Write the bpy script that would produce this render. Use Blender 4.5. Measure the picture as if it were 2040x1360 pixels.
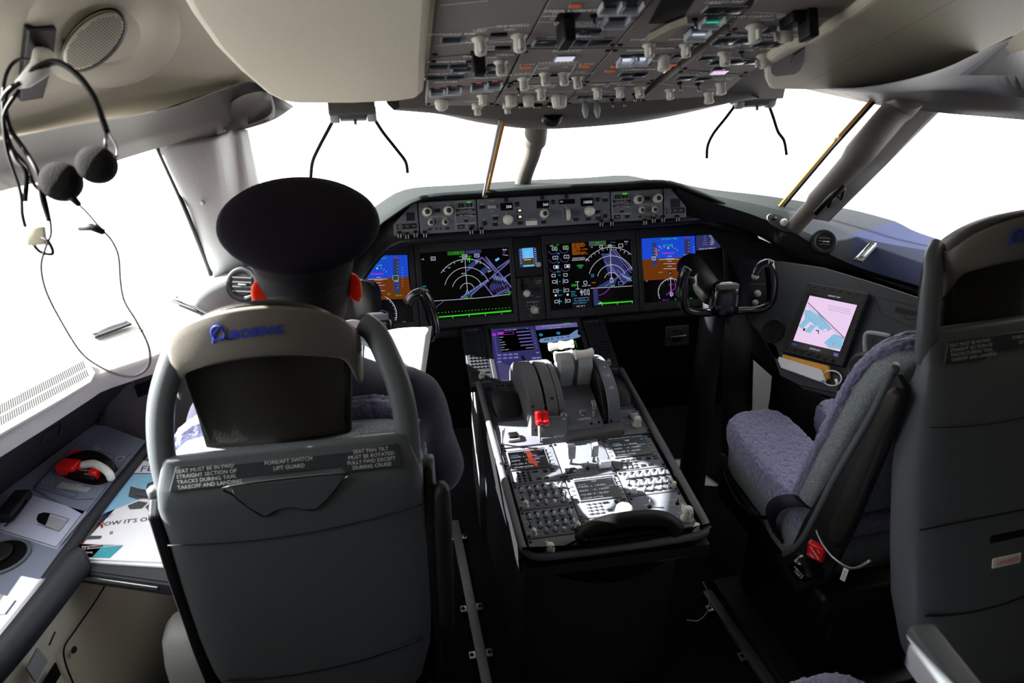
import bpy, bmesh, math, random
from mathutils import Vector, Matrix
random.seed(7)
V = Vector
PI = math.pi
C = bpy.context.scene.collection
SC = bpy.context.scene
for o in list(bpy.data.objects): bpy.data.objects.remove(o)

# ------------------------------------------------------------------ camera, world, sun, exposure
FPX = 1562.58; YAW = 0.18669; PITCH = 0.47835
CP = V((-0.5308, -2.4368, 1.9254))
FW = V((math.sin(YAW)*math.cos(PITCH), math.cos(YAW)*math.cos(PITCH), -math.sin(PITCH)))
RT = V((math.cos(YAW), -math.sin(YAW), 0)); UP = RT.cross(FW)
cam = bpy.data.objects.new('camera', bpy.data.cameras.new('camera')); C.objects.link(cam)
cam.matrix_world = Matrix.Translation(CP) @ Matrix((RT, UP, -FW)).transposed().to_4x4()
cam.data.sensor_width = 36; cam.data.lens = FPX/2040*36; cam.data.clip_start = .02
cam.data.dof.use_dof = True; cam.data.dof.focus_distance = 2.35; cam.data.dof.aperture_fstop = 4.5
SC.camera = cam
w = bpy.data.worlds.new('world'); SC.world = w; w.use_nodes = True
w.node_tree.nodes['Background'].inputs[0].default_value = (1, .985, .97, 1)
w.node_tree.nodes['Background'].inputs[1].default_value = 4.2
sun = bpy.data.objects.new('sun', bpy.data.lights.new('sun', 'SUN')); C.objects.link(sun)
SUN_TO = V((-1.0, .30, .68))
sun.rotation_euler = SUN_TO.to_track_quat('Z', 'Y').to_euler(); sun.location = (-4, 2, 5)
sun.data.energy = 42; sun.data.angle = .009; sun.data.color = (1, .97, .92)
SC.view_settings.view_transform = 'Standard'; SC.view_settings.look = 'None'
SC.view_settings.gamma = 1; SC.view_settings.exposure = 0.0

# ------------------------------------------------------------------ helpers
def ray(px, py): return FW + RT*((px-1020)/FPX) - UP*((py-680)/FPX)
def A(px, py, ax, val):
    d = ray(px, py); i = 'XYZ'.index(ax); return CP + d*((val-CP[i])/d[i])
def AD(px, py, D): return CP + ray(px, py)*D
class Pl:                                            # a plane with a metric frame
    def __init__(s, o, u, v):
        s.o = V(o); s.u = V(u).normalized(); v = V(v); s.v = (v - s.u*v.dot(s.u)).normalized(); s.n = s.u.cross(s.v)
    def P(s, a, b, h=0): return s.o + s.u*a + s.v*b + s.n*h
    def at(s, px, py, h=0):
        d = ray(px, py); t = (s.o + s.n*h - CP).dot(s.n)/d.dot(s.n); return CP + d*t
    def uv(s, px, py, h=0):
        q = s.at(px, py, h) - s.o; return q.dot(s.u), q.dot(s.v)
    def M(s, a, b, h=0, rot=0):
        u = s.u*math.cos(rot) + s.v*math.sin(rot); v = s.n.cross(u)
        m = Matrix((u, v, s.n)).transposed().to_4x4(); m.translation = s.P(a, b, h); return m
    def off(s, a, b, h=0): q = Pl(s.P(a, b, h), s.u, s.v); return q
def lin(c):
    if isinstance(c, str): c = [int(c[i:i+2], 16)/255 for i in (0, 2, 4)]
    return tuple(((x/12.92) if x <= .04045 else ((x+.055)/1.055)**2.4) for x in c)
MATS = {}
def mk(name, col, rough=.5, metal=0, bump=0, scale=60, var=.06, emit=0, coat=0, spec=.28, sheen=0, sss=0, detail=4, stretch=None):
    m = bpy.data.materials.new(name); m.use_nodes = True; nt = m.node_tree; b = nt.nodes['Principled BSDF']
    c = lin(col)
    b.inputs['Roughness'].default_value = rough; b.inputs['Metallic'].default_value = metal
    b.inputs['Specular IOR Level'].default_value = spec
    if coat: b.inputs['Coat Weight'].default_value = coat; b.inputs['Coat Roughness'].default_value = .15
    if sheen: b.inputs['Sheen Weight'].default_value = sheen
    if sss:
        b.inputs['Subsurface Weight'].default_value = sss; b.inputs['Subsurface Radius'].default_value = (.03, .008, .004); b.inputs['Subsurface Scale'].default_value = 1.0
    tc = nt.nodes.new('ShaderNodeTexCoord'); no = nt.nodes.new('ShaderNodeTexNoise')
    no.inputs['Scale'].default_value = scale; no.inputs['Detail'].default_value = detail
    src = tc.outputs['Object']
    if stretch:
        mp = nt.nodes.new('ShaderNodeMapping'); mp.inputs['Scale'].default_value = stretch
        nt.links.new(src, mp.inputs[0]); src = mp.outputs[0]
    nt.links.new(src, no.inputs['Vector'])
    r = nt.nodes.new('ShaderNodeValToRGB')
    r.color_ramp.elements[0].color = tuple(x*(1-var) for x in c)+(1,); r.color_ramp.elements[1].color = tuple(min(1, x*(1+var)) for x in c)+(1,)
    r.color_ramp.elements[0].position = .3; r.color_ramp.elements[1].position = .7
    nt.links.new(no.outputs['Fac'], r.inputs[0]); nt.links.new(r.outputs[0], b.inputs['Base Color'])
    if bump:
        bp = nt.nodes.new('ShaderNodeBump'); bp.inputs['Strength'].default_value = bump; bp.inputs['Distance'].default_value = .002
        nt.links.new(no.outputs['Fac'], bp.inputs['Height']); nt.links.new(bp.outputs[0], b.inputs['Normal'])
    if emit:
        b.inputs['Emission Color'].default_value = c+(1,); b.inputs['Emission Strength'].default_value = emit
        if emit > .3: nt.links.clear() if False else None
    MATS[name] = m; return m
def em(name, col, s=1.0):                            # a lit screen colour
    m = bpy.data.materials.new(name); m.use_nodes = True; b = m.node_tree.nodes['Principled BSDF']
    b.inputs['Base Color'].default_value = (.004, .004, .004, 1); b.inputs['Roughness'].default_value = .35
    b.inputs['Specular IOR Level'].default_value = .2
    b.inputs['Emission Color'].default_value = lin(col)+(1,); b.inputs['Emission Strength'].default_value = s
    MATS[name] = m; return m
class MB:
    def __init__(s): s.v = []; s.f = []; s.mi = []; s.sm = []; s.mats = []
    def m(s, mat):
        if isinstance(mat, str): mat = MATS[mat]
        if mat not in s.mats: s.mats.append(mat)
        return s.mats.index(mat)
    def add(s, vs, fs, mat, sm=False):
        n = len(s.v); s.v += [V(p) for p in vs]; k = s.m(mat)
        for f in fs: s.f.append([i+n for i in f]); s.mi.append(k); s.sm.append(sm)
        return s
    def addbm(s, bm, mat, M=None, sm=False):
        bm.verts.index_update()
        vs = [(M @ v.co if M else v.co.copy()) for v in bm.verts]
        s.add(vs, [[v.index for v in f.verts] for f in bm.faces], mat, sm); bm.free(); return s
    def box(s, pl, a, b, h, mat, bev=0, seg=2, rot=0):   # pl frame; (a0,a1),(b0,b1),(h0,h1)
        bm = bmesh.new(); bmesh.ops.create_cube(bm, size=1)
        sz = (a[1]-a[0], b[1]-b[0], h[1]-h[0])
        for v in bm.verts: v.co = V((v.co.x*sz[0], v.co.y*sz[1], v.co.z*sz[2]))
        if bev: bmesh.ops.bevel(bm, geom=list(bm.edges), offset=min(bev, min(abs(x) for x in sz)*.45), segments=seg, affect='EDGES', profile=.6)
        M = pl.M((a[0]+a[1])/2, (b[0]+b[1])/2, (h[0]+h[1])/2, rot)
        return s.addbm(bm, mat, M, bev > 0)
    def quad(s, pl, a, b, h, mat): return s.add([pl.P(a[0], b[0], h), pl.P(a[1], b[0], h), pl.P(a[1], b[1], h), pl.P(a[0], b[1], h)], [[0, 1, 2, 3]], mat)
    def poly(s, pts, mat): return s.add(pts, [list(range(len(pts)))], mat)
    def prism(s, pts, off, mat, sm=False):           # pts 3D loop, off vector
        n = len(pts); off = V(off)
        vs = [V(p) for p in pts]+[V(p)+off for p in pts]
        fs = [list(range(n)), list(range(2*n-1, n-1, -1))]+[[i, (i+1) % n, n+(i+1) % n, n+i] for i in range(n)]
        return s.add(vs, fs, mat, sm)
    def line(s, pl, pts, wd, mat, h=.0006, closed=False):  # flat line in plane coords
        if closed: pts = list(pts)+[pts[0]]
        for (x0, y0), (x1, y1) in zip(pts, pts[1:]):
            L = math.hypot(x1-x0, y1-y0)
            if L < 1e-6: continue
            nx, ny = -(y1-y0)/L*wd/2, (x1-x0)/L*wd/2
            s.add([pl.P(x0+nx, y0+ny, h), pl.P(x0-nx, y0-ny, h), pl.P(x1-nx, y1-ny, h), pl.P(x1+nx, y1+ny, h)], [[0, 1, 2, 3]], mat)
        return s
    def disc(s, pl, a, b, r, mat, h=.0006, n=24, r0=0):
        if r0:
            vs = [pl.P(a+R*math.cos(2*PI*i/n), b+R*math.sin(2*PI*i/n), h) for R in (r, r0) for i in range(n)]
            return s.add(vs, [[i, (i+1) % n, n+(i+1) % n, n+i] for i in range(n)], mat)
        return s.add([pl.P(a+r*math.cos(2*PI*i/n), b+r*math.sin(2*PI*i/n), h) for i in range(n)], [list(range(n))], mat)
    def lathe(s, M, prof, mat, n=24, sm=True, flute=0, fn=12):   # prof [(r,z)] in local Z of matrix M
        vs = []
        for r, z in prof:
            for i in range(n):
                t = 2*PI*i/n; rr = r*(1+flute*math.cos(fn*t)) if flute else r
                vs.append(M @ V((rr*math.cos(t), rr*math.sin(t), z)))
        fs = [[j*n+i, j*n+(i+1) % n, (j+1)*n+(i+1) % n, (j+1)*n+i] for j in range(len(prof)-1) for i in range(n)]
        fs += [list(range(n))[::-1], [(len(prof)-1)*n+i for i in range(n)]]
        return s.add(vs, fs, mat, sm)
    def tube(s, pts, r, mat, n=10, closed=False, flat=1.0, upv=None):
        pts = [V(p) for p in pts]; m = len(pts); rs = r if isinstance(r, (list, tuple)) else [r]*m
        vs = []; prev = None
        for i, p in enumerate(pts):
            if closed: t = pts[(i+1) % m]-pts[i-1]
            else: t = pts[min(i+1, m-1)]-pts[max(i-1, 0)]
            t.normalize()
            if upv is not None: a = V(upv)-t*V(upv).dot(t)
            elif prev is None: a = t.orthogonal()
            else: a = prev-t*prev.dot(t)
            if a.length < 1e-6: a = t.orthogonal()
            a.normalize(); prev = a; b = t.cross(a)
            for k in range(n):
                th = 2*PI*k/n; vs.append(p+a*math.cos(th)*rs[i]*flat+b*math.sin(th)*rs[i])
        q = m if closed else m-1
        fs = [[(j*n+k), (j*n+(k+1) % n), ((j+1) % m)*n+(k+1) % n, ((j+1) % m)*n+k] for j in range(q) for k in range(n)]
        if not closed: fs += [list(range(n))[::-1], [(m-1)*n+k for k in range(n)]]
        return s.add(vs, fs, mat, True)
    def grid(s, rows, mat, sm=True, closed=False, cap=False):    # rows of equal length
        n = len(rows[0]); vs = [p for r in rows for p in r]; m = n if closed else n-1
        fs = [[j*n+i, j*n+(i+1) % n, (j+1)*n+(i+1) % n, (j+1)*n+i] for j in range(len(rows)-1) for i in range(m)]
        if cap: fs += [list(range(n))[::-1], [(len(rows)-1)*n+i for i in range(n)]]
        return s.add(vs, fs, mat, sm)
    def text(s, pl, txt, a, b, size, mat, h=.0007, al='C', rot=0, sx=1, off=0, shear=0):
        vs, fs, wd = textmesh(txt, off)
        ox = {'C': -wd/2, 'L': 0, 'R': -wd}[al]; c, q = math.cos(rot), math.sin(rot)
        out = []
        for x, y in vs:
            X = (x+ox)*size*sx+y*size*shear; Y = (y-.36)*size
            out.append(pl.P(a+X*c-Y*q, b+X*q+Y*c, h))
        return s.add(out, fs, mat)
    def build(s, name, parent=None, solid=0, sub=0, bevel=0, smooth_angle=None, recalc=True, offset=-1):
        me = bpy.data.meshes.new(name); o = bpy.data.objects.new(name, me); C.objects.link(o)
        org = wloc(parent) if parent else V((0, 0, 0))
        if not parent and s.v:
            mn = V([min(p[i] for p in s.v) for i in range(3)]); mx = V([max(p[i] for p in s.v) for i in range(3)])
            org = V(((mn.x+mx.x)/2, (mn.y+mx.y)/2, mn.z)); o.location = org
        me.from_pydata([tuple(p-org) for p in s.v], [], s.f)
        for mt in s.mats: me.materials.append(mt)
        me.polygons.foreach_set('material_index', s.mi); me.polygons.foreach_set('use_smooth', s.sm)
        if recalc:
            bm = bmesh.new(); bm.from_mesh(me); bmesh.ops.recalc_face_normals(bm, faces=bm.faces); bm.to_mesh(me); bm.free()
        me.update()
        if parent: o.parent = parent
        if solid:
            md = o.modifiers.new('s', 'SOLIDIFY'); md.thickness = solid; md.offset = offset
        if bevel:
            md = o.modifiers.new('b', 'BEVEL'); md.width = bevel; md.segments = 3; md.limit_method = 'ANGLE'; md.angle_limit = .6; md.harden_normals = False
        if sub:
            md = o.modifiers.new('u', 'SUBSURF'); md.levels = sub; md.render_levels = sub
        return o
def wloc(o):
    p = V(o.location)
    while o.parent: o = o.parent; p = p + V(o.location)
    return p
_tc = {}
def textmesh(t, off=0):
    if (t, off) in _tc: return _tc[(t, off)]
    cu = bpy.data.curves.new('t', 'FONT'); cu.body = t; cu.size = 1; cu.resolution_u = 2; cu.offset = off
    ob = bpy.data.objects.new('t', cu); me = ob.to_mesh()
    vs = [(v.co.x, v.co.y) for v in me.vertices]; fs = [list(p.vertices) for p in me.polygons]
    wd = max([x for x, y in vs] or [0])
    ob.to_mesh_clear(); bpy.data.objects.remove(ob); bpy.data.curves.remove(cu)
    _tc[(t, off)] = (vs, fs, wd); return _tc[(t, off)]
def thing(name, label, cat, loc, group=None):
    o = bpy.data.objects.new(name, None); C.objects.link(o); o.location = V(loc); o.empty_display_size = .02
    return tag(o, label, cat, group)
def tag(o, label, cat, group=None, kind=None):
    o['label'] = label; o['category'] = cat
    if group: o['group'] = group
    if kind: o['kind'] = kind
    return o
def struct(mb, name, **k):
    o = mb.build(name, **k); o['kind'] = 'structure'; return o
def inst(name, me, M, parent, label=None):
    o = bpy.data.objects.new(name, me); C.objects.link(o); o.parent = parent
    m = M.copy(); m.translation = m.translation - wloc(parent); o.matrix_local = m
    if label: o['label'] = label
    return o
def mesh_of(mb, name):
    me = bpy.data.meshes.new(name); me.from_pydata([tuple(p) for p in mb.v], [], mb.f)
    for mt in mb.mats: me.materials.append(mt)
    me.polygons.foreach_set('material_index', mb.mi); me.polygons.foreach_set('use_smooth', mb.sm)
    bm = bmesh.new(); bm.from_mesh(me); bmesh.ops.recalc_face_normals(bm, faces=bm.faces); bm.to_mesh(me); bm.free()
    return me
def cr(pts, n=6, closed=False):                      # Catmull-Rom
    pts = [V(p) if len(p) == 3 else V((p[0], p[1], 0)) for p in pts]; out = []; m = len(pts)
    for i in range(m if closed else m-1):
        g = (lambda k: pts[k % m]) if closed else (lambda k: pts[max(0, min(m-1, k))])
        p0, p1, p2, p3 = g(i-1), g(i), g(i+1), g(i+2)
        for j in range(n):
            t = j/n
            out.append(.5*((2*p1)+(p2-p0)*t+(2*p0-5*p1+4*p2-p3)*t*t+(3*p1-p0-3*p2+p3)*t**3))
    if not closed: out.append(pts[-1])
    return out
def resample(pts, n):
    pts = [V(p) for p in pts]; L = [0]
    for a, b in zip(pts, pts[1:]): L.append(L[-1]+(b-a).length)
    out = []; j = 0
    for i in range(n):
        t = L[-1]*i/(n-1)
        while j < len(L)-2 and L[j+1] < t: j += 1
        k = (t-L[j])/max(1e-9, L[j+1]-L[j]); out.append(pts[j].lerp(pts[j+1], min(1, k)))
    return out
def ring(cx, cy, cz, rx, ry, n=24, e=2.0, ax='Z', pw=None):      # superellipse ring
    out = []
    for i in range(n):
        t = 2*PI*i/n; c, q = math.cos(t), math.sin(t)
        x = rx*math.copysign(abs(c)**(2/e), c); y = ry*math.copysign(abs(q)**(2/e), q)
        out.append(V((cx+x, cy+y, cz)) if ax == 'Z' else (V((cx+x, cy, cz+y)) if ax == 'Y' else V((cx, cy+x, cz+y))))
    return out

# ------------------------------------------------------------------ materials
mk('cream', 'dad3bf', .55, bump=.15, scale=300); mk('cream_dark', '9a9686', .5, bump=.1, scale=300)
mk('brow', '5c5854', .55, bump=.1, scale=300); mk('ledge', 'b5b6b4', .5, bump=.1, scale=200)
mk('sidegrey', '5b5c60', .55, bump=.12, scale=300); mk('darkgrey', '2c2e33', .55, bump=.15, scale=300)
mk('charcoal', '1d1e21', .5, bump=.2, scale=250); mk('black', '0b0b0d', .45, bump=.1, scale=200)
mk('carpet', '0c0d14', .95, bump=1, scale=400, var=.4); mk('panel', '666a74', .5, bump=.05, scale=400)
mk('legend', 'ffffff', .6, var=0); mk('ohpanel', '8f8984', .5, bump=.05, scale=400); mk('ipanel', '303338', .5, bump=.1, scale=300)
mk('shell', '5a5f63', .42, bump=.12, scale=350); mk('shell_dark', '53585c', .42, bump=.12, scale=350)
mk('strip', '2e3539', .45); mk('ink', 'c9cbcc', .6, var=.02); mk('blueink', '2a3bb0', .5)
mk('headrest', '23221f', .5, bump=.3, scale=250); mk('band', '6f6b64', .45, bump=.1, scale=300)
mk('capcloth', '131018', .9, bump=.3, scale=500, spec=.1); mk('capband', '1a1a1c', .8, bump=.3, scale=500, spec=.15)
mk('suit', '20223a', .85, bump=.6, scale=500, sheen=.2); mk('skin', 'c4683f', .5, bump=.2, scale=120, sss=.8); mk('hair', '0d0a08', .75, bump=1, scale=300, var=.6)
mk('knob', 'd6d6cc', .4, var=.03); mk('knob_dark', '2b2c2f', .4); mk('screw', '1a1a1b', .4, metal=.6)
mk('red', 'd0161c', .3, coat=.5, emit=.05); mk('white', 'e6e6e2', .45); mk('paper', 'e9eaee', .6, var=.02)
mk('steel', '9a9ca0', .3, metal=.9); mk('gold', 'c9a24e', .3, metal=.8); mk('seal', 'a8793a', .6)
mk('fur', '8585a8', .95, bump=1, scale=180, var=.35, sheen=.5, stretch=(1, 1, 1)); mk('felt', '878f94', .95, bump=.8, scale=420, var=.6, detail=6)
mk('yoke', '0a0b10', .2, coat=.6, spec=.4); mk('clear', 'c8cfd8', .15, spec=.8); mk('hood', '161c1c', .75, bump=.1, scale=300, spec=.1); mk('console', '7e879a', .5, bump=.1, scale=300); mk('lidblue', 'b9c0d8', .5, bump=.15, scale=300); mk('ledge_blue_lit', '1f2640', .7, bump=.1, scale=300, spec=.12); mk('ledge_dark', '25282e', .75, bump=.1, scale=300, spec=.12)
mk('screenblack', '030305', .25, spec=.35); mk('orange_card', 'd99a3c', .6); mk('belt', '1b1d2c', .6, bump=.4, scale=400)
mk('foam', '0d0c0c', .95, bump=1, scale=500); mk('rubber', '0b0b0c', .55, spec=.2); mk('skyblue', '8fc3e0', .5); mk('jet', '4e5257', .5); mk('deepblue', '1c3f9c', .5); mk('teal', '3f9aa8', .5)
mk('dkwin', '15171c', .2, spec=.8); mk('lightgrey', '9fa3a6', .45, bump=.1, scale=300); mk('metalgrey', '6d6e70', .4, metal=.5)
for n_, c_, s_ in [('e_white', 'e8ecff', .8), ('e_green', '35d022', .9), ('e_dgreen', '1f6a1c', .8), ('e_mag', 'b030d0', .9), ('e_blue', '1546c8', 1.0), ('e_cyan', '3fb8e8', .9),
                   ('e_brown', '6a3208', .9), ('e_amber', 'e07818', .9), ('e_lav', '6a62a8', .8), ('e_navy', '30407a', .7), ('e_indigo', '34346a', .8), ('e_steel', '7a9ac8', .7), ('e_pink', 'e9cdee', 1.0),
                   ('e_pale', '8ec0de', .95), ('e_sky', '5ab4f0', 1.0), ('e_olive', '4a4010', .8), ('e_dk', '14141c', .5), ('e_red', 'c84838', .7), ('e_amberdim', 'b8541c', .55), ('e_teal', '38d0b0', .9), ('e_warm', 'fff2dc', .9)]: em(n_, c_, s_)
g = bpy.data.materials.new('glass'); g.use_nodes = True; nt = g.node_tree; nt.nodes.clear()
out = nt.nodes.new('ShaderNodeOutputMaterial'); mx = nt.nodes.new('ShaderNodeMixShader'); tr = nt.nodes.new('ShaderNodeBsdfTransparent'); gl = nt.nodes.new('ShaderNodeBsdfGlossy')
gl.inputs['Roughness'].default_value = .02; mx.inputs[0].default_value = .03; tr.inputs[0].default_value = (.97, .98, .98, 1)
nt.links.new(tr.outputs[0], mx.inputs[1]); nt.links.new(gl.outputs[0], mx.inputs[2]); nt.links.new(mx.outputs[0], out.inputs[0]); MATS['glass'] = g

FT = bpy.data.textures.new('pile', 'CLOUDS'); FT.noise_scale = .011; FT.noise_depth = 3
def shag(o, st=.010, sub=0):
    if sub: md = o.modifiers.new('ss', 'SUBSURF'); md.levels = sub; md.render_levels = sub
    md = o.modifiers.new('d', 'DISPLACE'); md.texture = FT; md.strength = st; md.mid_level = .5; md.texture_coords = 'LOCAL'
    return o

# ------------------------------------------------------------------ reference planes
TILT = math.radians(23.6)
DP = Pl((0, 0, .75), (1, 0, 0), (0, math.sin(TILT), math.cos(TILT)))          # main displays, origin bottom centre
PP = Pl((0, -.6, .674-.042), (1, 0, 0), (0, 1, .07))                            # aisle stand top
OH = Pl((0, -.53, 1.561), (1, 0, 0), (0, -math.cos(.4433), math.sin(.4433)))    # overhead panel: v runs aft and up
OH.n = -OH.n if OH.n.z > 0 else OH.n
LD = Pl((0, -.25, .625), (1, 0, 0), (0, .22, .087))                             # lower display
GP = Pl((0, -.12, 1.10), (1, 0, 0), (0, .035, .1))                              # glareshield control panel

# ================================================================== THE SETTING
def loft_px(lines, n=24, name=None, mat=None, curve=True):    # lines: list of (axis, value, [(px,py)...])
    rows = []
    for ax, val, ps in lines:
        pts = [A(p[0], p[1], ax, p[2] if len(p) > 2 else val) for p in ps]
        rows.append(resample(cr(pts, 8) if curve else pts, n))
    return rows
# floor and enclosing shell
XB = Pl((0, 0, 0), (1, 0, 0), (0, 1, 0))
m = MB(); m.box(XB, (-1.75, 1.75), (-3.4, 1.6), (-.06, 0), 'carpet'); struct(m, 'floor')
m = MB(); m.box(XB, (-1.75, 1.75), (-3.4, -3.34), (0, 2.6), 'cream_dark'); struct(m, 'wall_rear')
m = MB(); m.box(XB, (-.95, .95), (.44, .47), (0, .90), 'black'); struct(m, 'wall_front')
# plan curve of the cabin side at window sill height (left side; right side mirrored)
side = [(-1.70, -3.35), (-1.69, -1.6), (-1.64, -.9), (-1.52, -.35), (-1.30, .05), (-1.06, .35), (-.80, .62)]
sc = resample(cr([(a, b, 0) for a, b in side], 8), 40)
for sgn, nm in ((-1, 'left'), (1, 'right')):
    m = MB(); rows = [[V((-sgn*p.x, p.y, z)) for p in sc] for z in (0, .5, .93)]
    m.grid(rows, 'charcoal'); o = m.build('wall_'+nm, solid=.03, offset=0); o['kind'] = 'structure'
# rear upper walls behind the windows (aft of y=-1.6)
for sgn, nm in ((-1, 'left'), (1, 'right')):
    m = MB(); m.grid([[V((sgn*a, y, z)) for y in (-3.35, -2.6, -1.9, (-1.75 if sgn < 0 else -1.02))] for a, z in ((1.70, .9), (1.66, 1.3), (1.45, 1.75), (1.1, 2.1), (.9, 2.3))], 'cream_dark')
    o = m.build('wall_rear_'+nm, solid=.03, offset=0); o['kind'] = 'structure'
# ceiling of the rear cabin and above the overhead panel, one continuous vault
m = MB(); rows = []
for y, z in ((-3.4, 2.3), (-2.4, 2.28), (-1.7, 2.12), (-1.1, 1.97), (-.65, 1.79), (-.35, 1.67), (-.1, 1.55)):
    xw = 1.1 if y < -1.2 else (1.0 if y < -.5 else .85)
    rows.append([V((-xw-.2, y, z-.1)), V((-xw*.7, y, z)), V((0, y, z+.03)), V((xw*.7, y, z)), V((xw+.2, y, z-.1))])
m.grid(rows, 'cream_dark'); o = m.build('ceiling', solid=.03, offset=1); o['kind'] = 'structure'

# ---- left side ceiling with loudspeaker
LC = Pl(A(0, 280, 'Z', 1.6), A(500, 165, 'Z', 1.6)-A(0, 280, 'Z', 1.6), A(340, 0, 'Z', 1.83)-A(330, 215, 'Z', 1.6))
def lc(px, py, h=0): return LC.at(px, py, h)
m = MB(); outl = [(-60, -40), (490, -40), (520, 60), (560, 140), (535, 172), (440, 176), (330, 218), (215, 245), (60, 268), (-140, 296)]
pts = [lc(*p) for p in outl]
m.prism(pts, -LC.n*.03 if LC.n.z < 0 else LC.n*.03, 'cream'); o = m.build('trim_1', bevel=.008); o['kind'] = 'structure'
if LC.n.z > 0: LC = Pl(LC.o, LC.u, LC.v); LC.n = -LC.n
# raised speaker dish ring
m = MB(); c0 = lc(215, 95)
ell = [lc(195+155*math.cos(t)*1.0+10, 60+ (115*math.sin(t))) for t in [2*PI*i/40 for i in range(40)]]
cen = lc(190, 70)
rows = [[p for p in ell], [cen.lerp(p, .93)+LC.n*.006 for p in ell], [cen.lerp(p, .55)+LC.n*.004 for p in ell], [cen.lerp(p, .5)-LC.n*.0 for p in ell]]
m.grid(rows, 'cream', closed=True); struct(m, 'trim_2')
# ---- eyebrow band above the left windows
band = loft_px([('Z', 1.615, [(-90, 300), (0, 279), (150, 248), (330, 217), (440, 178), (500, 162), (545, 187, 1.575), (584, 211, 1.535)]),
                ('Z', 1.60, [(-90, 302), (0, 282), (150, 252), (330, 221), (440, 182), (505, 168), (548, 190, 1.56), (585, 212, 1.53)]),
                ('Z', 1.53, [(-90, 380), (0, 340), (150, 305), (330, 262), (440, 235), (510, 212), (550, 212, 1.51), (585, 213, 1.50)]),
                ('Z', 1.48, [(-90, 415), (0, 381), (150, 345), (330, 291), (440, 268), (500, 254), (548, 237), (583, 214, 1.48)])], 40)
last = band[-1]; band.append([p+V((-.05, .05, .03)) for p in last]); band.append([p+V((-.16, .14, .10)) for p in last])
m = MB(); m.grid(band, 'brow'); struct(m, 'trim_3')
# round speaker-like hump cover at the band corner
def bz(px, py, off):
    yb_ = 268-(px-440)*.296; yt = 178+(px-440)*.05; f_ = (yb_-py)/(yb_-yt); p = A(px, py, 'Z', 1.482+.115*max(0, min(1, f_))); return CP+(p-CP)*(1-off)
hump = cr([(448, 262), (446, 235), (456, 207), (480, 190), (520, 181), (540, 188), (545, 234), (500, 250)], 5, True)
m = MB(); hc = (505, 222)
rows = [[bz(hc[0]+(p.x-hc[0])*f_, hc[1]+(p.y-hc[1])*f_, o_) for p in hump] for f_, o_ in ((1, .001), (.985, .004), (.94, .006), (.5, .007), (.05, .007))]
m.grid(rows, 'brow', closed=True, cap=True); tag(m.build('map_light_cover'), 'smooth grey rounded cover on the window band beside the left windshield post', 'cover')
# ---- left A pillar
pil = [[A(318, 296, 'Z', 1.47), A(352, 288, 'Z', 1.475), A(430, 275, 'Z', 1.475), A(449, 268, 'Z', 1.49), A(470, 264, 'Z', 1.50), A(486, 257, 'Z', 1.48)],
       [A(372, 410, 'Y', -.26), A(395, 405, 'Y', -.27), A(455, 400, 'Y', -.22), A(475, 395, 'Y', -.22), A(495, 385, 'Y', -.18), A(512, 375, 'Y', -.12)],
       [A(418, 545, 'Y', -.12), A(440, 548, 'Y', -.12), A(480, 545, 'Y', -.08), A(500, 540, 'Y', -.06), A(515, 530, 'Y', -.02), A(530, 520, 'Y', .02)]]
m = MB(); m.grid([resample(r, 16) for r in pil], 'ledge')
o = m.build('trim_4', solid=.02, offset=0); o['kind'] = 'structure'
m = MB(); m.tube(cr([A(462, 262, 'Y', -.26), A(474, 330, 'Y', -.22), A(488, 395, 'Y', -.17), A(506, 480, 'Y', -.09), A(518, 540, 'Y', -.02)], 6), .030, 'band', 16); struct(m, 'trim_5')
m = MB(); m.tube(cr([A(314, 294, 'Z', 1.46), A(366, 410, 'Y', -.29), A(410, 520, 'Y', -.16), A(420, 548, 'Y', -.14)], 5), .006, 'black', 8); struct(m, 'trim_6')
for p, lab in (((355, 289), 'small pale screw at the top of the left windshield pillar'), ((404, 404), 'small pale round screw halfway down the left windshield pillar')):
    m = MB(); m.lathe(Matrix.Translation(A(p[0], p[1], 'Y', -.29))@V((-.3, -1, .2)).to_track_quat('Z', 'Y').to_matrix().to_4x4(), [(.006, -.004), (.006, .004), (.003, .005)], 'lightgrey', 12); tag(m.build('pillar_screw'), lab, 'screw')
# ---- centre post and the seal strips
m = MB(); m.tube(cr([A(1068, 232, 'X', 0), A(1068, 258, 'X', 0), A(1062, 300, 'X', 0), A(1045, 350, 'X', 0), A(1036, 395, 'X', 0)], 5), [.046]*4+[.036]*5+[.027]*12, 'brow', 16); struct(m, 'trim_7')
m = MB(); m.tube([A(1003, 240, 'X', -.17), A(968, 392, 'X', -.17)], .006, 'seal', 6); m.tube([A(996, 240, 'X', -.185), A(963, 392, 'X', -.185)], .004, 'lightgrey', 6); struct(m, 'trim_8')
m = MB(); m.tube([A(1745, 190, 'Z', 1.50), A(1650, 295, 'Y', -.14), A(1545, 420, 'Y', 0.0)], .0055, 'seal', 6); m.tube([A(1753, 190, 'Z', 1.50), A(1658, 295, 'Y', -.135), A(1553, 420, 'Y', .01)], .006, 'black', 6); struct(m, 'trim_9')
m = MB(); m.tube(cr([A(1815, 185, 'Z', 1.52), A(1790, 215, 'Z', 1.47), A(1725, 290, 'Y', -.33), A(1655, 372, 'Y', -.26), A(1600, 432, 'Y', -.2), A(1580, 455, 'Y', -.18)], 5), [.05]*6+[.044]*6+[.036]*6+[.028]*8, 'brow', 16); struct(m, 'trim_10')
pr_ = [[A(1800, 215, 'Z', 1.47), A(1835, 215, 'Z', 1.47), A(1872, 222, 'Z', 1.46)],
       [A(1700, 330, 'Y', -.30), A(1720, 335, 'Y', -.31), A(1762, 332, 'Y', -.35)],
       [A(1612, 432, 'Y', -.22), A(1630, 436, 'Y', -.22), A(1652, 440, 'Y', -.24)]]
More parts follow.
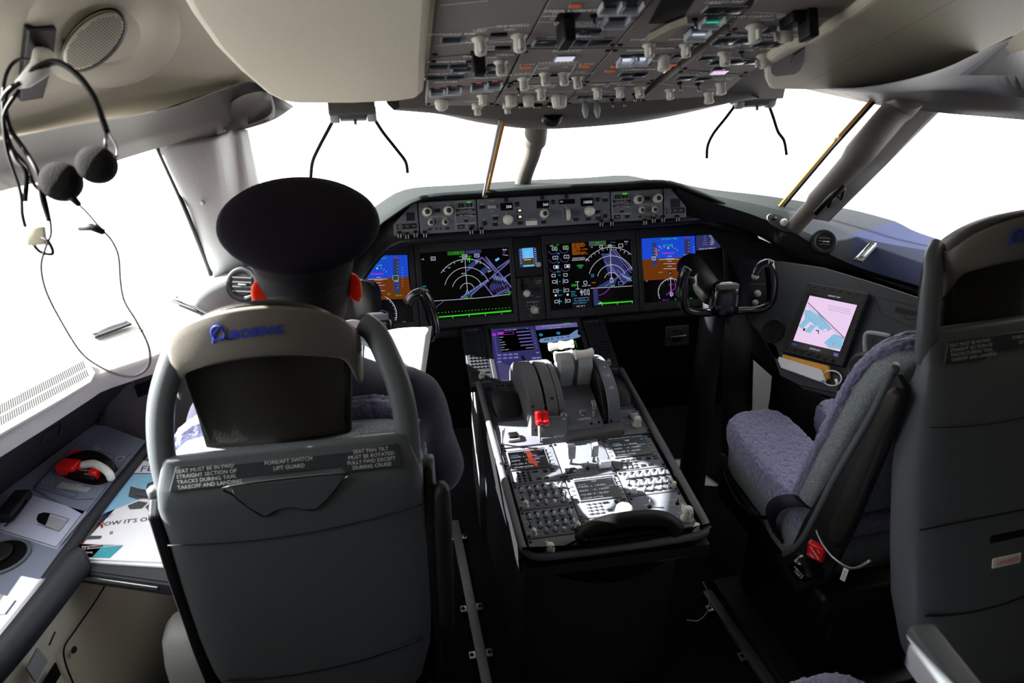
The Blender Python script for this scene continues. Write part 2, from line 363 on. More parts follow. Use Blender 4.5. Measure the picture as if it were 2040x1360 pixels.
m = MB(); m.grid([resample(r, 8) for r in pr_], 'ledge'); o = m.build('trim_11', solid=.012, offset=0); o['kind'] = 'structure'
m = MB(); m.tube([A(1625, 425, 'Y', -.28), A(1655, 392, 'Y', -.32), A(1682, 372, 'Y', -.34)], .009, 'black', 8); m.tube([A(1650, 412, 'Y', -.3), A(1662, 385, 'Y', -.33), A(1675, 398, 'Y', -.33), A(1683, 375, 'Y', -.34)], .005, 'black', 6)
tag(m.build('window_crank'), 'small dark coiled latch on the right windshield pillar', 'latch')

# ---- overhead headliner slabs
HL = OH.off(0, 0, .018)
def slab(px, th, mat, name, bev=.012, pl=None):
    pl = pl or HL; m = MB(); m.prism([pl.at(*p) for p in px], -pl.n*th, mat); o = m.build(name, bevel=bev); o['kind'] = 'structure'; return o
slab([(346, -60), (352, -20), (380, 30), (430, 98), (480, 148), (528, 188), (560, 204), (592, 208), (700, 208), (790, 204), (832, 198), (845, 186), (849, 120), (856, 40), (866, -60)], .05, 'cream', 'trim_12', .014)
slab([(1790, -60), (1752, -12), (1690, 35), (1604, 88), (1560, 100), (1521, 128), (1524, 165), (1531, 180), (1610, 181), (1720, 178), (1800, 165), (1870, 146), (1950, 108), (2060, 55), (2200, -60)], .05, 'cream', 'trim_13', .014)
# dark recess in the right headliner
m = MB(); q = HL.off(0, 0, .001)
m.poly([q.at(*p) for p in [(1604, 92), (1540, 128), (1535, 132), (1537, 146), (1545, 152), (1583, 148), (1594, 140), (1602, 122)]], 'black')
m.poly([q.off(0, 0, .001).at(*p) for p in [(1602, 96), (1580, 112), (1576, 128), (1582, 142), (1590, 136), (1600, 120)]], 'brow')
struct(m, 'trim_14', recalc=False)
m = MB(); m.line(HL.off(0, 0, 0), [HL.uv(*p) for p in cr([(1603, 170), (1660, 140), (1760, 85), (1860, 30), (1960, -20)], 6)] if False else [HL.uv(x, y) for x, y in ((1575, 174), (1605, 166), (1660, 136), (1760, 78), (1860, 22), (1960, -30))], .002, 'cream_dark', .0012); struct(m, 'trim_15', recalc=False)
# ---- right side ceiling and eyebrow band
rc = loft_px([('Z', 1.70, [(1640, 176), (1740, 172), (1870, 140), (1960, 100), (2080, 45)]),
              ('Z', 1.60, [(1650, 178), (1745, 178), (1880, 152), (1960, 150), (2080, 150)]),
              ('Z', 1.54, [(1660, 180), (1750, 186), (1860, 180), (1960, 186), (2080, 200)]),
              ('Z', 1.50, [(1665, 181), (1750, 196), (1868, 205), (1960, 215), (2080, 222)]),
              ('Z', 1.47, [(1668, 182), (1738, 207), (1868, 224), (1960, 232), (2080, 242)])], 30)
last = rc[-1]; rc.append([p+V((.05, .05, .03)) for p in last]); rc.append([p+V((.16, .14, .10)) for p in last])
m = MB(); m.grid(rc[:3], 'sidegrey'); m.grid(rc[2:], 'brow'); struct(m, 'trim_16')
# ---- brow below the overhead panel
tp = [(a, 0) for a in (-.43, -.3, -.15, 0, .15, .3, .43)]
low = [A(*p) for p in [(770, 203, 'Y', -.36), (880, 226, 'Y', -.33), (960, 245, 'Y', -.31), (1065, 257, 'Y', -.30), (1180, 252, 'Y', -.31), (1290, 240, 'Y', -.33), (1400, 216, 'Y', -.36), (1520, 184, 'Y', -.40)]]
top = [OH.P(a, -.004, -.004) for a in (-.44, -.30, -.18, 0, .1, .22, .33, .45)]
m = MB(); R0 = resample(cr(top, 6), 30); R3 = resample(cr(low, 6), 30)
R1 = [a.lerp(b, .45)+V((0, -.012, -.01)) for a, b in zip(R0, R3)]; R2 = [a.lerp(b, .9)+V((0, -.006, -.004)) for a, b in zip(R0, R3)]
m.grid([[p+V((0, 0, .06)) for p in R0], R0, R1, R2, R3, [p+V((0, .03, .008)) for p in R3], [p+V((0, .34, .025)) for p in R3], [p+V((0, .36, .14)) for p in R3]], 'brow'); struct(m, 'trim_17')  # last rows are an unseen forward extension added to block the sun

m = MB(); m.prism([OH.at(*p, -.012) for p in ((1425, 194), (1440, 186), (1500, 138), (1530, 116), (1570, 150), (1560, 196), (1480, 198))], -OH.n*.02, 'brow'); struct(m, 'trim_24')
# ---- window panes
m = MB(); m.grid([[V((-1.5, -1.9, .98)), V((-1.52, -.75, .98))], [V((-1.2, -1.9, 1.6)), V((-1.18, -.8, 1.6))]], 'glass'); struct(m, 'window_1')
m = MB(); m.grid([[V((-1.50, -.74, .98)), V((-1.1, -.02, .98))], [V((-1.17, -.79, 1.6)), V((-.84, -.26, 1.52))]], 'glass'); struct(m, 'window_2')
m = MB(); m.grid([[V((-1.0, .05, 1.0)), V((-.02, .36, 1.08))], [V((-.76, -.2, 1.52)), V((-.02, -.06, 1.5))]], 'glass'); struct(m, 'window_3')
m = MB(); m.grid([[V((1.0, .05, 1.0)), V((.02, .36, 1.08))], [V((.86, -.2, 1.52)), V((.02, -.06, 1.5))]], 'glass'); struct(m, 'window_4')
m = MB(); m.grid([[V((1.50, -.74, .98)), V((1.1, -.02, .98))], [V((1.3, -.79, 1.6)), V((.98, -.26, 1.52))]], 'glass'); struct(m, 'window_5')
m = MB(); m.grid([[V((1.5, -1.9, .98)), V((1.52, -.75, .98))], [V((1.3, -1.9, 1.6)), V((1.3, -.8, 1.6))]], 'glass'); struct(m, 'window_6')

# ---- sill ledges under the windows
L1 = [A(*p, 'Z', .985) for p in [(-160, 960), (0, 862), (100, 802), (172, 757), (190, 745)]]
L2 = [A(190, 745, 'Z', .985)]+[A(*p) for p in [(200, 740, 'Z', .98), (330, 699, 'Z', .975), (375, 650, 'Z', .975), (430, 600, 'Z', .975), (492, 560, 'Z', .985)]]
inner = resample(L1+L2[1:], 30)
def out_pt(p):
    b = min(sc, key=lambda q: abs((V((q.x, q.y, 0))-V((p.x, p.y, 0))).normalized().dot(V((.75, -.65, 0)))))
    return b
n_ = len(inner); oc = resample([V((-1.69, -1.75, 0)), V((-1.66, -1.1, 0)), V((-1.60, -.72, 0)), V((-1.50, -.33, 0)), V((-1.28, .06, 0)), V((-1.06, .33, 0))], n_)
m = MB(); m.grid([[V((p.x, p.y, .985)) for p in oc], [V(((p.x+q.x)/2, (p.y+q.y)/2, .985)) for p, q in zip(oc, inner)], [q+V((0, 0, .0)) for q in inner], [q+V((.012, -.004, -.012)) for q in inner], [q+V((.0, -.004, -.05)) for q in inner]], 'ledge')
struct(m, 'trim_18')
# inner wall below ledge down to console
wb = resample([A(*p, 'Z', .72) for p in [(-160, 1105), (0, 985)]]+[A(*p, 'Z', .72) for p in [(100, 905), (185, 847)]]+[A(*p, 'Z', .72) for p in [(235, 800), (300, 760), (400, 720), (470, 700)]], n_)
m = MB(); m.grid([[q+V((.006, -.004, -.03)) for q in inner], [a.lerp(b, .4)+V((-.01, 0, 0)) for a, b in zip(inner, wb)], wb, [V((p.x, p.y, .45)) for p in wb]], 'darkgrey'); struct(m, 'trim_19')

# ================================================================== CONTROL TEMPLATES
I4 = Matrix.Identity(4)
def TM(fn, name):
    m = MB(); fn(m); return mesh_of(m, name)
LP = Pl((0, 0, 0), (1, 0, 0), (0, 1, 0))
K = {}
K['dial'] = TM(lambda m: (m.lathe(I4, [(.0115, 0), (.0115, .004), (.0095, .013), (.009, .014)], 'knob', 24, flute=.03), m.lathe(I4, [(.0058, .013), (.0058, .018), (.0045, .020)], 'knob_dark', 18)), 'k')
K['dial_s'] = TM(lambda m: (m.lathe(I4, [(.0085, 0), (.0085, .004), (.007, .009), (.0068, .010)], 'knob', 20), m.lathe(I4, [(.0052, .009), (.0052, .013), (.004, .0145)], 'knob_dark', 16)), 'k')
K['smooth'] = TM(lambda m: m.lathe(I4, [(.010, 0), (.011, .004), (.0095, .015), (.006, .019)], 'knob', 22, flute=.04, fn=10), 'k')
def _sel(m):
    m.lathe(I4, [(.0125, 0), (.0125, .002), (.0085, .006), (.0095, .020), (.0085, .026), (.004, .028)], 'knob', 22)
    m.box(LP, (-.0035, .0035), (-.013, .016), (.010, .026), 'knob', .002); m.box(LP, (-.0006, .0006), (-.012, .0155), (.0255, .0266), 'knob_dark')
K['selector'] = TM(_sel, 'k')
K['round'] = TM(lambda m: m.lathe(I4, [(.011, 0), (.0115, .003), (.0095, .008), (.0095, .014), (.0115, .026), (.010, .028)], 'knob', 20), 'k')
K['flute'] = TM(lambda m: m.lathe(I4, [(.0115, 0), (.012, .004), (.0105, .024), (.009, .026)], 'knob', 36, flute=.06, fn=12), 'k')
K['stack'] = TM(lambda m: (m.lathe(I4, [(.0115, 0), (.0115, .014), (.010, .015)], 'knob', 36, flute=.05, fn=12), m.lathe(I4, [(.0075, .014), (.0075, .030), (.006, .031)], 'knob', 36, flute=.05, fn=10)), 'k')
K['big'] = TM(lambda m: m.lathe(I4, [(.017, 0), (.0175, .006), (.015, .028), (.013, .030)], 'knob', 48, flute=.06, fn=14), 'k')
K['cone'] = TM(lambda m: (m.lathe(I4, [(.0072, 0), (.0072, .002)], 'knob_dark', 16), m.lathe(I4, [(.0058, .002), (.0052, .010), (.0030, .0165), (.0012, .0175)], 'clear', 16)), 'k')
K['hole'] = TM(lambda m: (m.lathe(I4, [(.0068, 0), (.0068, .0025), (.0052, .0028)], 'knob_dark', 16), m.lathe(I4, [(.0040, .0028), (.0038, .004)], 'black', 12)), 'k')
K['toggle'] = TM(lambda m: (m.lathe(I4, [(.0055, 0), (.0055, .003), (.0035, .005)], 'screw', 12), m.tube([(0, 0, .004), (0, .002, .016), (0, .003, .022)], [.0018, .0024, .003], 'steel', 8)), 'k')
K['screw'] = TM(lambda m: (m.lathe(I4, [(.0042, 0), (.004, .0018), (.0022, .0022)], 'screw', 12),), 'k')
K['key'] = TM(lambda m: m.box(LP, (-.004, .004), (-.0032, .0032), (0, .004), 'knob_dark', .0012), 'k')
K['lkey'] = TM(lambda m: m.box(LP, (-.0042, .0042), (-.0034, .0034), (0, .005), 'lightgrey', .0014), 'k')
K['btn'] = TM(lambda m: m.box(LP, (-.0095, .0095), (-.006, .006), (0, .003), 'charcoal', .001), 'k')
K['bar'] = TM(lambda m: m.box(LP, (-.008, .008), (-.0022, .0022), (0, .003), 'charcoal', .0008), 'k')
K['wbar'] = TM(lambda m: m.box(LP, (-.008, .008), (-.0022, .0022), (0, .004), 'lightgrey', .0008), 'k')
K['hbtn'] = TM(lambda m: (m.box(LP, (-.013, .013), (-.010, .010), (0, .002), 'lightgrey', .0008), m.box(LP, (-.0115, .0115), (-.0085, .0085), (.0015, .0035), 'dkwin', .001)), 'k')
def _pair(m):
    m.box(LP, (-.026, .026), (-.010, .010), (0, .002), 'lightgrey', .0006)
    for s in (-.0125, .0125): m.box(LP, (s-.0115, s+.0115), (-.0085, .0085), (.0012, .0035), 'dkwin', .001)
K['pair'] = TM(_pair, 'k')
def _guard(m):
    m.box(LP, (-.0135, .0135), (-.010, .012), (0, .004), 'dkwin', .001)
    m.box(LP, (-.0125, .0125), (-.013, -.008), (.003, .022), 'clear', .001); m.box(LP, (-.0135, -.011), (-.012, .010), (.002, .018), 'clear', .0006); m.box(LP, (.011, .0135), (-.012, .010), (.002, .018), 'clear', .0006)
K['guard'] = TM(_guard, 'k')
def _lamp(mat):
    def f(m): m.box(LP, (-.0125, .0125), (-.009, .009), (0, .0025), 'lightgrey', .0006); m.box(LP, (-.0115, .0115), (-.008, .008), (.002, .0036), mat, .001)
    return f
for n_, mt in (('lamp_amber', 'e_amberdim'), ('lamp_white', 'e_white'), ('lamp_teal', 'e_teal'), ('lamp_red', 'e_red'), ('lamp_pink', 'e_pink')): K[n_] = TM(_lamp(mt), 'k')
K['gold'] = TM(lambda m: (m.box(LP, (-.006, .006), (0, .006), (0, .008), 'screw', .001), m.lathe(Matrix.Translation((0, 0, .010)), [(.001, -.004), (.0038, -.002), (.0042, .001), (.002, .004)], 'gold', 12)), 'k')
def put(parent, name, kind, pl, px, py, s=1, rot=0, h=0, label=None):
    a, b = pl.uv(px, py)
    return inst(name, K[kind], pl.M(a, b, h, rot) @ Matrix.Scale(s, 4), parent, label)
def Zc(x0, y0, s): return lambda X, Y: (x0+X/s, y0+Y/s)
Z2 = Zc(800, 0, 4.08); Z3 = Zc(1250, 0, 4.08); Z4 = Zc(700, 350, 4.12); Z5 = Zc(1050, 350, 4.08); Z6 = Zc(900, 620, 4.5325); Z7 = Zc(970, 840, 4.435); Z8 = Zc(1500, 380, 3.239); ZL = Zc(0, 680, 4.25); ZM = Zc(0, 960, 3.4); ZS = Zc(280, 560, 2.834); ZR = Zc(1380, 640, 3.09)
class D:                                             # flat graphics on a surface, in crop coordinates
    def __init__(s, mb, pl, Z, h=.001, k=None):
        s.mb, s.pl, s.Z, s.h = mb, pl, Z, h
        a = pl.uv(*Z(500, 500)); b = pl.uv(*Z(600, 500)); s.k = k or math.hypot(a[0]-b[0], a[1]-b[1])/100
    def q(s, X, Y): return s.pl.uv(*s.Z(X, Y))
    def lay(s, h): s.h = h; return s
    def poly(s, pts, mat): s.mb.add([s.pl.P(*s.q(*p), s.h) for p in pts], [list(range(len(pts)))], mat); return s
    def line(s, pts, w, mat, closed=False): s.mb.line(s.pl, [s.q(*p) for p in pts], w*s.k, mat, s.h, closed); return s
    def txt(s, t, X, Y, size, mat, al='C', rot=0, sx=1): a, b = s.q(X, Y); s.mb.text(s.pl, t, a, b, size*s.k, mat, s.h, al, rot, sx); return s
    def circ(s, X, Y, r, mat, w=2, t0=0, t1=360, n=40):
        a, b = s.q(X, Y); s.mb.line(s.pl, [(a+r*s.k*math.cos(math.radians(t0+(t1-t0)*i/n)), b+r*s.k*math.sin(math.radians(t0+(t1-t0)*i/n))) for i in range(n+1)], w*s.k, mat, s.h); return s
    def rect(s, X, Y, w, h, mat, fill=True, lw=2):
        a, b = s.q(X, Y); w *= s.k/2; h *= s.k/2
        if fill: s.mb.quad(s.pl, (a-w, a+w), (b-h, b+h), s.h, mat)
        else: s.mb.line(s.pl, [(a-w, b-h), (a+w, b-h), (a+w, b+h), (a-w, b+h)], lw*s.k, mat, s.h, True)
        return s

# ================================================================== INSTRUMENT PANEL
t = thing('instrument_panel', 'charcoal main instrument panel board carrying the row of lit displays', 'panel', (0, 0, .70))
m = MB(); m.box(DP, (-.80, .82), (-.035, .30), (-.03, -.006), 'ipanel', .004); m.build('panel_board', t)
m = MB(); m.box(DP, (-.80, .82), (.262, .30), (-.006, .03), 'charcoal', .006); m.build('upper_lip', t)
for a_, b_ in ((-.80, -.25), (.25, .82)): m = MB(); m.box(DP, (a_, b_), (-.065, -.035), (-.04, .0), 'charcoal', .01); m.build('lower_lip', t)
def display(a0, a1, b0, b1, label, draw, px0, px1, py0, py1, Zf):
    t = thing('flight_display', label, 'display', DP.P((px0+px1)/2, b0, 0), 'flat panel flight displays')
    m = MB(); z1 = .012
    m.box(DP, (a0, px0), (b0, b1), (-.004, z1), 'ipanel', .003); m.box(DP, (px1, a1), (b0, b1), (-.004, z1), 'ipanel', .003)
    m.box(DP, (px0-.002, px1+.002), (b0, py0), (-.004, z1), 'ipanel', .003); m.box(DP, (px0-.002, px1+.002), (py1, b1), (-.004, z1), 'ipanel', .003)
    m.build('bezel', t)
    m = MB(); m.box(DP, (px0-.001, px1+.001), (py0-.001, py1+.001), (-.003, .006), 'screenblack')
    d = D(m, DP, Zf, .0064); draw(m, d); m.build('screen', t)
    inst('sensor', K['lkey'], DP.M(px1-.075, (b0+py0)/2, z1-.003) @ Matrix.Scale(.6, 4), t)
    return t
W, G_, MG, BL, CY, AM = 'e_white', 'e_green', 'e_mag', 'e_blue', 'e_cyan', 'e_amber'
rnd = random.Random(3)
def airport(d, seg, base):                           # taxiways and stands on the airport map
    for pts, w, mt in seg: d.lay(d.h+.0001).line(pts, w, mt)
def compass(d, cx, cy, radii, ticks, top, lw=3):
    for r in radii: d.circ(cx, cy, r, W, lw, 18 if r < radii[-1] else 38, 162 if r < radii[-1] else 142)
    R = radii[-1]
    for i in range(13):
        th = math.radians(40+i*100/12); L = 20 if i % 3 == 0 else 11
        d.line([(cx+R*math.cos(th), cy-R*math.sin(th)), (cx+(R-L)*math.cos(th), cy-(R-L)*math.sin(th))], lw, W)
    d.line([(cx, cy), (cx-(cx-top)*1.0, cy-R)], lw, W)
def nd_capt(m, d):
    h = d.h
    d.lay(h+.0002).poly([(880, 1010), (1095, 865), (1115, 880), (925, 1012)], 'e_navy')
    for i in range(9): d.lay(h+.0004).poly([(895+i*24, 995-i*16), (913+i*24, 983-i*16), (923+i*24, 990-i*16), (905+i*24, 1003-i*16)], 'e_steel')
    d.lay(h+.0002).poly([(1140, 940), (1225, 985), (1300, 935), (1300, 890), (1215, 800), (1130, 905)], 'e_indigo')
    for pts in ([(1100, 665), (1310, 915)], [(975, 985), (1300, 700)], [(1070, 670), (950, 780)], [(1070, 670), (1185, 790)], [(1195, 760), (1295, 690)], [(1080, 880), (1165, 990)], [(1165, 990), (1310, 905)], [(1165, 800), (1300, 960)], [(1230, 850), (1310, 800)], [(1100, 665), (1180, 790)]): d.lay(h+.0003).line(pts, 11, 'e_lav')
    for i in range(6): d.lay(h+.0005).poly([(1120+i*22, 850+i*-6+i*8), (1132+i*22, 845+i*2), (1148+i*22, 880+i*2), (1136+i*22, 886+i*2)], 'e_dk'); d.poly([(1150+i*20, 820-i*2+i*5), (1158+i*20, 818+i*3), (1180+i*20, 855+i*3), (1172+i*20, 860+i*3)], 'e_steel')
    for i in range(7): d.lay(h+.0005).poly([(1140+i*22, 945-i*8), (1152+i*22, 938-i*8), (1170+i*22, 965-i*8), (1158+i*22, 972-i*8)], 'e_dk')
    d.lay(h+.0003).poly([(950, 740), (1040, 670), (1060, 700), (960, 780)], 'e_navy').poly([(1050, 780), (1110, 735), (1140, 765), (1070, 825)], 'e_navy').poly([(1175, 690), (1205, 670), (1215, 685), (1185, 705)], 'e_sky')
    d.lay(h+.0006); compass(d, 950, 942, [62, 127, 193, 262], 0, 930)
    d.txt('19', 800, 755, 20, W).txt('24', 905, 703, 20, W).txt('27', 1025, 712, 20, W).txt('30', 1125, 785, 20, W).txt('0.25', 917, 803, 17, W)
    d.poly([(938, 965), (950, 935), (962, 965)], 'e_navy').line([(938, 965), (950, 935), (962, 965)], 3, W, True)
    d.rect(858, 635, 145, 32, 'e_dgreen').rect(1000, 625, 130, 30, 'e_indigo').txt('MAP', 858, 634, 20, G_).txt('PLAN', 998, 624, 18, 'e_lav')
    d.rect(928, 662, 38, 28, W, False, 3).txt('240', 928, 662, 22, W).txt('TRK', 893, 664, 15, G_).txt('MAG', 967, 660, 15, G_).rect(966, 690, 8, 44, G_).rect(966, 683, 22, 10, G_)
    d.rect(670, 680, 36, 28, W, False, 3).txt('0.1', 670, 680, 17, W).txt('\u2022 0', 583, 686, 20, W).rect(1028, 655, 40, 26, W, False, 3).txt('TFC', 1028, 655, 16, W).txt('PLN', 1255, 608, 20, W).txt('0.0', 1250, 630, 18, MG).line([(1238, 648), (1283, 655)], 3, W)
    d.txt('VOR', 596, 908, 18, CY).txt('DME', 600, 936, 16, CY).txt('L', 600, 953, 14, AM).txt('VP', 615, 1005, 17, G_).txt('0.8', 628, 1025, 17, G_)
    d.txt('TERR  0.4', 955, 997, 18, G_).txt('WX 4.0', 1283, 955, 18, G_).txt('TILT 2.0', 1272, 978, 15, G_)
    d.line([(640, 1030), (1010, 1005), (1165, 990), (1305, 968)], 3, W).line([(650, 1092), (690, 1080), (720, 1058), (755, 1028)], 4, 'e_lav')
    d.rect(628, 1048, 26, 20, MG); 
    for i in range(24): d.rect(660+i*27.5, 1128-i*2.0, 8, 5, G_)
    d.poly([(650, 1160), (1310, 1101), (1310, 1114), (652, 1170)], G_).line([(668, 1140), (690, 1155), (655, 1160)], 3, W)
    for i, x in enumerate((697, 832, 965, 1098, 1232)): d.rect(x, 1172-i*10, 3, 12, W).txt(('0', '0.5', '1', '1.5', '2')[i], x, 1184-i*10, 13, W) if i else None
def pfd(m, d, x0, x1, yt, yh, yb, tx, ys, cap):      # attitude display in crop coordinates
    h = d.h
    d.lay(h+.0002).poly([(x0, yt[0]), (x1[0], yt[1]), (x1[1], yh[1]), (x0+6, yh[0])], BL).poly([(x0+6, yh[0]), (x1[1], yh[1]), (x1[2], yb[1]), (x0+20, yb[0])], 'e_brown')
    d.lay(h+.0004); k = ys
    cx, cy = tx
    d.txt('SPD HOLD   HDG', cx+8, cy-62*k, 17, G_).txt('FLT DIR', cx, cy-4*k, 24, G_)
    d.line([(cx-52, cy+62*k), (cx+50, cy+60*k)], 5, MG).line([(cx-52, cy+70*k), (cx+50, cy+68*k)], 3, MG)
    d.poly([(cx-9, cy+24*k), (cx, cy+8*k), (cx+9, cy+24*k)], W)
    for i, L in enumerate((18, 34, 18, 50, 18, 52)): d.line([(cx+12-L, cy+(30+i*22+62)*k-0), (cx+12+L, cy+(29+i*22+62)*k)], 2.5, W)
    d.line([(cx-75, yh[0]), (cx+85, yh[0]-3)], 3, W)
    for s in (-1, 1):
        for i in range(3): th = math.radians(20+i*14)*s; d.line([(cx+105*math.sin(th), cy+112*k-105*math.cos(th)), (cx+95*math.sin(th), cy+112*k-95*math.cos(th))], 3, W)
    ax = cx+155                                       # altitude tape
    d.lay(h+.0003).poly([(ax-28, cy-70*k), (ax+22, cy-74*k), (ax+30, cy+220*k), (ax-18, cy+222*k)], 'e_navy' if cap else 'e_indigo').poly([(cx-130, cy-30*k), (cx-98, cy-32*k), (cx-92, cy+180*k), (cx-126, cy+182*k)], 'e_navy')
    d.lay(h+.0005).txt('10000', ax-4, cy-66*k, 18, MG).rect(ax-4, cy+96*k, 44, 34, 'screenblack').rect(ax-4, cy+96*k, 44, 34, W, False, 3).txt('480', ax-4, cy+96*k, 20, G_).txt('30.02', ax+2, cy+124*k, 16, W)
    for i in range(9): d.line([(ax+8, cy-(30-i*26)*k), (ax+18, cy-(31-i*26)*k)], 2, W)
    for i in range(5): d.line([(cx-118, cy+(20+i*26)*k), (cx-104, cy+(19+i*26)*k)], 2, W)
    d.rect(cx-96, cy+58*k, 12, 60, AM).rect(cx-96, cy+58*k, 5, 56, 'screenblack').txt('5.0', cx-70, cy+6*k, 16, W)
    for i in range(8): d.line([(ax+48, cy+(10+i*22)*k), (ax+56, cy+(10+i*22)*k)], 2, W)
def pfd_capt(m, d):
    pfd(m, d, 60, (458, 468, 492), (660, 650), (850, 828), (1022, 1008), (212, 742), 1.0, True)
    h = d.h; d.lay(h+.0005).txt('GS 00', 140, 972, 15, G_).txt('ILS', 308, 968, 22, G_).txt('30.02 IN', 385, 982, 16, G_).rect(232, 978, 34, 22, 'screenblack').line([(220, 981), (244, 978)], 4, W).txt('MAG', 447, 1018, 20, MG).line([(435, 1035), (478, 1040)], 3, W)
    d.circ(205, 1140, 165, W, 3, -20, 60, 30)
    for i in range(12): th = math.radians(-15+i*6.4); d.line([(205+165*math.cos(th), 1140-165*math.sin(th)), (205+(150 if i % 2 else 155)*math.cos(th), 1140-(150 if i % 2 else 155)*math.sin(th))], 3, W)
    d.txt('VOR', 432, 1198, 13, G_).poly([(330, 1210), (490, 1206), (488, 1212), (332, 1214)], 'e_dk')
def pfd_fo(m, d):
    pfd(m, d, 925, (1358, 1364, 1374), (512, 488), (682, 655), (852, 825), (1142, 570), .92, False)
    h = d.h; d.lay(h+.0002).poly([(1366, 487), (1560, 472), (1565, 585), (1370, 608)], 'e_indigo')
    d.lay(h+.0005).txt('GS 00', 1078, 785, 14, G_).txt('ILS', 1225, 778, 19, G_).rect(1157, 790, 34, 20, 'screenblack').line([(1145, 793), (1169, 790)], 4, W).rect(1025, 672, 28, 26, W, False, 3).txt('0', 1025, 672, 18, W)
    for i, (a, b) in enumerate((('FLT', 'BOE787'), ('TAIL', 'N-1'), ('UTC', '1203'), ('DATE', '12 JUN'), ('ELAPSED', '00:12'))): d.txt(a, 1440, 493+i*17, 13, 'e_steel').txt(b, 1496, 490+i*17, 14, W)
    d.txt('INITIAL CLB  METERS  FT', 1460, 592, 13, W)
    d.circ(1165, 945, 108, W, 3, 15, 205, 40)
    for i in range(20): th = math.radians(15+i*10); L = 12 if i % 3 == 0 else 7; d.line([(1165+108*math.cos(th), 945-108*math.sin(th)), (1165+(108-L)*math.cos(th), 945-(108-L)*math.sin(th))], 3, W)
    d.line([(1165, 985), (1160, 835)], 3, W).txt('240', 1160, 830, 15, W).line([(1125, 970), (1150, 945), (1180, 930), (1200, 905), (1195, 855)], 4, MG).circ(1168, 960, 16, MG, 3).circ(1168, 905, 24, MG, 3, 40, 150)
    d.rect(1168, 962, 20, 20, W, False, 3).txt('WPT 1.0', 1120, 1010, 14, MG).txt('TRF', 1202, 1003, 13, G_).txt('\u2022 0', 965, 856, 14, W).txt('MAP', 1325, 995, 13, G_)
def eicas_fo(m, d):
    h = d.h; d.lay(h+.0004)
    for c, x in enumerate((0, 92)):
        for r_, y in enumerate((600, 672, 748)):
            X = 205+x-c*2+r_*6; Y = y-c*8
            d.circ(X, Y, 36, 'e_lav', 2.5, 190, 360, 20).rect(X+16, Y-6, 40, 22, W, False, 3).txt(('0.0', '0', '')[r_], X+16, Y-6, 14, W)
        d.rect(237+x*.97, 742-c*5, 18, 16, W)
        for r_, y in enumerate((812, 862, 936, 972, 1022)):
            X = 212+x*1.05+r_*6; Y = y-c*6
            if r_ != 3: d.rect(X, Y, 28, 20, W, False, 3)
            else: d.rect(X, Y, 16, 14, W)
            if r_ in (1, 2, 4): d.line([(X+(24 if c == 0 else -24), Y-22), (X+(24 if c == 0 else -24), Y+22)], 2.5, W)
    d.txt('+30C', 195, 570, 14, W).txt('TAT', 245, 563, 13, G_).rect(222, 582, 40, 18, 'e_dgreen').rect(312, 575, 40, 18, 'e_dgreen').txt('TO', 222, 582, 14, G_).txt('TO', 312, 575, 14, G_)
    for i, s_ in enumerate(('TPR', 'N1', 'EGT', 'N2', 'FF', 'OIL P', 'OIL T', 'VIB')): d.txt(s_, 250+i*3, (634, 706, 780, 808, 860, 932, 970, 1020)[i], 14, CY)
    for i, s_ in enumerate(('BAT DISCHARGE', 'ELEC GEN OFF L,R', 'HYD PRESS SYS L', 'FUEL LOW', 'DOOR FWD CARGO', 'PACK L, R', 'ENG SHUTDOWN', 'WINDOW HEAT L, R')): d.txt(s_, 360+i*.5, 556+i*12, 13.5, AM, 'L')
    d.txt('DOORS MANUAL', 365, 672, 13, W, 'L').txt('PARKING BRAKE SET', 362, 687, 14, W, 'L').rect(428, 732, 34, 20, 'e_dgreen').txt('DOWN', 428, 730, 16, G_).txt('GEAR', 430, 748, 11, CY)
    d.rect(378, 890, 46, 20, 'e_dgreen').txt('STAB', 378, 890, 14, G_).line([(405, 860), (410, 925)], 3, W).line([(388, 862), (420, 860)], 3, W).line([(392, 920), (424, 918)], 3, W).rect(470, 868, 26, 22, W, False, 3).txt('RUDDER TRIM', 478, 893, 11, W)
    d.txt('TOTAL', 372, 942, 13, CY).txt('FUEL', 372, 960, 13, CY).txt('FUEL TEMP', 378, 975, 10, CY).txt('30.0', 425, 945, 22, W, 'L', 0, 1.0).rect(440, 948, 8, 44, W, False, 2).rect(468, 946, 14, 40, W, False, 3).rect(495, 945, 12, 42, W, False, 3)
    d.rect(440, 1003, 110, 24, 'e_steel', False, 3).txt('C  E  H', 440, 1003, 16, CY).txt('DUCT  CABIN ALT', 425, 1033, 13, CY).txt('+23C  80  0', 430, 1058, 14, W)
    d.lay(h+.0002).poly([(360, 992), (518, 980), (524, 1068), (366, 1078)], 'e_dk')
    # map half
    d.lay(h+.0002).poly([(615, 670), (690, 600), (845, 830), (780, 880), (700, 790), (660, 820)], 'e_indigo').poly([(625, 890), (700, 850), (745, 800), (700, 905)], 'e_navy').poly([(560, 905), (690, 830), (700, 850), (640, 905)], 'e_navy')
    for pts in ([(600, 640), (690, 640)], [(690, 600), (840, 790)], [(700, 590), (848, 770)], [(620, 690), (760, 840)], [(660, 700), (780, 880)], [(630, 900), (848, 740)], [(720, 760), (830, 860)], [(780, 880), (848, 820)]): d.lay(h+.0003).line(pts, 8, 'e_lav')
    for i in range(6): d.lay(h+.0005).poly([(760+i*13, 800+i*6), (768+i*13, 797+i*6), (784+i*13, 824+i*6), (776+i*13, 828+i*6)], 'e_steel')
    for (a, b, c_, e_) in ((620, 650, 30, 20), (645, 680, 34, 22), (735, 750, 34, 30), (690, 730, 20, 16), (770, 720, 30, 20)): d.lay(h+.0004).rect(a, b, c_, e_, 'e_navy')
    d.lay(h+.0006); compass(d, 683, 845, [58, 118, 188, 255], 0, 670)
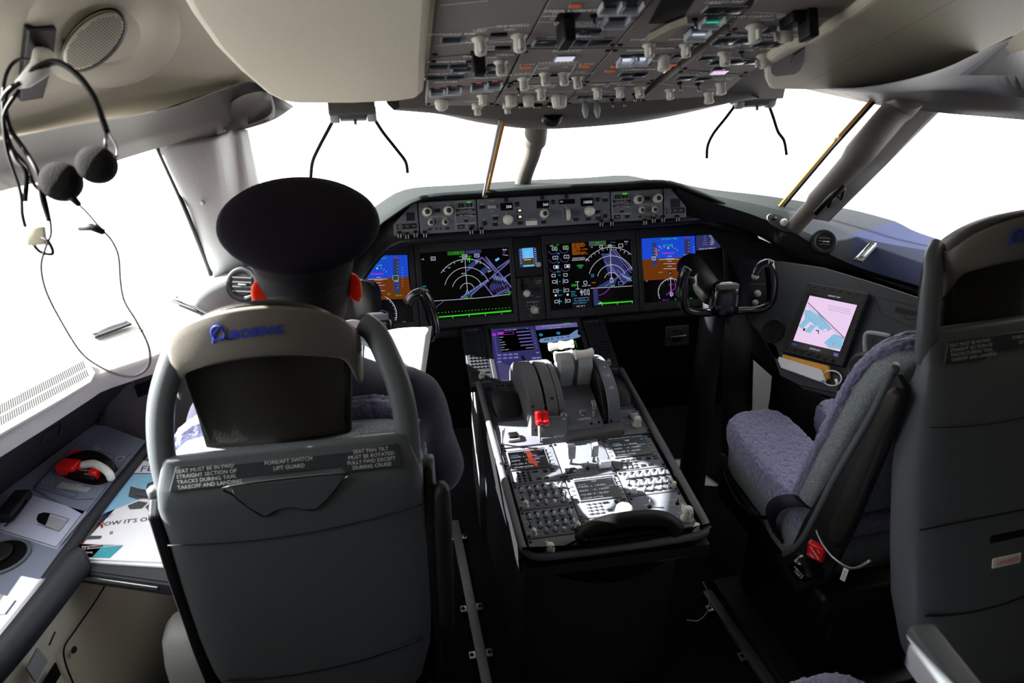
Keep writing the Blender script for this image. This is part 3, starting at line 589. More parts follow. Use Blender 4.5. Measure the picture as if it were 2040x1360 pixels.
    d.rect(568, 549, 128, 30, 'e_dgreen').line([(500, 540), (632, 530), (634, 562), (502, 570), (500, 540)], 3, MG).txt('MAP', 568, 549, 18, G_).txt('PLAN', 695, 541, 15, 'e_lav').rect(668, 572, 24, 20, W, False, 3).txt('240', 668, 572, 14, W).txt('TRK', 640, 573, 13, G_).txt('MAG', 697, 568, 13, G_)
    d.rect(597, 578, 24, 18, W, False, 3).rect(757, 568, 34, 24, W, False, 3).txt('PLN', 800, 536, 16, W).txt('0.0', 800, 556, 16, MG).txt('\u2022 0', 520, 582, 14, W)
    d.rect(683, 848, 22, 34, W, False, 3).txt('VOR', 528, 805, 14, CY).txt('DME', 528, 820, 12, CY).txt('FLAP', 537, 868, 15, AM).txt('TERR', 690, 893, 18, G_).rect(758, 873, 40, 26, 'e_steel', False, 3)
    d.line([(512, 915), (850, 895)], 3, W).line([(580, 972), (625, 955), (668, 912)], 4, MG).poly([(530, 922), (570, 918), (578, 1050), (540, 1056)], 'e_indigo').txt('0.0', 548, 932, 15, MG)
    d.lay(h+.0007).poly([(572, 1033), (855, 1014), (856, 1024), (574, 1046)], G_).line([(582, 1020), (605, 1032), (575, 1040)], 3, W)
    for i, x in enumerate((607, 730, 850)): d.rect(x, 1050-i*10, 3, 12, W)
display(-.393, -.0505, -.030, .262, 'flight display by the centre strip showing the large airport map with white range arcs', nd_capt, -.374, -.067, 0, .230, Z4)
display(-.740, -.3955, -.030, .262, 'flight display partly hidden by the pilot, with blue sky over brown ground', pfd_capt, -.720, -.413, 0, .230, Z4)
display(.0505, .393, -.030, .262, 'flight display with engine readouts, orange messages and a half width map', eicas_fo, .067, .374, 0, .230, Z5)
display(.3955, .740, -.030, .262, 'flight display behind the right yoke, blue over brown with a compass circle below', pfd_fo, .413, .720, 0, .230, Z5)
# ---- centre strip: standby instrument, gear lever, autobrake
t = thing('standby_instrument', 'small square standby display glowing blue between the two inner displays', 'display', DP.P(0, .13, 0))
m = MB(); m.box(DP, (-.048, .048), (.125, .262), (-.004, .010), 'charcoal', .004); m.build('bezel', t)
m = MB(); d = D(m, DP, Z4, .0105); d.poly([(1368, 600), (1510, 588), (1525, 740), (1380, 752)], 'e_sky'); d.lay(.0108).poly([(1368, 600), (1394, 598), (1406, 750), (1380, 752)], 'e_navy').poly([(1484, 590), (1510, 588), (1525, 740), (1498, 743)], 'e_navy').poly([(1400, 680), (1490, 673), (1496, 728), (1404, 735)], 'e_olive')
d.lay(.0111).line([(1400, 678), (1490, 671)], 3, W).rect(1440, 690, 60, 5, W).txt('FLT', 1440, 612, 12, G_)
for i in range(7): d.line([(1375+i*1.3, 612+i*18), (1388+i*1.3, 611+i*18)], 3, W).line([(1495+i*1.3, 605+i*18), (1510+i*1.3, 604+i*18)], 3, W)
for i in range(4): d.line([(1420, 625+i*13), (1456, 623+i*13)], 2, W)
m.build('screen', t); put(t, 'knob', 'round', DP, *Z4(1525, 730), .75, 0, .009)
t = thing('landing_gear_panel', 'narrow dark panel with the round tipped gear lever and autobrake selector', 'panel', DP.P(0, -.03, 0))
m = MB(); m.box(DP, (-.048, .048), (-.030, .122), (-.004, .008), 'ipanel', .003); m.build('panel_face', t)
m = MB(); d = D(m, DP, Z4, .0088); d.rect(1400, 890, 30, 110, 'black').txt('BRAKE SOURCE', 1465, 795, 13, 'ink').txt('LDG GEAR', 1530, 862, 12, 'ink').txt('DOWN', 1530, 880, 12, 'ink').txt('OVRD', 1475, 985, 12, 'ink').txt('UNLOCK', 1530, 992, 11, 'ink').txt('AUTOBRAKE', 1485, 1035, 19, 'ink').txt('OFF', 1440, 1065, 11, 'ink').txt('MAX', 1535, 1085, 11, 'ink').txt('RTO', 1470, 1150, 11, 'ink')
for th in (20, 60, 90, 130, 165, 225): d.line([(1497+38*math.cos(math.radians(th)), 1100-38*math.sin(math.radians(th))), (1497+55*math.cos(math.radians(th)), 1100-55*math.sin(math.radians(th)))], 3, 'ink')
m.build('lettering', t)
a, b = DP.uv(*Z4(1422, 962)); m = MB(); m.tube([DP.P(a-.004, b+.03, 0), DP.P(a-.002, b+.018, .03), DP.P(a, b, .038)], .005, 'knob_dark', 8)
q = m.build('gear_lever', t); m = MB(); m.lathe(DP.M(a, b-.002, .032), [(.004, 0), (.011, .003), (.013, .009), (.010, .015), (.003, .018)], 'knob', 16); o = m.build('lever_knob', q)
for o_ in (o,): o_.location = (0, 0, 0)
put(t, 'button', 'hole', DP, *Z4(1470, 848), .9, 0, .008); put(t, 'guard', 'btn', DP, *Z4(1528, 930), 1.2, 0, .008); put(t, 'knob', 'selector', DP, *Z4(1497, 1100), 1.15, .6, .008)

# ================================================================== GLARESHIELD
gl_top = [A(*p) for p in [(690, 520, 'Y', -.12), (742, 462, 'Y', -.12), (785, 428, 'Y', -.13), (845, 396, 'Y', -.14), (960, 386, 'Y', -.14), (1100, 376, 'Y', -.14), (1230, 370, 'Y', -.14), (1325, 365, 'Y', -.14), (1385, 383, 'Y', -.12), (1450, 410, 'Y', -.10), (1510, 440, 'Y', -.08)]]
R = resample(cr(gl_top, 6), 44)
m = MB()
def dz(i): return min(1, max(0, i/5))*min(1, max(0, (43-i)/7))
R = [p+V((0, 0, .004)) for p in R]
m.grid([[p+V((0, .014, -.012)) for p in R], [p+V((0, .002, -.009)) for p in R], [p+V((0, -.003, -.004)) for p in R], R, [p+V((0, .012, .004)) for p in R], [p+V((p.x*.05, .12, -.034)) for p in R], [V((p.x*1.08, .30, p.z-.10)) for p in R], [V((p.x*1.05, .46, p.z-.17)) for p in R]], 'hood')
hood = m; 
# underside and end cheeks
lowp = [A(*p) for p in [(700, 600, 'Y', -.02), (742, 530, 'Y', -.06), (785, 488, 'Y', -.10), (850, 478, 'Y', -.11), (960, 468, 'Y', -.11), (1100, 458, 'Y', -.11), (1230, 450, 'Y', -.11), (1368, 440, 'Y', -.11), (1420, 436, 'Y', -.09), (1470, 448, 'Y', -.06), (1515, 480, 'Y', -.02)]]
RL = resample(cr(lowp, 6), 44)
m.grid([[p+V((0, .014, -.012)) for p in R], [p+V((0, .05, -.014)) for p in R], [a.lerp(b, .5)+V((0, .065, 0)) for a, b in zip(R, RL)], [p+V((0, .012, .006)) for p in RL], RL, [p+V((0, .05, -.03)) for p in RL], [p+V((0, .14, -.06)) for p in RL]], 'charcoal')
tag(m.build('glareshield'), 'dark glareshield hood running across above the displays', 'glareshield')
bB = .5*(GP.uv(785, 470)[1]+GP.uv(1367, 433)[1]); bT = GP.uv(1100, 388)[1]
def gpanel(name, label, pxs, cut=None):
    a0, a1 = GP.uv(*pxs[0])[0]+.001, GP.uv(*pxs[1])[0]-.001
    t = thing(name, label, 'panel', GP.P((a0+a1)/2, bB, 0)); m = MB()
    if cut == 'L': pts = [(a0, bB), (a1, bB), (a1, bT), (a1-.012, bT), (a0, bB+.035)]
    elif cut == 'R': pts = [(a0, bB), (a1, bB), (a1, bB+.035), (a0+.025, bT), (a0, bT)]
    else: pts = [(a0, bB), (a1, bB), (a1, bT), (a0, bT)]
    m.prism([GP.P(a, b, 0) for a, b in pts], -GP.n*.03, 'panel'); m.build('panel_face', t, bevel=.0025); return t
GZ = {'h': .001}
t = gpanel('glareshield_end_panel', 'left end section of the glareshield panel with three small square push buttons', [(785, 470), (836, 462)], 'L')
m = MB(); d = D(m, GP, Z4, .001); d.rect(485, 335, 70, 68, 'charcoal').rect(455, 415, 165, 44, 'charcoal').lay(.0014).circ(400, 418, 15, 'ink', 2.5).txt('A/P', 400, 418, 11, 'ink').txt('CAB', 457, 413, 13, 'ink').txt('EXT', 514, 411, 13, 'ink'); m.build('lettering', t)
t = gpanel('glareshield_end_panel', 'right end section of the glareshield panel with a round symbol and two captions', [(1323.5, 440), (1368, 436)], 'R')
m = MB(); d = D(m, GP, Z5, .001); d.rect(1205, 222, 80, 70, 'charcoal').rect(1205, 283, 160, 42, 'charcoal').lay(.0014).circ(1153, 285, 15, 'ink', 2.5).txt('A/P', 1153, 285, 11, 'ink').txt('CAB', 1203, 283, 13, 'ink').txt('EXT', 1250, 281, 13, 'ink'); m.build('lettering', t)
def efis(t, Z, P0, mirrored):
    m = MB(); d = D(m, GP, Z, .001)
    def f(X, Y): return P0(X, Y)
    for (X, Y, k, s) in ((620, 296, 'dial', 1.35), (795, 285, 'dial', 1.35), (653, 383, 'dial_s', 1.2), (770, 380, 'dial_s', 1.2)): put(t, 'knob', k, GP, *Z(*f(X, Y)), s)
    for i in range(3):
        put(t, 'button', 'bar', GP, *Z(*f(657+57*i, 438-3*i)), 1.35); put(t, 'button', 'bar', GP, *Z(*f(880+56*i, 283-2*i)), 1.15); put(t, 'button', 'bar', GP, *Z(*f(882+56*i, 323-3*i)), 1.2)
    put(t, 'button', 'btn', GP, *Z(*f(897, 245)), 1.0); put(t, 'button', 'btn', GP, *Z(*f(968, 240)), 1.0); put(t, 'button', 'btn', GP, *Z(*f(898, 418)), 1.0); put(t, 'button', 'btn', GP, *Z(*f(990, 415)), .8); put(t, 'button', 'btn', GP, *Z(*f(942, 370)), .6); put(t, 'button', 'btn', GP, *Z(*f(707, 285)), .9)
    d.txt('MINS', *f(615, 250), 12, 'ink').txt('BARO', *f(795, 232), 12, 'ink').txt('ND', *f(706, 332), 12, 'ink').txt('MODE', *f(648, 350), 13, 'ink').txt('RANGE', *f(766, 345), 13, 'ink').line([f(645, 338), f(695, 334)], 2, 'ink').line([f(720, 332), f(765, 330)], 2, 'ink')
    d.lay(.0014).txt('-', *f(733, 385), 22, 'ink').txt('+', *f(807, 380), 22, 'ink').txt('FWD', *f(940, 352), 11, 'ink').txt('CANC/RCL', *f(988, 392), 11, 'ink')
    d.line([f(850, 215), f(858, 440)], 3, 'ink').line([f(855, 395), f(1025, 385)], 3, 'ink').line([f(943, 390), f(947, 437)], 3, 'ink').line([f(868, 212), f(995, 205), f(998, 260), f(870, 266), f(868, 212)], 3, 'ink').rect(*f(993, 319), 42, 24, 'ink', False, 3)
    d.lay(.0048).rect(*f(963, 218), 36, 10, G_).txt('L', *f(897, 246), 15, 'ink').txt('R', *f(968, 243), 15, 'ink').txt('SYS  CDU  INFO', *f(937, 284), 14, 'ink').txt('CHKL  COMM  ND', *f(938, 323), 14, 'ink').txt('ENG', *f(898, 418), 14, 'ink').txt('WXR   STA   TERR', *f(714, 435), 14, 'ink'); m.build('lettering', t)
t = gpanel('display_control_panel', 'left glareshield control panel with four round knobs beside the pilot cap', [(837, 462), (952, 455)]); efis(t, Z4, lambda X, Y: (X, Y), 0)
t = gpanel('display_control_panel', 'right glareshield control panel with four round knobs and a green lit bar', [(1218.5, 445), (1322, 440)])
efis(t, Z5, lambda X, Y: (900+(X-620)*.886, 190+(Y-292)*.97) if X < 849 else (705+(X-868)*.9, 148+(Y-218)*.93), 1)
t = gpanel('mode_control_panel', 'long autopilot control panel in the middle of the glareshield with lit number windows', [(953, 455), (1217.5, 445)])
m = MB(); d = D(m, GP, Z4, .001)
def win(t, Z, X, Y, w, h, s, fs, tx=0, label=None):
    mm = MB(); dd = D(mm, GP, Z, .001); a, b = dd.q(X, Y); mm.box(GP, (a-w*dd.k/2, a+w*dd.k/2), (b-h*dd.k/2, b+h*dd.k/2), (0, .0015), 'screenblack', .0005); dd.lay(.0019).txt(s, X+tx, Y, fs, 'e_white'); mm.build('number_window', t)
win(t, Z4, 1273, 253, 105, 62, '200', 32, 18); win(t, Z4, 1570, 235, 108, 62, '360', 32, 22); win(t, Z5, 323, 210, 128, 38, 'V/S', 16, -45); win(t, Z5, 487, 213, 105, 62, '10000', 30, 4)
d.txt('IAS', 1236, 243, 14, 'ink').txt('HDG', 1530, 232, 14, 'ink').txt('A/P', 1072, 234, 18, 'ink').txt('A/T ARM', 1150, 205, 13, 'ink').txt('IAS   MACH', 1275, 196, 12, 'ink').txt('OFF', 1150, 292, 12, 'ink').txt('F/D', 1087, 352, 13, 'ink').txt('ON', 1087, 364, 11, 'ink').txt('OFF', 1093, 424, 12, 'ink').txt('CLB CON', 1178, 327, 14, 'ink').txt('A/T', 1178, 380, 13, 'ink').txt('SPD', 1357, 208, 11, 'ink').txt('LNAV', 1377, 262, 12, 'ink').txt('VNAV', 1380, 318, 12, 'ink').txt('FLCH', 1386, 370, 12, 'ink').txt('A/P DISENGAGE', 1475, 358, 13, 'ink').txt('HOLD', 1578, 356, 13, 'ink').txt('HDG   TRK', 1560, 185, 12, 'ink').txt('AUTO', 1520, 318, 11, 'ink').txt('SEL', 1635, 310, 11, 'ink')
d.line([(1278, 360), (1275, 300)], 2, 'ink').line([(1290, 355), (1372, 335)], 2, 'ink').line([(1295, 370), (1372, 388)], 2, 'ink').line([(1255, 370), (1195, 398)], 2, 'ink')
d.lay(.0045).rect(1380, 285, 24, 16, 'e_warm').rect(1383, 337, 24, 16, 'e_warm').lay(.002).rect(1478, 388, 98, 38, 'white')
d = D(m, GP, Z5, .001); d.txt('V/S  FPA', 320, 168, 12, 'ink').txt('ALTITUDE', 487, 158, 14, 'ink').txt('AUTO  1000', 490, 262, 12, 'ink').txt('ALT', 570, 168, 11, 'ink').txt('A/P', 635, 176, 18, 'ink').txt('VERT', 278, 273, 12, 'ink').txt('UP', 290, 360, 11, 'ink').txt('LOC/FAC', 398, 338, 12, 'ink').txt('HOLD', 497, 330, 12, 'ink').txt('APP', 580, 325, 12, 'ink').txt('INHIBIT', 570, 275, 12, 'ink').txt('F/D', 634, 293, 13, 'ink').txt('OFF', 637, 350, 11, 'ink').line([(287, 285), (290, 345)], 2, 'ink').line([(345, 350), (375, 365)], 2, 'ink').line([(330, 262), (300, 240)], 2, 'ink')
m.build('lettering', t)
put(t, 'knob', 'smooth', GP, *Z4(1282, 360), 1.5); put(t, 'knob', 'dial', GP, *Z4(1580, 310), 1.25); put(t, 'knob', 'smooth', GP, *Z5(502, 287), 1.5)
for X, Y in ((1358, 233), (1270, 198), (1090, 392)): put(t, 'button', 'hole', GP, *Z4(X, Y), 1.15)
for X, Y in ((210, 213), (122, 180), (572, 192), (320, 167), (635, 328)): put(t, 'button', 'hole', GP, *Z5(X, Y), 1.1)
for X, Y in ((1072, 258), (1180, 350), (1180, 400), (1380, 287), (1383, 338), (1386, 388), (1578, 380)): put(t, 'button', 'btn', GP, *Z4(X, Y), .85)
for X, Y in ((398, 355), (497, 350), (580, 345), (575, 293), (635, 198)): put(t, 'button', 'btn', GP, *Z5(X, Y), .9)
for X, Y in ((1135, 255), (1168, 253)): put(t, 'switch', 'lkey', GP, *Z4(X, Y), 1.6)
a, b = GP.uv(*Z5(332, 315)); m = MB(); m.lathe(Matrix.Translation(GP.P(a, b, 0)) @ GP.u.to_track_quat('Z', 'Y').to_matrix().to_4x4(), [(.017, -.005), (.018, -.003), (.018, .003), (.017, .005)], 'knob', 40, flute=.04, fn=20); m.build('thumbwheel', t)
# small clips with paired pins under the glareshield
for i, (X, Y, Zf) in enumerate(((395, 492, Z4), (457, 500, Z4), (528, 488, Z4), (605, 488, Z4), (985, 462, Z4), (1070, 458, Z4), (605, 392, Z5), (690, 388, Z5), (960, 382, Z5), (1030, 365, Z5), (1107, 358, Z5), (1225, 353, Z5))):
    px, py = Zf(X, Y); m = MB(); p = A(px, py, 'Y', -.125)
    for s in (-.004, .004): m.box(Pl(p, (1, 0, 0), (0, 0, 1)), (s-.0015, s+.0015), (-.006, .006), (-.002, .002), 'lightgrey')
    m.box(Pl(p, (1, 0, 0), (0, 0, 1)), (-.006, .006), (-.009, .012), (-.02, -.002), 'black')
    tag(m.build('panel_latch'), 'small twin pin latch hanging from the underside of the glareshield', 'latch', 'latches under the glareshield')

# ================================================================== AISLE STAND
CR = (-.219, -.073, .073, .219)
def b7(X, Y, Z=None): return PP.uv(*(Z or Z7)(X, Y))[1]
bA, bB_, bC = b7(450, 535), b7(525, 760), b7(590, 1010)
t = thing('centre_pedestal', 'dark aisle stand between the seats with a rounded base and a raised rim', 'pedestal', (0, -.8, 0))
# forward section side walls and rim
rimL = [PP.P(*PP.uv(*p), 0) for p in [(912, 650), (937, 772), (948, 790), (990, 888)]]+[PP.P(-.243, y, 0) for y in (-.1, -.2, -.3, -.38)]
def body(z0, z1, hw, ya, n=24):
    out = []
    for z in (z0, z1):
        out.append([V((-hw, .0, z)), V((-hw, -.5, z))]+[V((-hw*math.cos(PI*i/14), ya+(-.06)*math.sin(PI*i/14)**.8, z)) for i in range(15)]+[V((hw, -.5, z)), V((hw, .0, z))])
    return out
m = MB(); m.grid(body(0, .56, .215, -.90)+[body(0, .60, .225, -.93)[1]], 'ipanel', sm=False); m.build('base_cover', t, smooth_angle=.5)
m = MB()                                              # black aft shroud with curved lower edge
rows = []
for f in (0, .3, .6, 1):
    rows.append([V((-.24+.48*i/16, -1.035+.06*f+(-.02-.02*f)*math.sin(PI*i/16), .632-f*(.10+.075*math.sin(PI*i/16)))) for i in range(17)])
m.grid(rows, 'black'); 
m.prism([V((-.243, -.35, .62)), V((-.243, -1.03, .61)), V((-.236, -.98, .50)), V((-.23, -.3, .45))], (.012, 0, 0), 'charcoal'); m.prism([V((.243, -.35, .62)), V((.243, -1.03, .61)), V((.236, -.98, .50)), V((.23, -.3, .45))], (-.012, 0, 0), 'charcoal')
m.build('aft_shroud', t)
m = MB(); rim = [PP.P(-.236, y, .006) for y in (.30, .15, 0, -.15, -.30, -.40)]+[PP.P(-.230, -.425, .006), PP.P(-.205, -.447, .006)]+[PP.P(x, -.452, .006) for x in (-.1, 0, .1)]+[PP.P(.205, -.447, .006), PP.P(.230, -.425, .006)]+[PP.P(.236, y, .006) for y in (-.40, -.30, -.15, 0, .15, .30)]
m.tube(cr(rim, 4), .010, 'sidegrey', 8, flat=1.0); m.build('rim', t)
m = MB(); m.prism([PP.P(-.235, -.45, -.028), PP.P(.235, -.45, -.028), PP.P(.235, .36, -.028), PP.P(-.235, .36, -.028)], (0, 0, -.03), 'charcoal'); m.build('top_deck', t)
for s_ in (-1, 1): m = MB(); m.prism([V((s_*.21, -.26, .62)), V((s_*.235, -.26, .62)), V((s_*.225, -.02, .71)), V((s_*.20, -.02, .71))], (0, 0, -.6), 'sidegrey'); m.build('side_panel', t)
m = MB(); q = Pl((.02, -1.0, .50), (1, 0, .05), (0, -.2, 1)); m.box(q, (-.03, .18), (-.003, .003), (.0, .012), 'sidegrey', .002); m.build('trim_strip', t)

def pmod(name, label, cat, a0, a1, b0, b1, mat='panel', th=.024, grp=None, h=0):
    t = thing(name, label, cat, PP.P((a0+a1)/2, (b0+b1)/2, h-th), grp); m = MB()
    m.box(PP, (a0+.0012, a1-.0012), (b0+.0012, b1-.0012), (h-th, h), mat, .002); m.build('panel_face', t)
    for x in (a0+.007, a1-.007):
        for y in (b0+.009, b1-.009): inst('screw', K['screw'], PP.M(x, y, h-.0004), t)
    return t
def rtp(label, a0, a1, b0, b1, scr, keys, Z=Z7, red=False):
    """radio tuning unit: screen corners in crop px, keypad layout from them"""
    t = pmod('radio_tuning_panel', label, 'radio panel', a0, a1, b0, b1, grp='radio tuning panels')
    q = [PP.uv(*Z(*p)) for p in scr]                  # TL TR BR BL
    x0 = (q[0][0]+q[3][0])/2; x1 = (q[1][0]+q[2][0])/2; y1 = (q[0][1]+q[1][1])/2; y0 = (q[2][1]+q[3][1])/2
    m = MB(); m.box(PP, (x0-.004, x1+.004), (y0-.004, y1+.004), (0, .004), 'sidegrey', .001); m.build('screen_frame', t)
    m = MB(); m.quad(PP, (x0, x1), (y0, y1), .0043, 'screenblack'); H = y1-y0; L = x1-x0; h = .0047; f = H*.11
    def tx(s_, fx, fy, mt='e_white', al='L', k=1): m.text(PP, s_, x0+L*fx, y0+H*fy, f*k, mt, h, al)
    tx('VHF', .5, .92, al='C'); tx('1/2', .95, .92, 'e_sky', 'R', .9); tx('ACTIVE', .06, .79, 'e_sky', 'L', .85); tx('<118.375 - L - 118.625>', .03, .68); tx('<DATA     - C - 118.000>', .03, .47); tx('STANDBY', .70, .58, 'e_sky', 'L', .8); tx('<121.500 - R - 126.475>', .03, .26); tx('<STORE ACTIVE', .04, .07)
    if red: m.poly([PP.P(x0+L*fx, y0+H*fy, .0052) for fx, fy in ((.48, .98), (.60, .98), (.66, .75), (.60, .60), (.68, .40), (.70, .02), (.62, .02), (.58, .25), (.46, .28), (.50, .55))], 'e_red')  # reflection painted as a glowing red shape over the screen
    m.build('screen', t)
    for i in range(6): inst('key', K['wbar'], PP.M(x0+L*(i+.5)/6, y1+.010, 0), t)
    for s_, X in ((-1, x0-.011), (1, x1+.011)):
        for i in range(4): inst('key', K['wbar'], PP.M(X, y0+H*(.15+.22*i), 0) @ Matrix.Scale(.55, 4), t)
    kx, ky, n = keys
    for i in range(3):
        for j in range(4): inst('key', K['lkey' if j > -1 and n else 'key'], PP.M(x0+.012+i*.0145, y0-.014-j*.0115, 0), t)
    for (X, Y, k, s_) in ((.58, .016, 'bar', 1.0), (.85, .018, 'key', 1.4), (.62, .045, 'btn', .7), (.82, .045, 'btn', .7), (1.05, .012, 'bar', .8), (1.05, .022, 'bar', .8)): inst('key', K[k], PP.M(x0+L*X, y0-Y, 0) @ Matrix.Scale(s_, 4), t)
    return t
rtp('radio tuning panel on the left of the pedestal with a painted red screen reflection', CR[0], CR[1], bA, b7(380, 215), [(185, 285), (500, 250), (552, 395), (222, 428)], (0, 0, 0), red=True)
bC1, bC0 = b7(930, 480), b7(1080, 830)
rtp('radio tuning panel in the middle column, sunlit around its screen', CR[1], CR[2], bC0, bC1, [(768, 542), (1108, 500), (1172, 660), (832, 705)], (0, 0, 1))
bR1, bR0 = b7(1240, 135), b7(1360, 418)
rtp('radio tuning panel on the right of the pedestal beside the empty seat', CR[2], CR[3], bR0, bR1, [(1075, 182), (1385, 148), (1452, 280), (1142, 320)], (0, 0, 1))
def acp(label, a0, a1, b0, b1):
    t = pmod('audio_control_panel', label, 'audio panel', a0, a1, b0, b1, grp='audio control panels'); W_ = a1-a0; H = b1-b0
    m = MB()
    def put2(fx, fy, k, s_=1, n_='knob'): inst(n_, K[k], PP.M(a0+W_*fx, b0+H*fy, 0) @ Matrix.Scale(s_, 4), t)
    for i in range(6): put2(.14+.145*i, .86-.0*i, 'hole', .95, 'mic_key'); put2(.14+.145*i, .70, 'cone', .9)
    for i in range(5): put2(.29+.145*i, .52, 'hole', .95, 'mic_key'); put2(.29+.145*i, .37, 'cone', .9)
    for i, k in enumerate(('cone', 'cone', 'smooth', 'cone')): put2(.36+.155*i, .17, k, 0.85 if k == 'cone' else .5)
    put2(.12, .42, 'toggle', .8, 'switch'); put2(.15, .14, 'selector', .62, 'selector_switch'); put2(.92, .17, 'selector', .62, 'selector_switch')
    for i in range(5): m.line(PP, [(a0+W_*(.17+.145*i), b0+H*.70), (a0+W_*(.25+.145*i), b0+H*.70)], .0009, 'ink', .0008)
    m.line(PP, [(a0+W_*.10, b0+H*.36), (a0+W_*.14, b0+H*.36), (a0+W_*.14, b0+H*.50), (a0+W_*.10, b0+H*.50)], .0008, 'ink', .0008, True)
    m.text(PP, 'VOR', a0+W_*.06, b0+H*.20, .006, 'ink', .0008); m.text(PP, 'INT', a0+W_*.12, b0+H*.30, .005, 'ink', .0008); m.text(PP, 'MIC', a0+W_*.07, b0+H*.60, .005, 'ink', .0008); m.line(PP, [(a0+W_*.2, b0+H*.12), (a0+W_*.8, b0+H*.12)], .0006, 'ink', .0008)
    m.build('lettering', t); return t
acp('audio control panel on the left of the pedestal, directly under the radio panel', CR[0], CR[1], bB_, bA)
acp('audio control panel lowest on the left of the pedestal, behind the other one', CR[0], CR[1], bC, bB_)
bR2 = b7(1480, 635)
acp('audio control panel on the right of the pedestal with pale dome knobs', CR[2], CR[3], bR2, bR0)
# plain panel, right, with door power knob
bR3 = b7(1830, 925)
t = pmod('door_control_panel', 'mostly bare grey pedestal panel with toggles and a pale round selector', 'panel', CR[2], CR[3], bR3, bR2)
m = MB(); d = D(m, PP, Z7, .0008); d.txt('GND', 1435, 715, 15, 'ink').txt('PROX MAINT', 1425, 732, 15, 'ink').txt('FLOOR LIGHTS', 1655, 685, 16, 'ink').txt('OFF', 1665, 700, 13, 'ink').txt('BRT', 1635, 735, 13, 'ink').txt('DIM', 1725, 718, 13, 'ink').txt('OBS AUDIO', 1725, 800, 17, 'ink').txt('NORM', 1740, 818, 13, 'ink').txt('CAPT', 1680, 838, 13, 'ink').txt('F/O', 1815, 815, 13, 'ink').txt('DOOR', 1470, 820, 14, 'ink').line([(1335, 805), (1535, 782), (1570, 835)], 3, 'ink').circ(1438, 752, 30, 'ink', 3).circ(1682, 728, 30, 'ink', 3); m.build('lettering', t)
put(t, 'switch', 'toggle', PP, *Z7(1438, 752)); put(t, 'switch', 'toggle', PP, *Z7(1682, 722)); put(t, 'knob', 'selector', PP, *Z7(1765, 855), 1.35, .3)
t = pmod('evacuation_panel', 'low strip at the right aft corner of the pedestal with a small fluted knob', 'panel', CR[2], CR[3], -.425, bR3)
m = MB(); d = D(m, PP, Z7, .0008); d.txt('WORK', 1785, 950, 13, 'ink').txt('TBL', 1785, 965, 13, 'ink').circ(1845, 975, 34, 'ink', 3); m.build('lettering', t); put(t, 'knob', 'stack', PP, *Z7(1845, 975), .9)
t = pmod('printer_panel', 'dark panel in the middle column under the handset with a pale rudder trim knob', 'panel', CR[1], CR[2], -.425, bC0, 'sidegrey')
put(t, 'trim_knob', 'big', PP, *Z7(1205, 862), 1.4, .2); m = MB(); d = D(m, PP, Z7, .0008); d.txt('RUDDER TRIM', 940, 920, 16, 'ink'); m.build('lettering', t)
t = pmod('door_access_panel', 'dark strip at the left aft corner of the pedestal marked for the door access', 'panel', CR[0], CR[1], -.425, bC, 'sidegrey')
m = MB(); d = D(m, PP, Z7, .0008); d.txt('FD DOOR ACCESS', 525, 1122, 17, 'ink').txt('AUTO', 520, 1143, 14, 'ink').txt('UNLKD', 460, 1163, 14, 'ink').txt('DENY', 605, 1145, 14, 'ink'); m.build('lettering', t); put(t, 'knob', 'selector', PP, *Z7(555, 1160), 1.1, .5)
# cut-out switch panel in front of the middle radio
t = pmod('stabiliser_cutout_panel', 'sunlit pedestal panel with two upright grey levers and a square guard', 'panel', CR[1], CR[2], bC1, b7(800, 165), 'panel')
for X, Y, hh in ((740, 370, .052), (940, 350, .052)):
    a, b = PP.uv(*Z7(X, Y)); m = MB(); m.tube([PP.P(a, b, 0), PP.P(a+.0, b, hh*.55)], .0045, 'metalgrey', 10); g_ = PP.off(a, b, 0); m.box(g_, (-.010, .010), (-.010, .010), (hh*.45, hh+.012), 'lightgrey', .003); m.build('lever', t)
put(t, 'switch', 'hbtn', PP, *Z7(740, 440), 1.3); put(t, 'switch', 'guard', PP, *Z7(1030, 385), 1.25); put(t, 'switch', 'toggle', PP, *Z7(890, 415), 1)
m = MB(); d = D(m, PP, Z7, .0008); d.txt('ALTN PITCH TRIM', 870, 378, 12, 'ink').txt('STAB', 800, 215, 13, 'ink').line([(800, 390), (950, 372), (975, 440), (820, 460), (800, 390)], 2, 'ink'); m.build('lettering', t)
# ---- handset lying over the pedestal end
t = thing('telephone_handset', 'black telephone handset lying across the aft end of the pedestal', 'handset', PP.P(.08, -.40, 0))
hp = [(Z7(870, 1075), .012), (Z7(850, 1010), .020), (Z7(960, 935), .030), (Z7(1130, 885), .040), (Z7(1320, 858), .044), (Z7(1500, 853), .042), (Z7(1600, 880), .034), (Z7(1665, 940), .022), (Z7(1690, 985), .012)]
pts = [PP.at(*p, h) for p, h in hp]
m = MB(); m.tube(cr(pts, 6), [.015, .016, .017, .018, .019, .020, .020, .021, .022, .022, .023, .023]+[.024]*30+[.023]*7, 'rubber', 14, flat=.8, upv=(0, 0, 1)); m.build('grip', t)
m = MB(); m.box(PP, (.0, .0), (0, 0), (0, 0), 'rubber') if False else None
a0, b0 = PP.uv(*Z7(860, 1040)); a1, b1 = PP.uv(*Z7(1660, 985))
m.box(PP, (a0+.004, a1-.004), (min(b0, b1)-.012, max(b0, b1)-.0), (0, .026), 'black', .006); m.build('cradle', t)
m = MB(); a, b = PP.uv(*Z7(860, 970), .02); m.box(PP, (a-.022, a+.016), (b-.014, b+.014), (.012, .034), 'rubber', .008, rot=.3); m.build('mouthpiece', t)
m = MB(); m.tube(cr([PP.at(*Z7(820, 1040), .016), PP.at(*Z7(720, 1085), .012), PP.at(*Z7(630, 1140), .006)], 6), .0035, 'rubber', 8); m.build('cord', t)

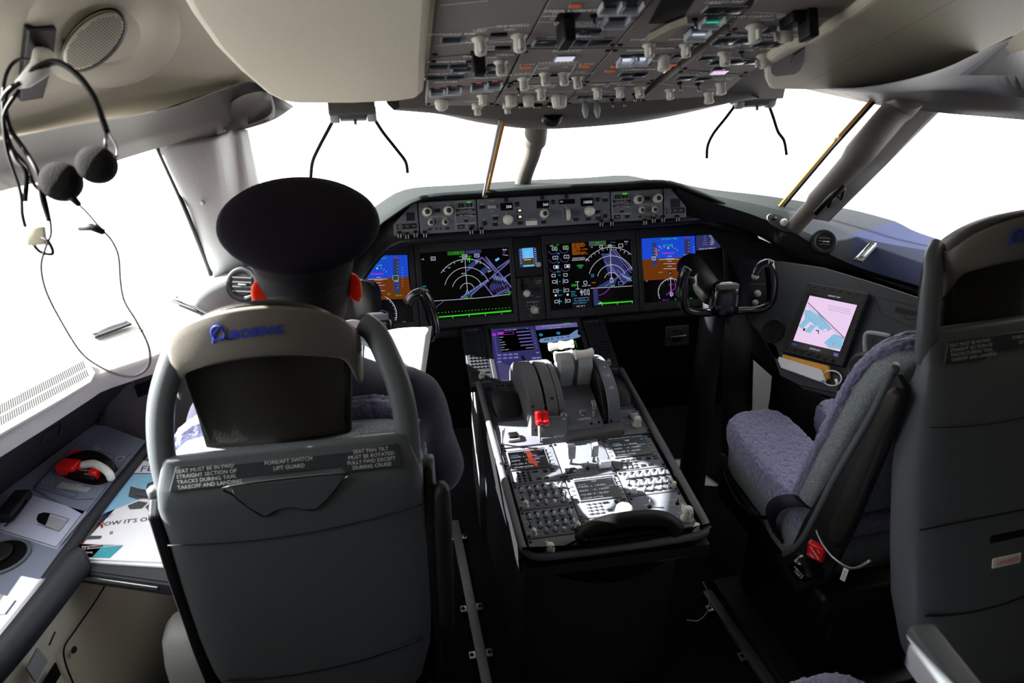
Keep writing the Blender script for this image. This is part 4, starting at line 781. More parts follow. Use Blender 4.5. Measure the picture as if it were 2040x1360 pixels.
# ---- lower display and keypads on the forward slope
t = thing('lower_display', 'lower centre display with a purple list page and a blue aircraft door page', 'display', LD.P(0, 0, 0))
c6 = [LD.uv(*Z6(*p)) for p in ((350, 160), (1145, 95), (1255, 590), (400, 645))]
x0 = (c6[0][0]+c6[3][0])/2; x1 = (c6[1][0]+c6[2][0])/2; y0 = (c6[2][1]+c6[3][1])/2; y1 = (c6[0][1]+c6[1][1])/2
m = MB(); m.box(LD, (x0-.016, x1+.016), (y0-.02, y1+.016), (-.03, 0), 'ipanel', .003); m.box(LD, (x0-.016, x0), (y0-.02, y1+.016), (0, .006), 'ipanel', .002); m.box(LD, (x1, x1+.016), (y0-.02, y1+.016), (0, .006), 'ipanel', .002); m.box(LD, (x0, x1), (y1, y1+.016), (0, .006), 'ipanel', .002); m.box(LD, (x0, x1), (y0-.02, y0), (0, .006), 'ipanel', .002); m.build('bezel', t)
m = MB(); m.quad(LD, (x0, x1), (y0, y1), .001, 'screenblack'); d = D(m, LD, Z6, .0014)
d.poly([(352, 162), (745, 132), (860, 610), (398, 645)], 'e_indigo').lay(.0017).poly([(365, 200), (395, 198), (398, 225), (368, 228)], MG).poly([(410, 182), (700, 158), (745, 345), (455, 372)], 'screenblack').lay(.002)
d.line([(410, 195), (555, 186), (560, 208), (415, 215), (410, 195)], 4, MG).txt('ACT RTE 1 LEGS', 530, 170, 16, W).txt('1/2', 680, 157, 14, W).poly([(415, 190), (465, 186), (468, 212), (418, 214)], MG)
for i in range(5): d.lay(.0022).poly([(580+i*10, 187+i*30), (700+i*9, 177+i*30), (703+i*9, 187+i*30), (583+i*10, 197+i*30)], 'e_lav').txt('-----', 648+i*8, 186+i*30, 12, W).txt(('VAMPS', '163', 'ELMAA', 'SUMMA', 'BTG')[i], 425+i*6, 238+i*23, 14, W, 'L')
d.txt('RTE 2 LEGS', 482, 350, 14, W).txt('RTE DATA>', 705, 332, 14, W)
for i in range(3):
    for j in range(4 if i < 2 else 1): d.lay(.0018).rect(430+j*50, 398+i*30-j*3, 40, 22, 'e_lav').lay(.0021).txt(('INIT REF', 'RTE', 'DEP ARR', 'ALTN', 'FIX', 'LEGS', 'HOLD', 'FMC COMM', 'PROG')[min(8, i*4+j)], 430+j*50, 398+i*30-j*3, 8, W)
d.lay(.0018).rect(740, 425, 38, 24, 'e_lav').rect(786, 420, 38, 24, 'e_lav').lay(.0021).txt('PREV NEXT', 762, 424, 11, W).txt('EXEC', 775, 375, 13, W)
for i in range(8): d.lay(.0019).rect(388+i*3.5, 245+i*22, 14, 12, 'e_lav').rect(725+i*6, 180+i*22, 14, 12, 'e_lav')
d.lay(.0016).poly([(752, 132), (1140, 100), (1150, 140), (760, 172)], 'e_lav').poly([(1000, 105), (1068, 100), (1070, 125), (1003, 130)], 'e_dgreen').lay(.0019).txt('ELEC  HYD  FUEL  AIR  DOOR  GEAR  FCTL', 950, 128, 15, W).txt('DOOR', 1035, 114, 15, G_).txt('STAT   CB   MAINT', 930, 152, 13, W)
d.lay(.0017).poly([(788, 268), (800, 250), (860, 238), (1060, 215), (1110, 178), (1140, 165), (1135, 205), (1165, 225), (1150, 236), (1080, 255), (900, 285), (800, 285)], 'e_steel').lay(.002).poly([(800, 252), (860, 240), (1060, 217), (1064, 250), (900, 283), (805, 283)], 'e_steel')
for X in (845, 868, 905, 960, 995, 1050): d.lay(.0023).rect(X, 265-(X-845)*.13-6, 17, 15, 'e_navy')
for X, Y in ((805, 215), (962, 200)): d.lay(.002).circ(X, Y, 14, CY, 7, 0, 360, 8)
d.line([(855, 300), (890, 292), (890, 345), (940, 440)], 3, G_).line([(1085, 272), (1115, 270), (1130, 330)], 3, G_).line([(850, 465), (905, 460)], 3, CY); m.build('screen', t)
def keypad(label, Xa, Xb, pts, kn):
    c = [LD.uv(*Z6(*p)) for p in pts]; a0 = (c[0][0]+c[3][0])/2; a1 = (c[1][0]+c[2][0])/2; b0 = (c[2][1]+c[3][1])/2; b1 = (c[0][1]+c[1][1])/2
    t = thing('keypad_panel', label, 'keypad', LD.P((a0+a1)/2, b0, 0)); m = MB(); m.box(LD, (a0, a1), (b0, b1), (-.03, .002), 'ipanel', .003); m.build('panel_face', t)
    W_ = a1-a0; H = b1-b0
    for i in range(2):
        for j in range(3): inst('key', K['bar'], LD.M(a0+W_*(.25+.25*j), b1-H*(.10+.045*i), .002) @ Matrix.Scale(.8, 4), t)
    for i in range(4):
        for j in range(3): inst('key', K['key'], LD.M(a0+W_*(.2+.14*j), b1-H*(.22+.055*i), .002) @ Matrix.Scale(.8, 4), t)
    for i in range(3): inst('key', K['bar'], LD.M(a0+W_*.78, b1-H*(.22+.07*i), .002, PI/2) @ Matrix.Scale(.7, 4), t)
    for i in range(6):
        for j in range(5): inst('key', K['key'], LD.M(a0+W_*(.18+.155*j), b1-H*(.45+.052*i), .002) @ Matrix.Scale(.9, 4), t)
    for j in range(3): inst('key', K['bar'], LD.M(a0+W_*(.2+.28*j), b1-H*.79, .002), t)
    inst('knob', K['stack'], LD.M(a0+W_*.5, b1-H*.87, .002) @ Matrix.Scale(.85, 4), t)
    m = MB(); m.text(LD, 'CURSOR CONTROL', (a0+a1)/2, b1-H*.945, .007, 'ink', .0026); m.text(LD, 'EICAS  FLT DK', (a0+a1)/2, b1-H*.05, .006, 'ink', .0026); m.build('lettering', t)
    return t
keypad('keypad panel left of the lower display, rows of small dark keys', 0, 0, [(95, 150), (290, 140), (380, 660), (160, 690)], 0)
keypad('keypad panel right of the lower display, rows of small dark keys', 0, 0, [(1180, 75), (1370, 65), (1525, 545), (1320, 570)], 0)
# ---- forward pedestal decks with palm rests
for sg, nm, lab in ((-1, 'left', 'dark cursor palm rest with a rounded hood left of the throttle housing'), (1, 'right', 'dark cursor palm rest with a rounded hood right of the throttle housing')):
    a0, a1 = (-.225, -.115) if sg < 0 else (.135, .228)
    t = thing('cursor_control', lab, 'control', PP.P((a0+a1)/2, .2, -.02)); m = MB(); m.box(PP, (a0, a1), (.10, .315), (-.03, -.004), 'ipanel', .003); m.build('panel_face', t)
    m = MB(); c = (a0+a1)/2; rows = []
    for y, h_, w_ in ((.115, .002, .030), (.135, .020, .042), (.175, .036, .046), (.215, .038, .044), (.240, .026, .038), (.250, .0, .030)):
        rows.append([PP.P(c+w_*math.cos(PI*i/12)*-1, y, -.006+h_*math.sin(PI*i/12)**.6) for i in range(13)])
    m.grid(rows, 'charcoal'); m.build('palm_rest', t, sub=1)
    inst('key_pair', K['pair'], PP.M(c, .285, -.004) @ Matrix.Scale(.62, 4), t); inst('button', K['bar'], PP.M(c-.034, .280, -.004), t); inst('button', K['bar'], PP.M(c+.032, .285, -.004), t)
# left parking brake / right calendar panels
t = pmod('parking_brake_panel', 'pedestal panel left of the throttles with a white lever and a black rocker switch', 'panel', -.222, -.095, b7(300, 215), .098, 'panel')
a, b = PP.uv(*Z6(455, 1200)); m = MB(); m.lathe(PP.M(a, b, 0) @ Matrix.Rotation(.12, 4, 'X'), [(.0028, 0), (.003, .02), (.0055, .045), (.0075, .062), (.0065, .064)], 'white', 14); m.build('brake_lever', t)
a, b = PP.uv(*Z6(555, 1150)); g_ = PP.off(a, b); m = MB(); m.box(g_, (-.019, .019), (-.016, .016), (0, .010), 'lightgrey', .004); m.build('switch_frame', t); m = MB(); m.box(g_, (-.014, .014), (-.010, .013), (.008, .016), 'black', .003); m.build('rocker', t)
m = MB(); d = D(m, PP, Z6, .0008); d.txt('PARKING', 385, 1090, 14, 'ink').txt('BRAKE', 388, 1106, 14, 'ink').txt('PULL', 385, 1122, 14, 'ink').txt('STAB', 533, 1058, 14, 'ink'); m.build('lettering', t)
t = pmod('alternate_flaps_panel', 'pedestal panel right of the throttles with a small rocker and a white selector knob', 'panel', .135, .228, b7(1250, 115), .098, 'panel')
put(t, 'switch', 'guard', PP, *Z6(1640, 950), .85); put(t, 'knob', 'selector', PP, *Z6(1670, 1025), 1.1, .4)
m = MB(); d = D(m, PP, Z6, .0008); d.txt('ALTN FLAPS', 1610, 900, 15, 'ink').txt('OFF', 1645, 995, 12, 'ink').txt('RET', 1590, 1012, 12, 'ink').txt('EXT', 1715, 998, 12, 'ink'); m.build('lettering', t)

# ---- thrust lever quadrant
t = thing('throttle_quadrant', 'grey throttle housing with white thrust levers and red fuel switches', 'throttle quadrant', (0, -.45, .63))
prof = [(-.585, .625), (-.575, .690), (-.545, .728), (-.500, .752), (-.440, .764), (-.380, .758), (-.320, .735), (-.270, .700), (-.240, .660), (-.24, .625)]
pc = [(p.x, p.y) for p in cr(prof, 4)]
def arc(x0, x1, mat, name, ds=0, par=t, bev=.004, base=None):
    m = MB(); c = (-.42, .60); P_ = [(c[0]+(y-c[0])*(1+ds), c[1]+(z-c[1])*(1+ds)) for y, z in (base or pc)]
    m.prism([V((x0, y, z)) for y, z in P_], (x1-x0, 0, 0), mat); return m.build(name, par, bevel=bev)
arc(-.125, -.080, 'sidegrey', 'left_housing'); arc(-.0785, -.074, 'black', 'lever_slot', -.06); arc(-.0725, -.040, 'sidegrey', 'left_housing'); arc(-.0385, -.020, 'sidegrey', 'left_housing')
fl = [(-.605, .615), (-.590, .660), (-.500, .690), (-.44, .700), (-.36, .690), (-.27, .660), (-.25, .62)]
arc(-.019, .090, 'panel', 'control_face', 0, t, .003, fl)
m = MB(); m.prism([V((-.10, y, z)) for y, z in ((-.628, .60), (-.612, .640), (-.585, .650), (-.58, .60))], (.25, 0, 0), 'sidegrey'); m.build('front_step', t, bevel=.002)
arc(.110, .146, 'panel', 'flap_housing', -.0); arc(.094, .1095, 'black', 'flap_slot', -.05)
for i in range(7):
    th = math.radians(25+i*17); y, z = -.42-.135*math.cos(th), .60+.140*math.sin(th)
    m = MB(); q = Pl((.102, y, z), (1, 0, 0), (0, math.sin(th), math.cos(th))); m.box(q, (-.006, .006), (-.006, .006), (-.004, .006), 'steel', .002); m.build('detent', t)
FPl = lambda y, z, dy, dz: Pl((0, y, z), (1, 0, 0), (0, dy, dz))
for lab_, y, z, dy, dz in (('30', -.566, .702, .022, .032), ('20', -.53, .737, .04, .03), ('15', -.49, .755, .05, .018), ('5', -.45, .7625, .06, .01), ('1', -.41, .763, .06, -.003)):
    q = FPl(y, z, dy, dz); m = MB(); m.text(q, '-'+lab_, .127, 0, .012, 'white', .0016); m.build('flap_mark', t)
# speed brake lever
a_ = A(*Z6(680, 590), 'X', -.062); b_ = A(*Z6(650, 430), 'X', -.066); c_ = A(*Z6(610, 400), 'X', -.068); e_ = A(*Z6(582, 285), 'X', -.072)
m = MB(); m.tube(cr([a_-V((0, .0, .02)), a_, b_, c_.lerp(b_, .5)], 5), .006, 'knob_dark', 10, flat=.6); q = m.build('speed_brake_lever', t)
m = MB(); m.tube([b_.lerp(c_, .6), c_, c_.lerp(e_, .6), e_], [.007, .010, .012, .013], 'lightgrey', 4); m.build('lever_handle', q)
# thrust levers
for i, (x0, x1) in enumerate(((-.006, .040), (.046, .092))):
    xc = (x0+x1)/2
    top = A(*Z6((1010, 1190)[i], (400, 385)[i]), 'X', xc)
    m = MB(); m.tube([V((xc, -.40, .66)), V((xc+.001, -.435, .735)), top], [.009, .0085, .008], 'charcoal', 10, flat=.6); q = m.build('thrust_lever', t)
    m = MB(); m.lathe(Matrix.Translation(top) @ V((1, 0, .03)).to_track_quat('Z', 'Y').to_matrix().to_4x4(), [(.014, -.029), (.0165, -.026), (.0135, -.014), (.0125, 0), (.0135, .014), (.0165, .026), (.015, .029)], 'white', 20); m.build('handle', q)
    mm = MB(); bx = [(-.445, .735), (-.452, .770), (-.440, .795), (-.405, .800), (-.375, .785), (-.36, .70), (-.385, .66), (-.43, .665)]
    mm.prism([V((x0-.002 if i == 0 else x0+.004, y, z)) for y, z in bx], (.044, 0, 0), 'lightgrey'); mm.build('lever_block', q, bevel=.006)
    back = A(*Z6((940, 1035)[i], (315, 300)[i]), 'Y', top.y+.075)
    m = MB(); m.tube([V((back.x, -.37, .68)), back-V((0, 0, .01)), back], .006, 'charcoal', 8); q2 = m.build('reverse_lever', t)
    m = MB(); m.lathe(Matrix.Translation(back) @ V((1, 0, .03)).to_track_quat('Z', 'Y').to_matrix().to_4x4(), [(.012, -.023), (.014, -.020), (.011, -.008), (.0105, 0), (.011, .008), (.014, .020), (.012, .023)], 'white', 20); m.build('handle', q2)
for i, X in enumerate((778, 838)):                    # red fuel control switches
    p = A(*Z6(X, 955), 'Y', -.592); m = MB(); q = Pl(p, (1, 0, .02), (0, .35, 1)); m.box(q, (-.0085, .0085), (-.020, .020), (-.004, .018), 'red', .004); m.box(q, (-.0085, .0085), (-.020, -.004), (.010, .025), 'red', .004); m.build('fuel_control_switch', t)
q = Pl((-.06, -.598, .665), (1, 0, 0), (0, .3, 1)); m = MB(); m.box(q, (-.045, .040), (-.045, .030), (-.02, .003), 'sidegrey', .003); m.build('fuel_panel', t)
for X, Y in ((1010, 950), (1180, 920)):
    p = A(*Z6(X, Y), 'Y', -.585); m = MB(); m.lathe(Matrix.Translation(p) @ V((0, -1, .45)).to_track_quat('Z', 'Y').to_matrix().to_4x4(), [(.013, -.014), (.013, -.002), (.010, .008), (.004, .012)], 'metalgrey', 20); m.build('knob', t)
p = A(*Z6(1280, 880), 'Y', -.59); m = MB(); m.tube(cr([p+V((0, .01, .02)), p+V((0, -.008, .010)), p, p+V((0, -.004, -.025))], 4), .007, 'metalgrey', 8); m.build('flap_lever', t)
for X, Y in ((730, 858), (850, 850), (755, 1070), (880, 1055), (940, 1052), (1262, 1012), (1330, 1000), (1440, 990), (905, 785)):
    p = A(*Z6(X, Y), 'Y', -.596 if Y > 800 else -.545); m = MB(); m.lathe(Matrix.Translation(p) @ V((0, -1, .4)).to_track_quat('Z', 'Y').to_matrix().to_4x4(), [(.004, -.003), (.004, .0005), (.002, .001)], 'screw', 10); m.build('screw', t)
q = Pl((.04, -.602, .672), (1, 0, 0), (0, .5, 1)); m = MB(); m.text(q, 'CONTROL', -.01, .012, .008, 'white', .002); m.text(q, 'CUTOUT', -.09, -.03, .008, 'white', .006); m.build('lettering', t)

# ================================================================== OVERHEAD PANEL
def ohmod(label, q, mat='ohpanel'):
    """q: four corner pixels TL TR BR BL of a module"""
    c = [OH.uv(*p) for p in q]
    t = thing('overhead_module', label, 'overhead panel', OH.P(sum(p[0] for p in c)/4, sum(p[1] for p in c)/4, 0), 'overhead switch panels'); m = MB()
    cx = sum(p[0] for p in c)/4; cy = sum(p[1] for p in c)/4
    c2 = [(x+(cx-x)*.012, y+(cy-y)*.012) for x, y in c]
    m.prism([OH.P(a, b, 0) for a, b in c2], -OH.n*.02, mat); m.build('panel_face', t, bevel=.0015)
    for x, y in c2: inst('screw', K['screw'], OH.M(x+(cx-x)*.07, y+(cy-y)*.09, -.0004) @ Matrix.Scale(1.3, 4), t)
    return t
def ohput(t, items):
    for it in items:
        kind, Z, X, Y = it[:4]; s_ = it[4] if len(it) > 4 else 1.25; r_ = it[5] if len(it) > 5 else 0
        nm = {'selector': 'selector_knob', 'round': 'knob', 'flute': 'knob', 'stack': 'knob', 'big': 'knob', 'toggle': 'toggle_switch', 'gold': 'breaker', 'guard': 'guarded_switch', 'hbtn': 'push_button', 'pair': 'push_button_pair'}.get(kind, 'lamp' if kind.startswith('lamp') else 'button')
        a, b = OH.uv(*Z(X, Y))
        if kind in ('selector', 'round', 'flute', 'stack', 'big', 'toggle', 'gold'): b += .010 if kind != 'gold' else .0
        if kind in ('selector', 'round', 'flute', 'stack', 'big', 'smooth', 'toggle'): s_ *= .84
        if kind == 'lamp_amber': s_ *= .72
        mx_ = Matrix.Diagonal((s_, s_, s_*(.45 if kind in ('guard',) else .85), 1))
        inst(nm, K[kind], OH.M(a, b, 0, r_) @ mx_, t)
def ohtext(t, lines, texts):
    m = MB()
    for Z, pts in lines: m.line(OH, [OH.uv(*Z(*p)) for p in pts], .0019, 'legend', .0011)
    for Z, s_, X, Y, sz in texts: a, b = OH.uv(*Z(X, Y)); m.text(OH, s_, a, b, sz*1.25, 'legend', .0011, off=.022)
    if m.v: m.build('lettering', t)
P2 = lambda *q: [Z2(*p) for p in q]
t = ohmod('overhead panel at the upper left with two winged selectors and a heading switch', [(877, -60), (1125, -60), (1041, 97.5), (857.5, 115)])
ohput(t, [('selector', Z2, 630, 330, 1.5), ('selector', Z2, 945, 305, 1.5), ('hbtn', Z2, 405, 312, 1.5), ('bar', Z2, 790, 272, 1.9), ('bar', Z2, 822, 380, 1.9)])
ohtext(t, [(Z2, [(620, 230), (780, 212)]), (Z2, [(845, 205), (1020, 188)]), (Z2, [(262, 370), (1025, 292)]), (Z2, [(310, 40), (700, 0)])], [(Z2, 'HEADING REF', 410, 272, .011), (Z2, 'IRS', 815, 208, .011), (Z2, 'LEFT', 640, 240, .010), (Z2, 'RIGHT', 960, 205, .010), (Z2, 'ON', 640, 252, .008), (Z2, 'OFF', 550, 270, .009), (Z2, 'OFF', 880, 235, .009), (Z2, 'NORM', 405, 285, .008), (Z2, 'FLIGHT CONTROLS', 760, 335, .010), (Z2, 'LOCK', 705, 375, .008), (Z2, 'NORM', 705, 398, .008)])
t = ohmod('overhead panel at the lower left with a row of four clear guarded switches', [(857.5, 116), (1040, 98.5), (983, 211), (847, 211)])
a, b = OH.uv(*Z2(625, 430)); m = MB(); m.box(OH, (a-.017, a+.017), (b-.006, b+.014), (0, .004), 'black', .002); m.box(OH, (a-.012, a+.012), (b-.020, b+.004), (.002, .040), 'black', .004); m.build('guard_lever', t)
ohput(t, [('selector', Z2, 800, 515, 1.4, .5), ('guard', Z2, 288, 730, 1.25), ('guard', Z2, 425, 715, 1.25), ('guard', Z2, 622, 690, 1.25), ('guard', Z2, 755, 675, 1.25), ('selector', Z2, 650, 785, 1.2), ('stack', Z2, 608, 850, 1.25), ('smooth', Z2, 322, 815, 1.7),
          ('pair', Z2, 378, 530, 1.6), ('pair', Z2, 568, 553, 1.6), ('pair', Z2, 355, 622, 1.6), ('hbtn', Z2, 568, 492, 1.0), ('bar', Z2, 745, 522, 1.7), ('hbtn', Z2, 748, 580, 1.3), ('lamp_red', Z2, 290, 715, .5), ('lamp_red', Z2, 427, 702, .5), ('lamp_red', Z2, 628, 670, .5), ('lamp_red', Z2, 762, 655, .5)])
ohtext(t, [(Z2, [(445, 635), (485, 560), (475, 640), (610, 625), (625, 570)]), (Z2, [(640, 630), (780, 622)]), (Z2, [(285, 770), (210, 775)])], [(Z2, 'ELEC', 555, 452, .010), (Z2, 'IFE/PASS SEATS', 372, 498, .010), (Z2, 'CABIN/UTILITY', 430, 494, .008), (Z2, 'APU GEN', 590, 525, .010), (Z2, 'APU', 812, 440, .010), (Z2, 'START', 885, 440, .010), (Z2, 'OFF', 735, 462, .009), (Z2, 'BATTERY', 745, 562, .009), (Z2, 'L FWD EXT PWR', 350, 595, .009), (Z2, 'GEN CTRL', 360, 662, .009), (Z2, 'DRIVE DISC', 700, 628, .009), (Z2, 'WIPER', 690, 742, .010), (Z2, 'LOW', 735, 765, .008), (Z2, 'LIGHTING', 590, 820, .008)])
t = ohmod('overhead panel second from the left at the top with a long black emergency lights lever', [(1126, -60), (1350, -60), (1222, 95), (1042, 97.5)])
a, b = OH.uv(*Z2(1350, 130)); m = MB(); m.box(OH, (a-.02, a+.02), (b-.018, b+.018), (0, .003), 'black', .001); m.box(OH, (a-.012, a+.010), (b-.045, b+.012), (.003, .045), 'black', .005); m.build('guard_lever', t)
ohput(t, [('toggle', Z2, 1548, 140, 1.4), ('guard', Z2, 1745, 130, 1.7), ('guard', Z2, 1705, 30, 1.5), ('guard', Z2, 1860, 25, 1.5), ('lamp_amber', Z2, 1413, 42, 1.1), ('hbtn', Z2, 1535, 245, 1.7), ('hbtn', Z2, 1425, 240, 1.4), ('pair', Z2, 1268, 335, 1.8), ('pair', Z2, 1515, 335, 1.8)])
ohtext(t, [(Z2, [(1110, 175), (1895, 168)]), (Z2, [(1160, 320), (1190, 298), (1385, 298)]), (Z2, [(1400, 320), (1425, 298), (1640, 298)])], [(Z2, 'EMER LIGHTS', 1372, 82, .012), (Z2, 'OFF', 1272, 102, .010), (Z2, 'ARMED', 1238, 126, .010), (Z2, 'ON', 1250, 150, .010), (Z2, 'SERV INTPH', 1575, 82, .011), (Z2, 'WINDOW HEAT', 1505, 184, .013), (Z2, 'BACKUP', 1490, 198, .010), (Z2, 'L FWD', 1435, 212, .009), (Z2, 'R FWD', 1548, 212, .009), (Z2, 'PRIMARY', 1430, 290, .011), (Z2, 'FWD  SIDE', 1250, 312, .009), (Z2, 'FWD  SIDE', 1530, 312, .009), (Z2, 'PASS', 1780, 68, .010), (Z2, 'OXYGEN', 1770, 82, .010)])
t = ohmod('overhead panel with four pump selectors and two orange lamps, left of centre', [(1041, 98.5), (1221, 96), (1160, 165.5), (1010, 168.5)])
ohput(t, [('selector', Z2, 985, 650, 1.3, .4), ('selector', Z2, 1158, 610, 1.3, .4), ('selector', Z2, 1308, 608, 1.3, .4), ('selector', Z2, 1418, 640, 1.25, .4), ('lamp_white', Z2, 1325, 465, 1.6), ('lamp_amber', Z2, 1012, 540, 1.3), ('lamp_amber', Z2, 1490, 532, 1.3), ('bar', Z2, 1100, 610, 1.4), ('bar', Z2, 1250, 608, 1.4), ('bar', Z2, 1365, 640, 1.2), ('bar', Z2, 935, 655, 1.2)])
ohtext(t, [(Z2, [(1050, 625), (1105, 525), (1415, 520), (1355, 622), (1050, 625)])], [(Z2, 'SONLOP', 1345, 408, .012), (Z2, 'HYDRAULIC', 1275, 505, .012), (Z2, 'ELEC', 1150, 552, .009), (Z2, 'C1', 1180, 540, .008), (Z2, 'C2', 1330, 540, .008), (Z2, 'L ENG', 1020, 520, .009), (Z2, 'R ENG', 1505, 515, .009), (Z2, 'L ELEC', 985, 592, .009), (Z2, 'R ELEC', 1440, 580, .009), (Z2, 'OFF AUTO ON', 965, 604, .008), (Z2, 'OFF AUTO ON', 1440, 594, .008)])
t = ohmod('front edge overhead panel with fluted round knobs above small brass pins', [(1009, 169.5), (1160, 166.5), (1126, 208), (983, 210.5)])
ohput(t, [('selector', Z2, 1125, 740, 1.25, .4), ('flute', Z2, 880, 790, 1.3), ('stack', Z2, 850, 850, 1.1), ('flute', Z2, 1022, 790, 1.3), ('big', Z2, 1270, 790, 1.25), ('toggle', Z2, 945, 725, 1.2), ('bar', Z2, 1150, 795, 1.6)])
for X in (965, 985, 1008, 1080, 1100, 1122, 1200, 1222, 1245): ohput(t, [('gold', Z2, X, 845 if X < 1150 else 838, .9)])
ohtext(t, [(Z2, [(830, 745), (1090, 742)]), (Z2, [(1170, 742), (1390, 738)])], [(Z2, 'LAMP', 960, 710, .008), (Z2, 'PASS SIGNS', 1150, 688, .010), (Z2, 'SEAT BELTS', 1160, 698, .008), (Z2, 'OFF AUTO ON', 1130, 710, .008), (Z2, 'STORM', 880, 772, .008), (Z2, 'MASTER BRIGHT', 1240, 765, .009), (Z2, 'DOME', 1090, 815, .008)])
t = ohmod('upper overhead panel with an open dark bay, a bracket and a teal lamp', [(1352, -60), (1560, -60), (1388, 94), (1223, 95)])
ohput(t, [('lamp_teal', Z3, 675, 182, 1.5), ('lamp_white', Z3, 570, 278, 1.6), ('guard', Z3, 575, 245, 1.6), ('guard', Z3, 690, 145, 1.5), ('hbtn', Z3, 255, 285, 1.7), ('selector', Z3, 160, 380, 1.25), ('selector', Z3, 455, 378, 1.25), ('hbtn', Z3, 712, 70, 1.6), ('hbtn', Z3, 855, 70, 1.6), ('toggle', Z3, 530, 170, 1.2)])
m = MB(); c = [OH.uv(*Z3(*p)) for p in ((290, -40), (560, -40), (430, 185), (170, 190))]; m.poly([OH.P(x, y, .0009) for x, y in c], 'black'); m.build('dark_bay', t)
a, b = OH.uv(*Z3(345, 200)); m = MB(); m.prism([OH.P(a-.03, b-.04, .004), OH.P(a+.006, b-.035, .004), OH.P(a+.012, b+.05, .004), OH.P(a-.008, b+.02, .004)], OH.n*.012, 'cream_dark'); m.build('bracket', t)
ohtext(t, [(Z3, [(420, 188), (840, 188)])], [(Z3, 'CARGO FIRE', 785, 10, .010), (Z3, 'ARM', 712, 22, .009), (Z3, 'ENGINE', 465, 198, .010), (Z3, 'START', 345, 318, .010), (Z3, 'NORM', 410, 316, .008), (Z3, 'START', 100, 318, .010), (Z3, 'DISCH', 700, 105, .009)])
t = ohmod('overhead panel third from the left in the middle with orange lit fuel buttons', [(1222, 96), (1387, 95), (1301, 162.5), (1161, 165.5)])
ohput(t, [('guard', Z2, 1838, 470, 1.5), ('guard', Z2, 1945, 462, 1.5), ('lamp_white', Z2, 1830, 476, 1.2), ('lamp_white', Z2, 1935, 470, 1.2), ('round', Z3, 275, 470, 1.4), ('lamp_amber', Z2, 1745, 535, 1.2), ('lamp_amber', Z2, 1695, 572, 1.2), ('hbtn', Z2, 1962, 520, 1.3), ('hbtn', Z2, 1830, 598, 1.3), ('hbtn', Z2, 1940, 592, 1.3), ('hbtn', Z2, 1835, 638, 1.3), ('hbtn', Z3, 430, 445, 1.4), ('lamp_amber', Z3, 360, 522, 1.2), ('lamp_amber', Z3, 305, 560, 1.2), ('hbtn', Z3, 125, 520, 1.3), ('hbtn', Z3, 100, 600, 1.3), ('hbtn', Z3, 20, 605, 1.1)])
ohtext(t, [(Z3, [(170, 465), (400, 462)]), (Z2, [(1740, 470), (2000, 465)])], [(Z2, 'NOZZLE', 1925, 405, .009), (Z3, 'JETTISON', 265, 388, .011), (Z3, 'NOZZLE R', 100, 403, .009), (Z3, 'CROSSFEED', 155, 492, .009), (Z3, 'LOWER PUMPS', 95, 562, .009), (Z2, 'FUEL', 1910, 560, .009)])
t = ohmod('overhead panel third from the left at the front edge with anti ice selectors and toggles', [(1160, 166.5), (1300, 163.5), (1272, 201), (1127, 207.5)])
ohput(t, [('selector', Z2, 1580, 730, 1.25), ('selector', Z2, 1760, 722, 1.2), ('selector', Z2, 1915, 720, 1.2), ('pair', Z2, 1530, 778, 1.3), ('pair', Z2, 1690, 778, 1.3), ('toggle', Z2, 1700, 815, 1.3), ('toggle', Z2, 1795, 812, 1.3), ('toggle', Z2, 1880, 770, 1.3)])
m = MB()
for X, Y in ((1478, 830), (1575, 828)): a, b = OH.uv(*Z2(X, Y)); m.lathe(OH.M(a, b+.01, 0), [(.005, 0), (.009, .022), (.004, .040), (.002, .042)], 'lightgrey', 12); m.build('landing_light_switch', t); m = MB()
ohtext(t, [(Z2, [(1440, 680), (1650, 678)]), (Z2, [(1650, 722), (1690, 680)]), (Z2, [(1420, 735), (1530, 738)]), (Z2, [(1620, 735), (1720, 738)])], [(Z2, 'ANTI-ICE', 1780, 668, .010), (Z2, 'WING', 1610, 685, .009), (Z2, 'ENGINE', 1820, 685, .009), (Z2, 'LANDING', 1530, 808, .009), (Z2, 'OFF', 1655, 700, .008), (Z2, 'NOSE', 1620, 805, .008)])
t = ohmod('overhead panel at the upper right with a black lever and two winged knobs', [(1564, -60), (1830, -60), (1604, 84), (1451, 62), (1435, 64)][:4])
a, b = OH.uv(*Z3(1420, 110)); m = MB(); m.box(OH, (a-.03, a+.02), (b-.03, b+.02), (0, .02), 'black', .004); m.box(OH, (a-.006, a+.014), (b-.01, b+.03), (.0, .05), 'black', .004); m.build('guard_lever', t)
ohput(t, [('selector', Z3, 1010, 225, 1.6), ('selector', Z3, 1250, 230, 1.5, PI/2), ('hbtn', Z3, 1185, 235, 1.5), ('hbtn', Z3, 1475, 215, 1.4)])
ohtext(t, [(Z3, [(1010, 95), (1290, 110)]), (Z3, [(1500, 140), (1680, 155)])], [(Z3, 'FWD CARGO TEMP', 1090, 128, .011), (Z3, 'BULK', 1280, 135, .010), (Z3, 'COOL', 1140, 155, .008), (Z3, 'AIR', 1510, 180, .009)])
t = ohmod('second row right overhead panel with air conditioning selectors', [(1451, 63), (1603, 87), (1486, 148), (1355, 138)])
ohput(t, [('selector', Z3, 770, 440, 1.4, .3), ('selector', Z3, 1085, 460, 1.4, PI/2), ('pair', Z3, 880, 320, 1.8), ('pair', Z3, 1200, 345, 1.8), ('hbtn', Z3, 645, 465, 1.4), ('pair', Z3, 820, 495, 1.6), ('hbtn', Z3, 1015, 495, 1.4), ('lamp_pink', Z3, 745, 578, 1.5), ('hbtn', Z3, 750, 548, 1.3), ('toggle', Z3, 910, 430, 1.2), ('lamp_pink', Z3, 940, 318, .9)])
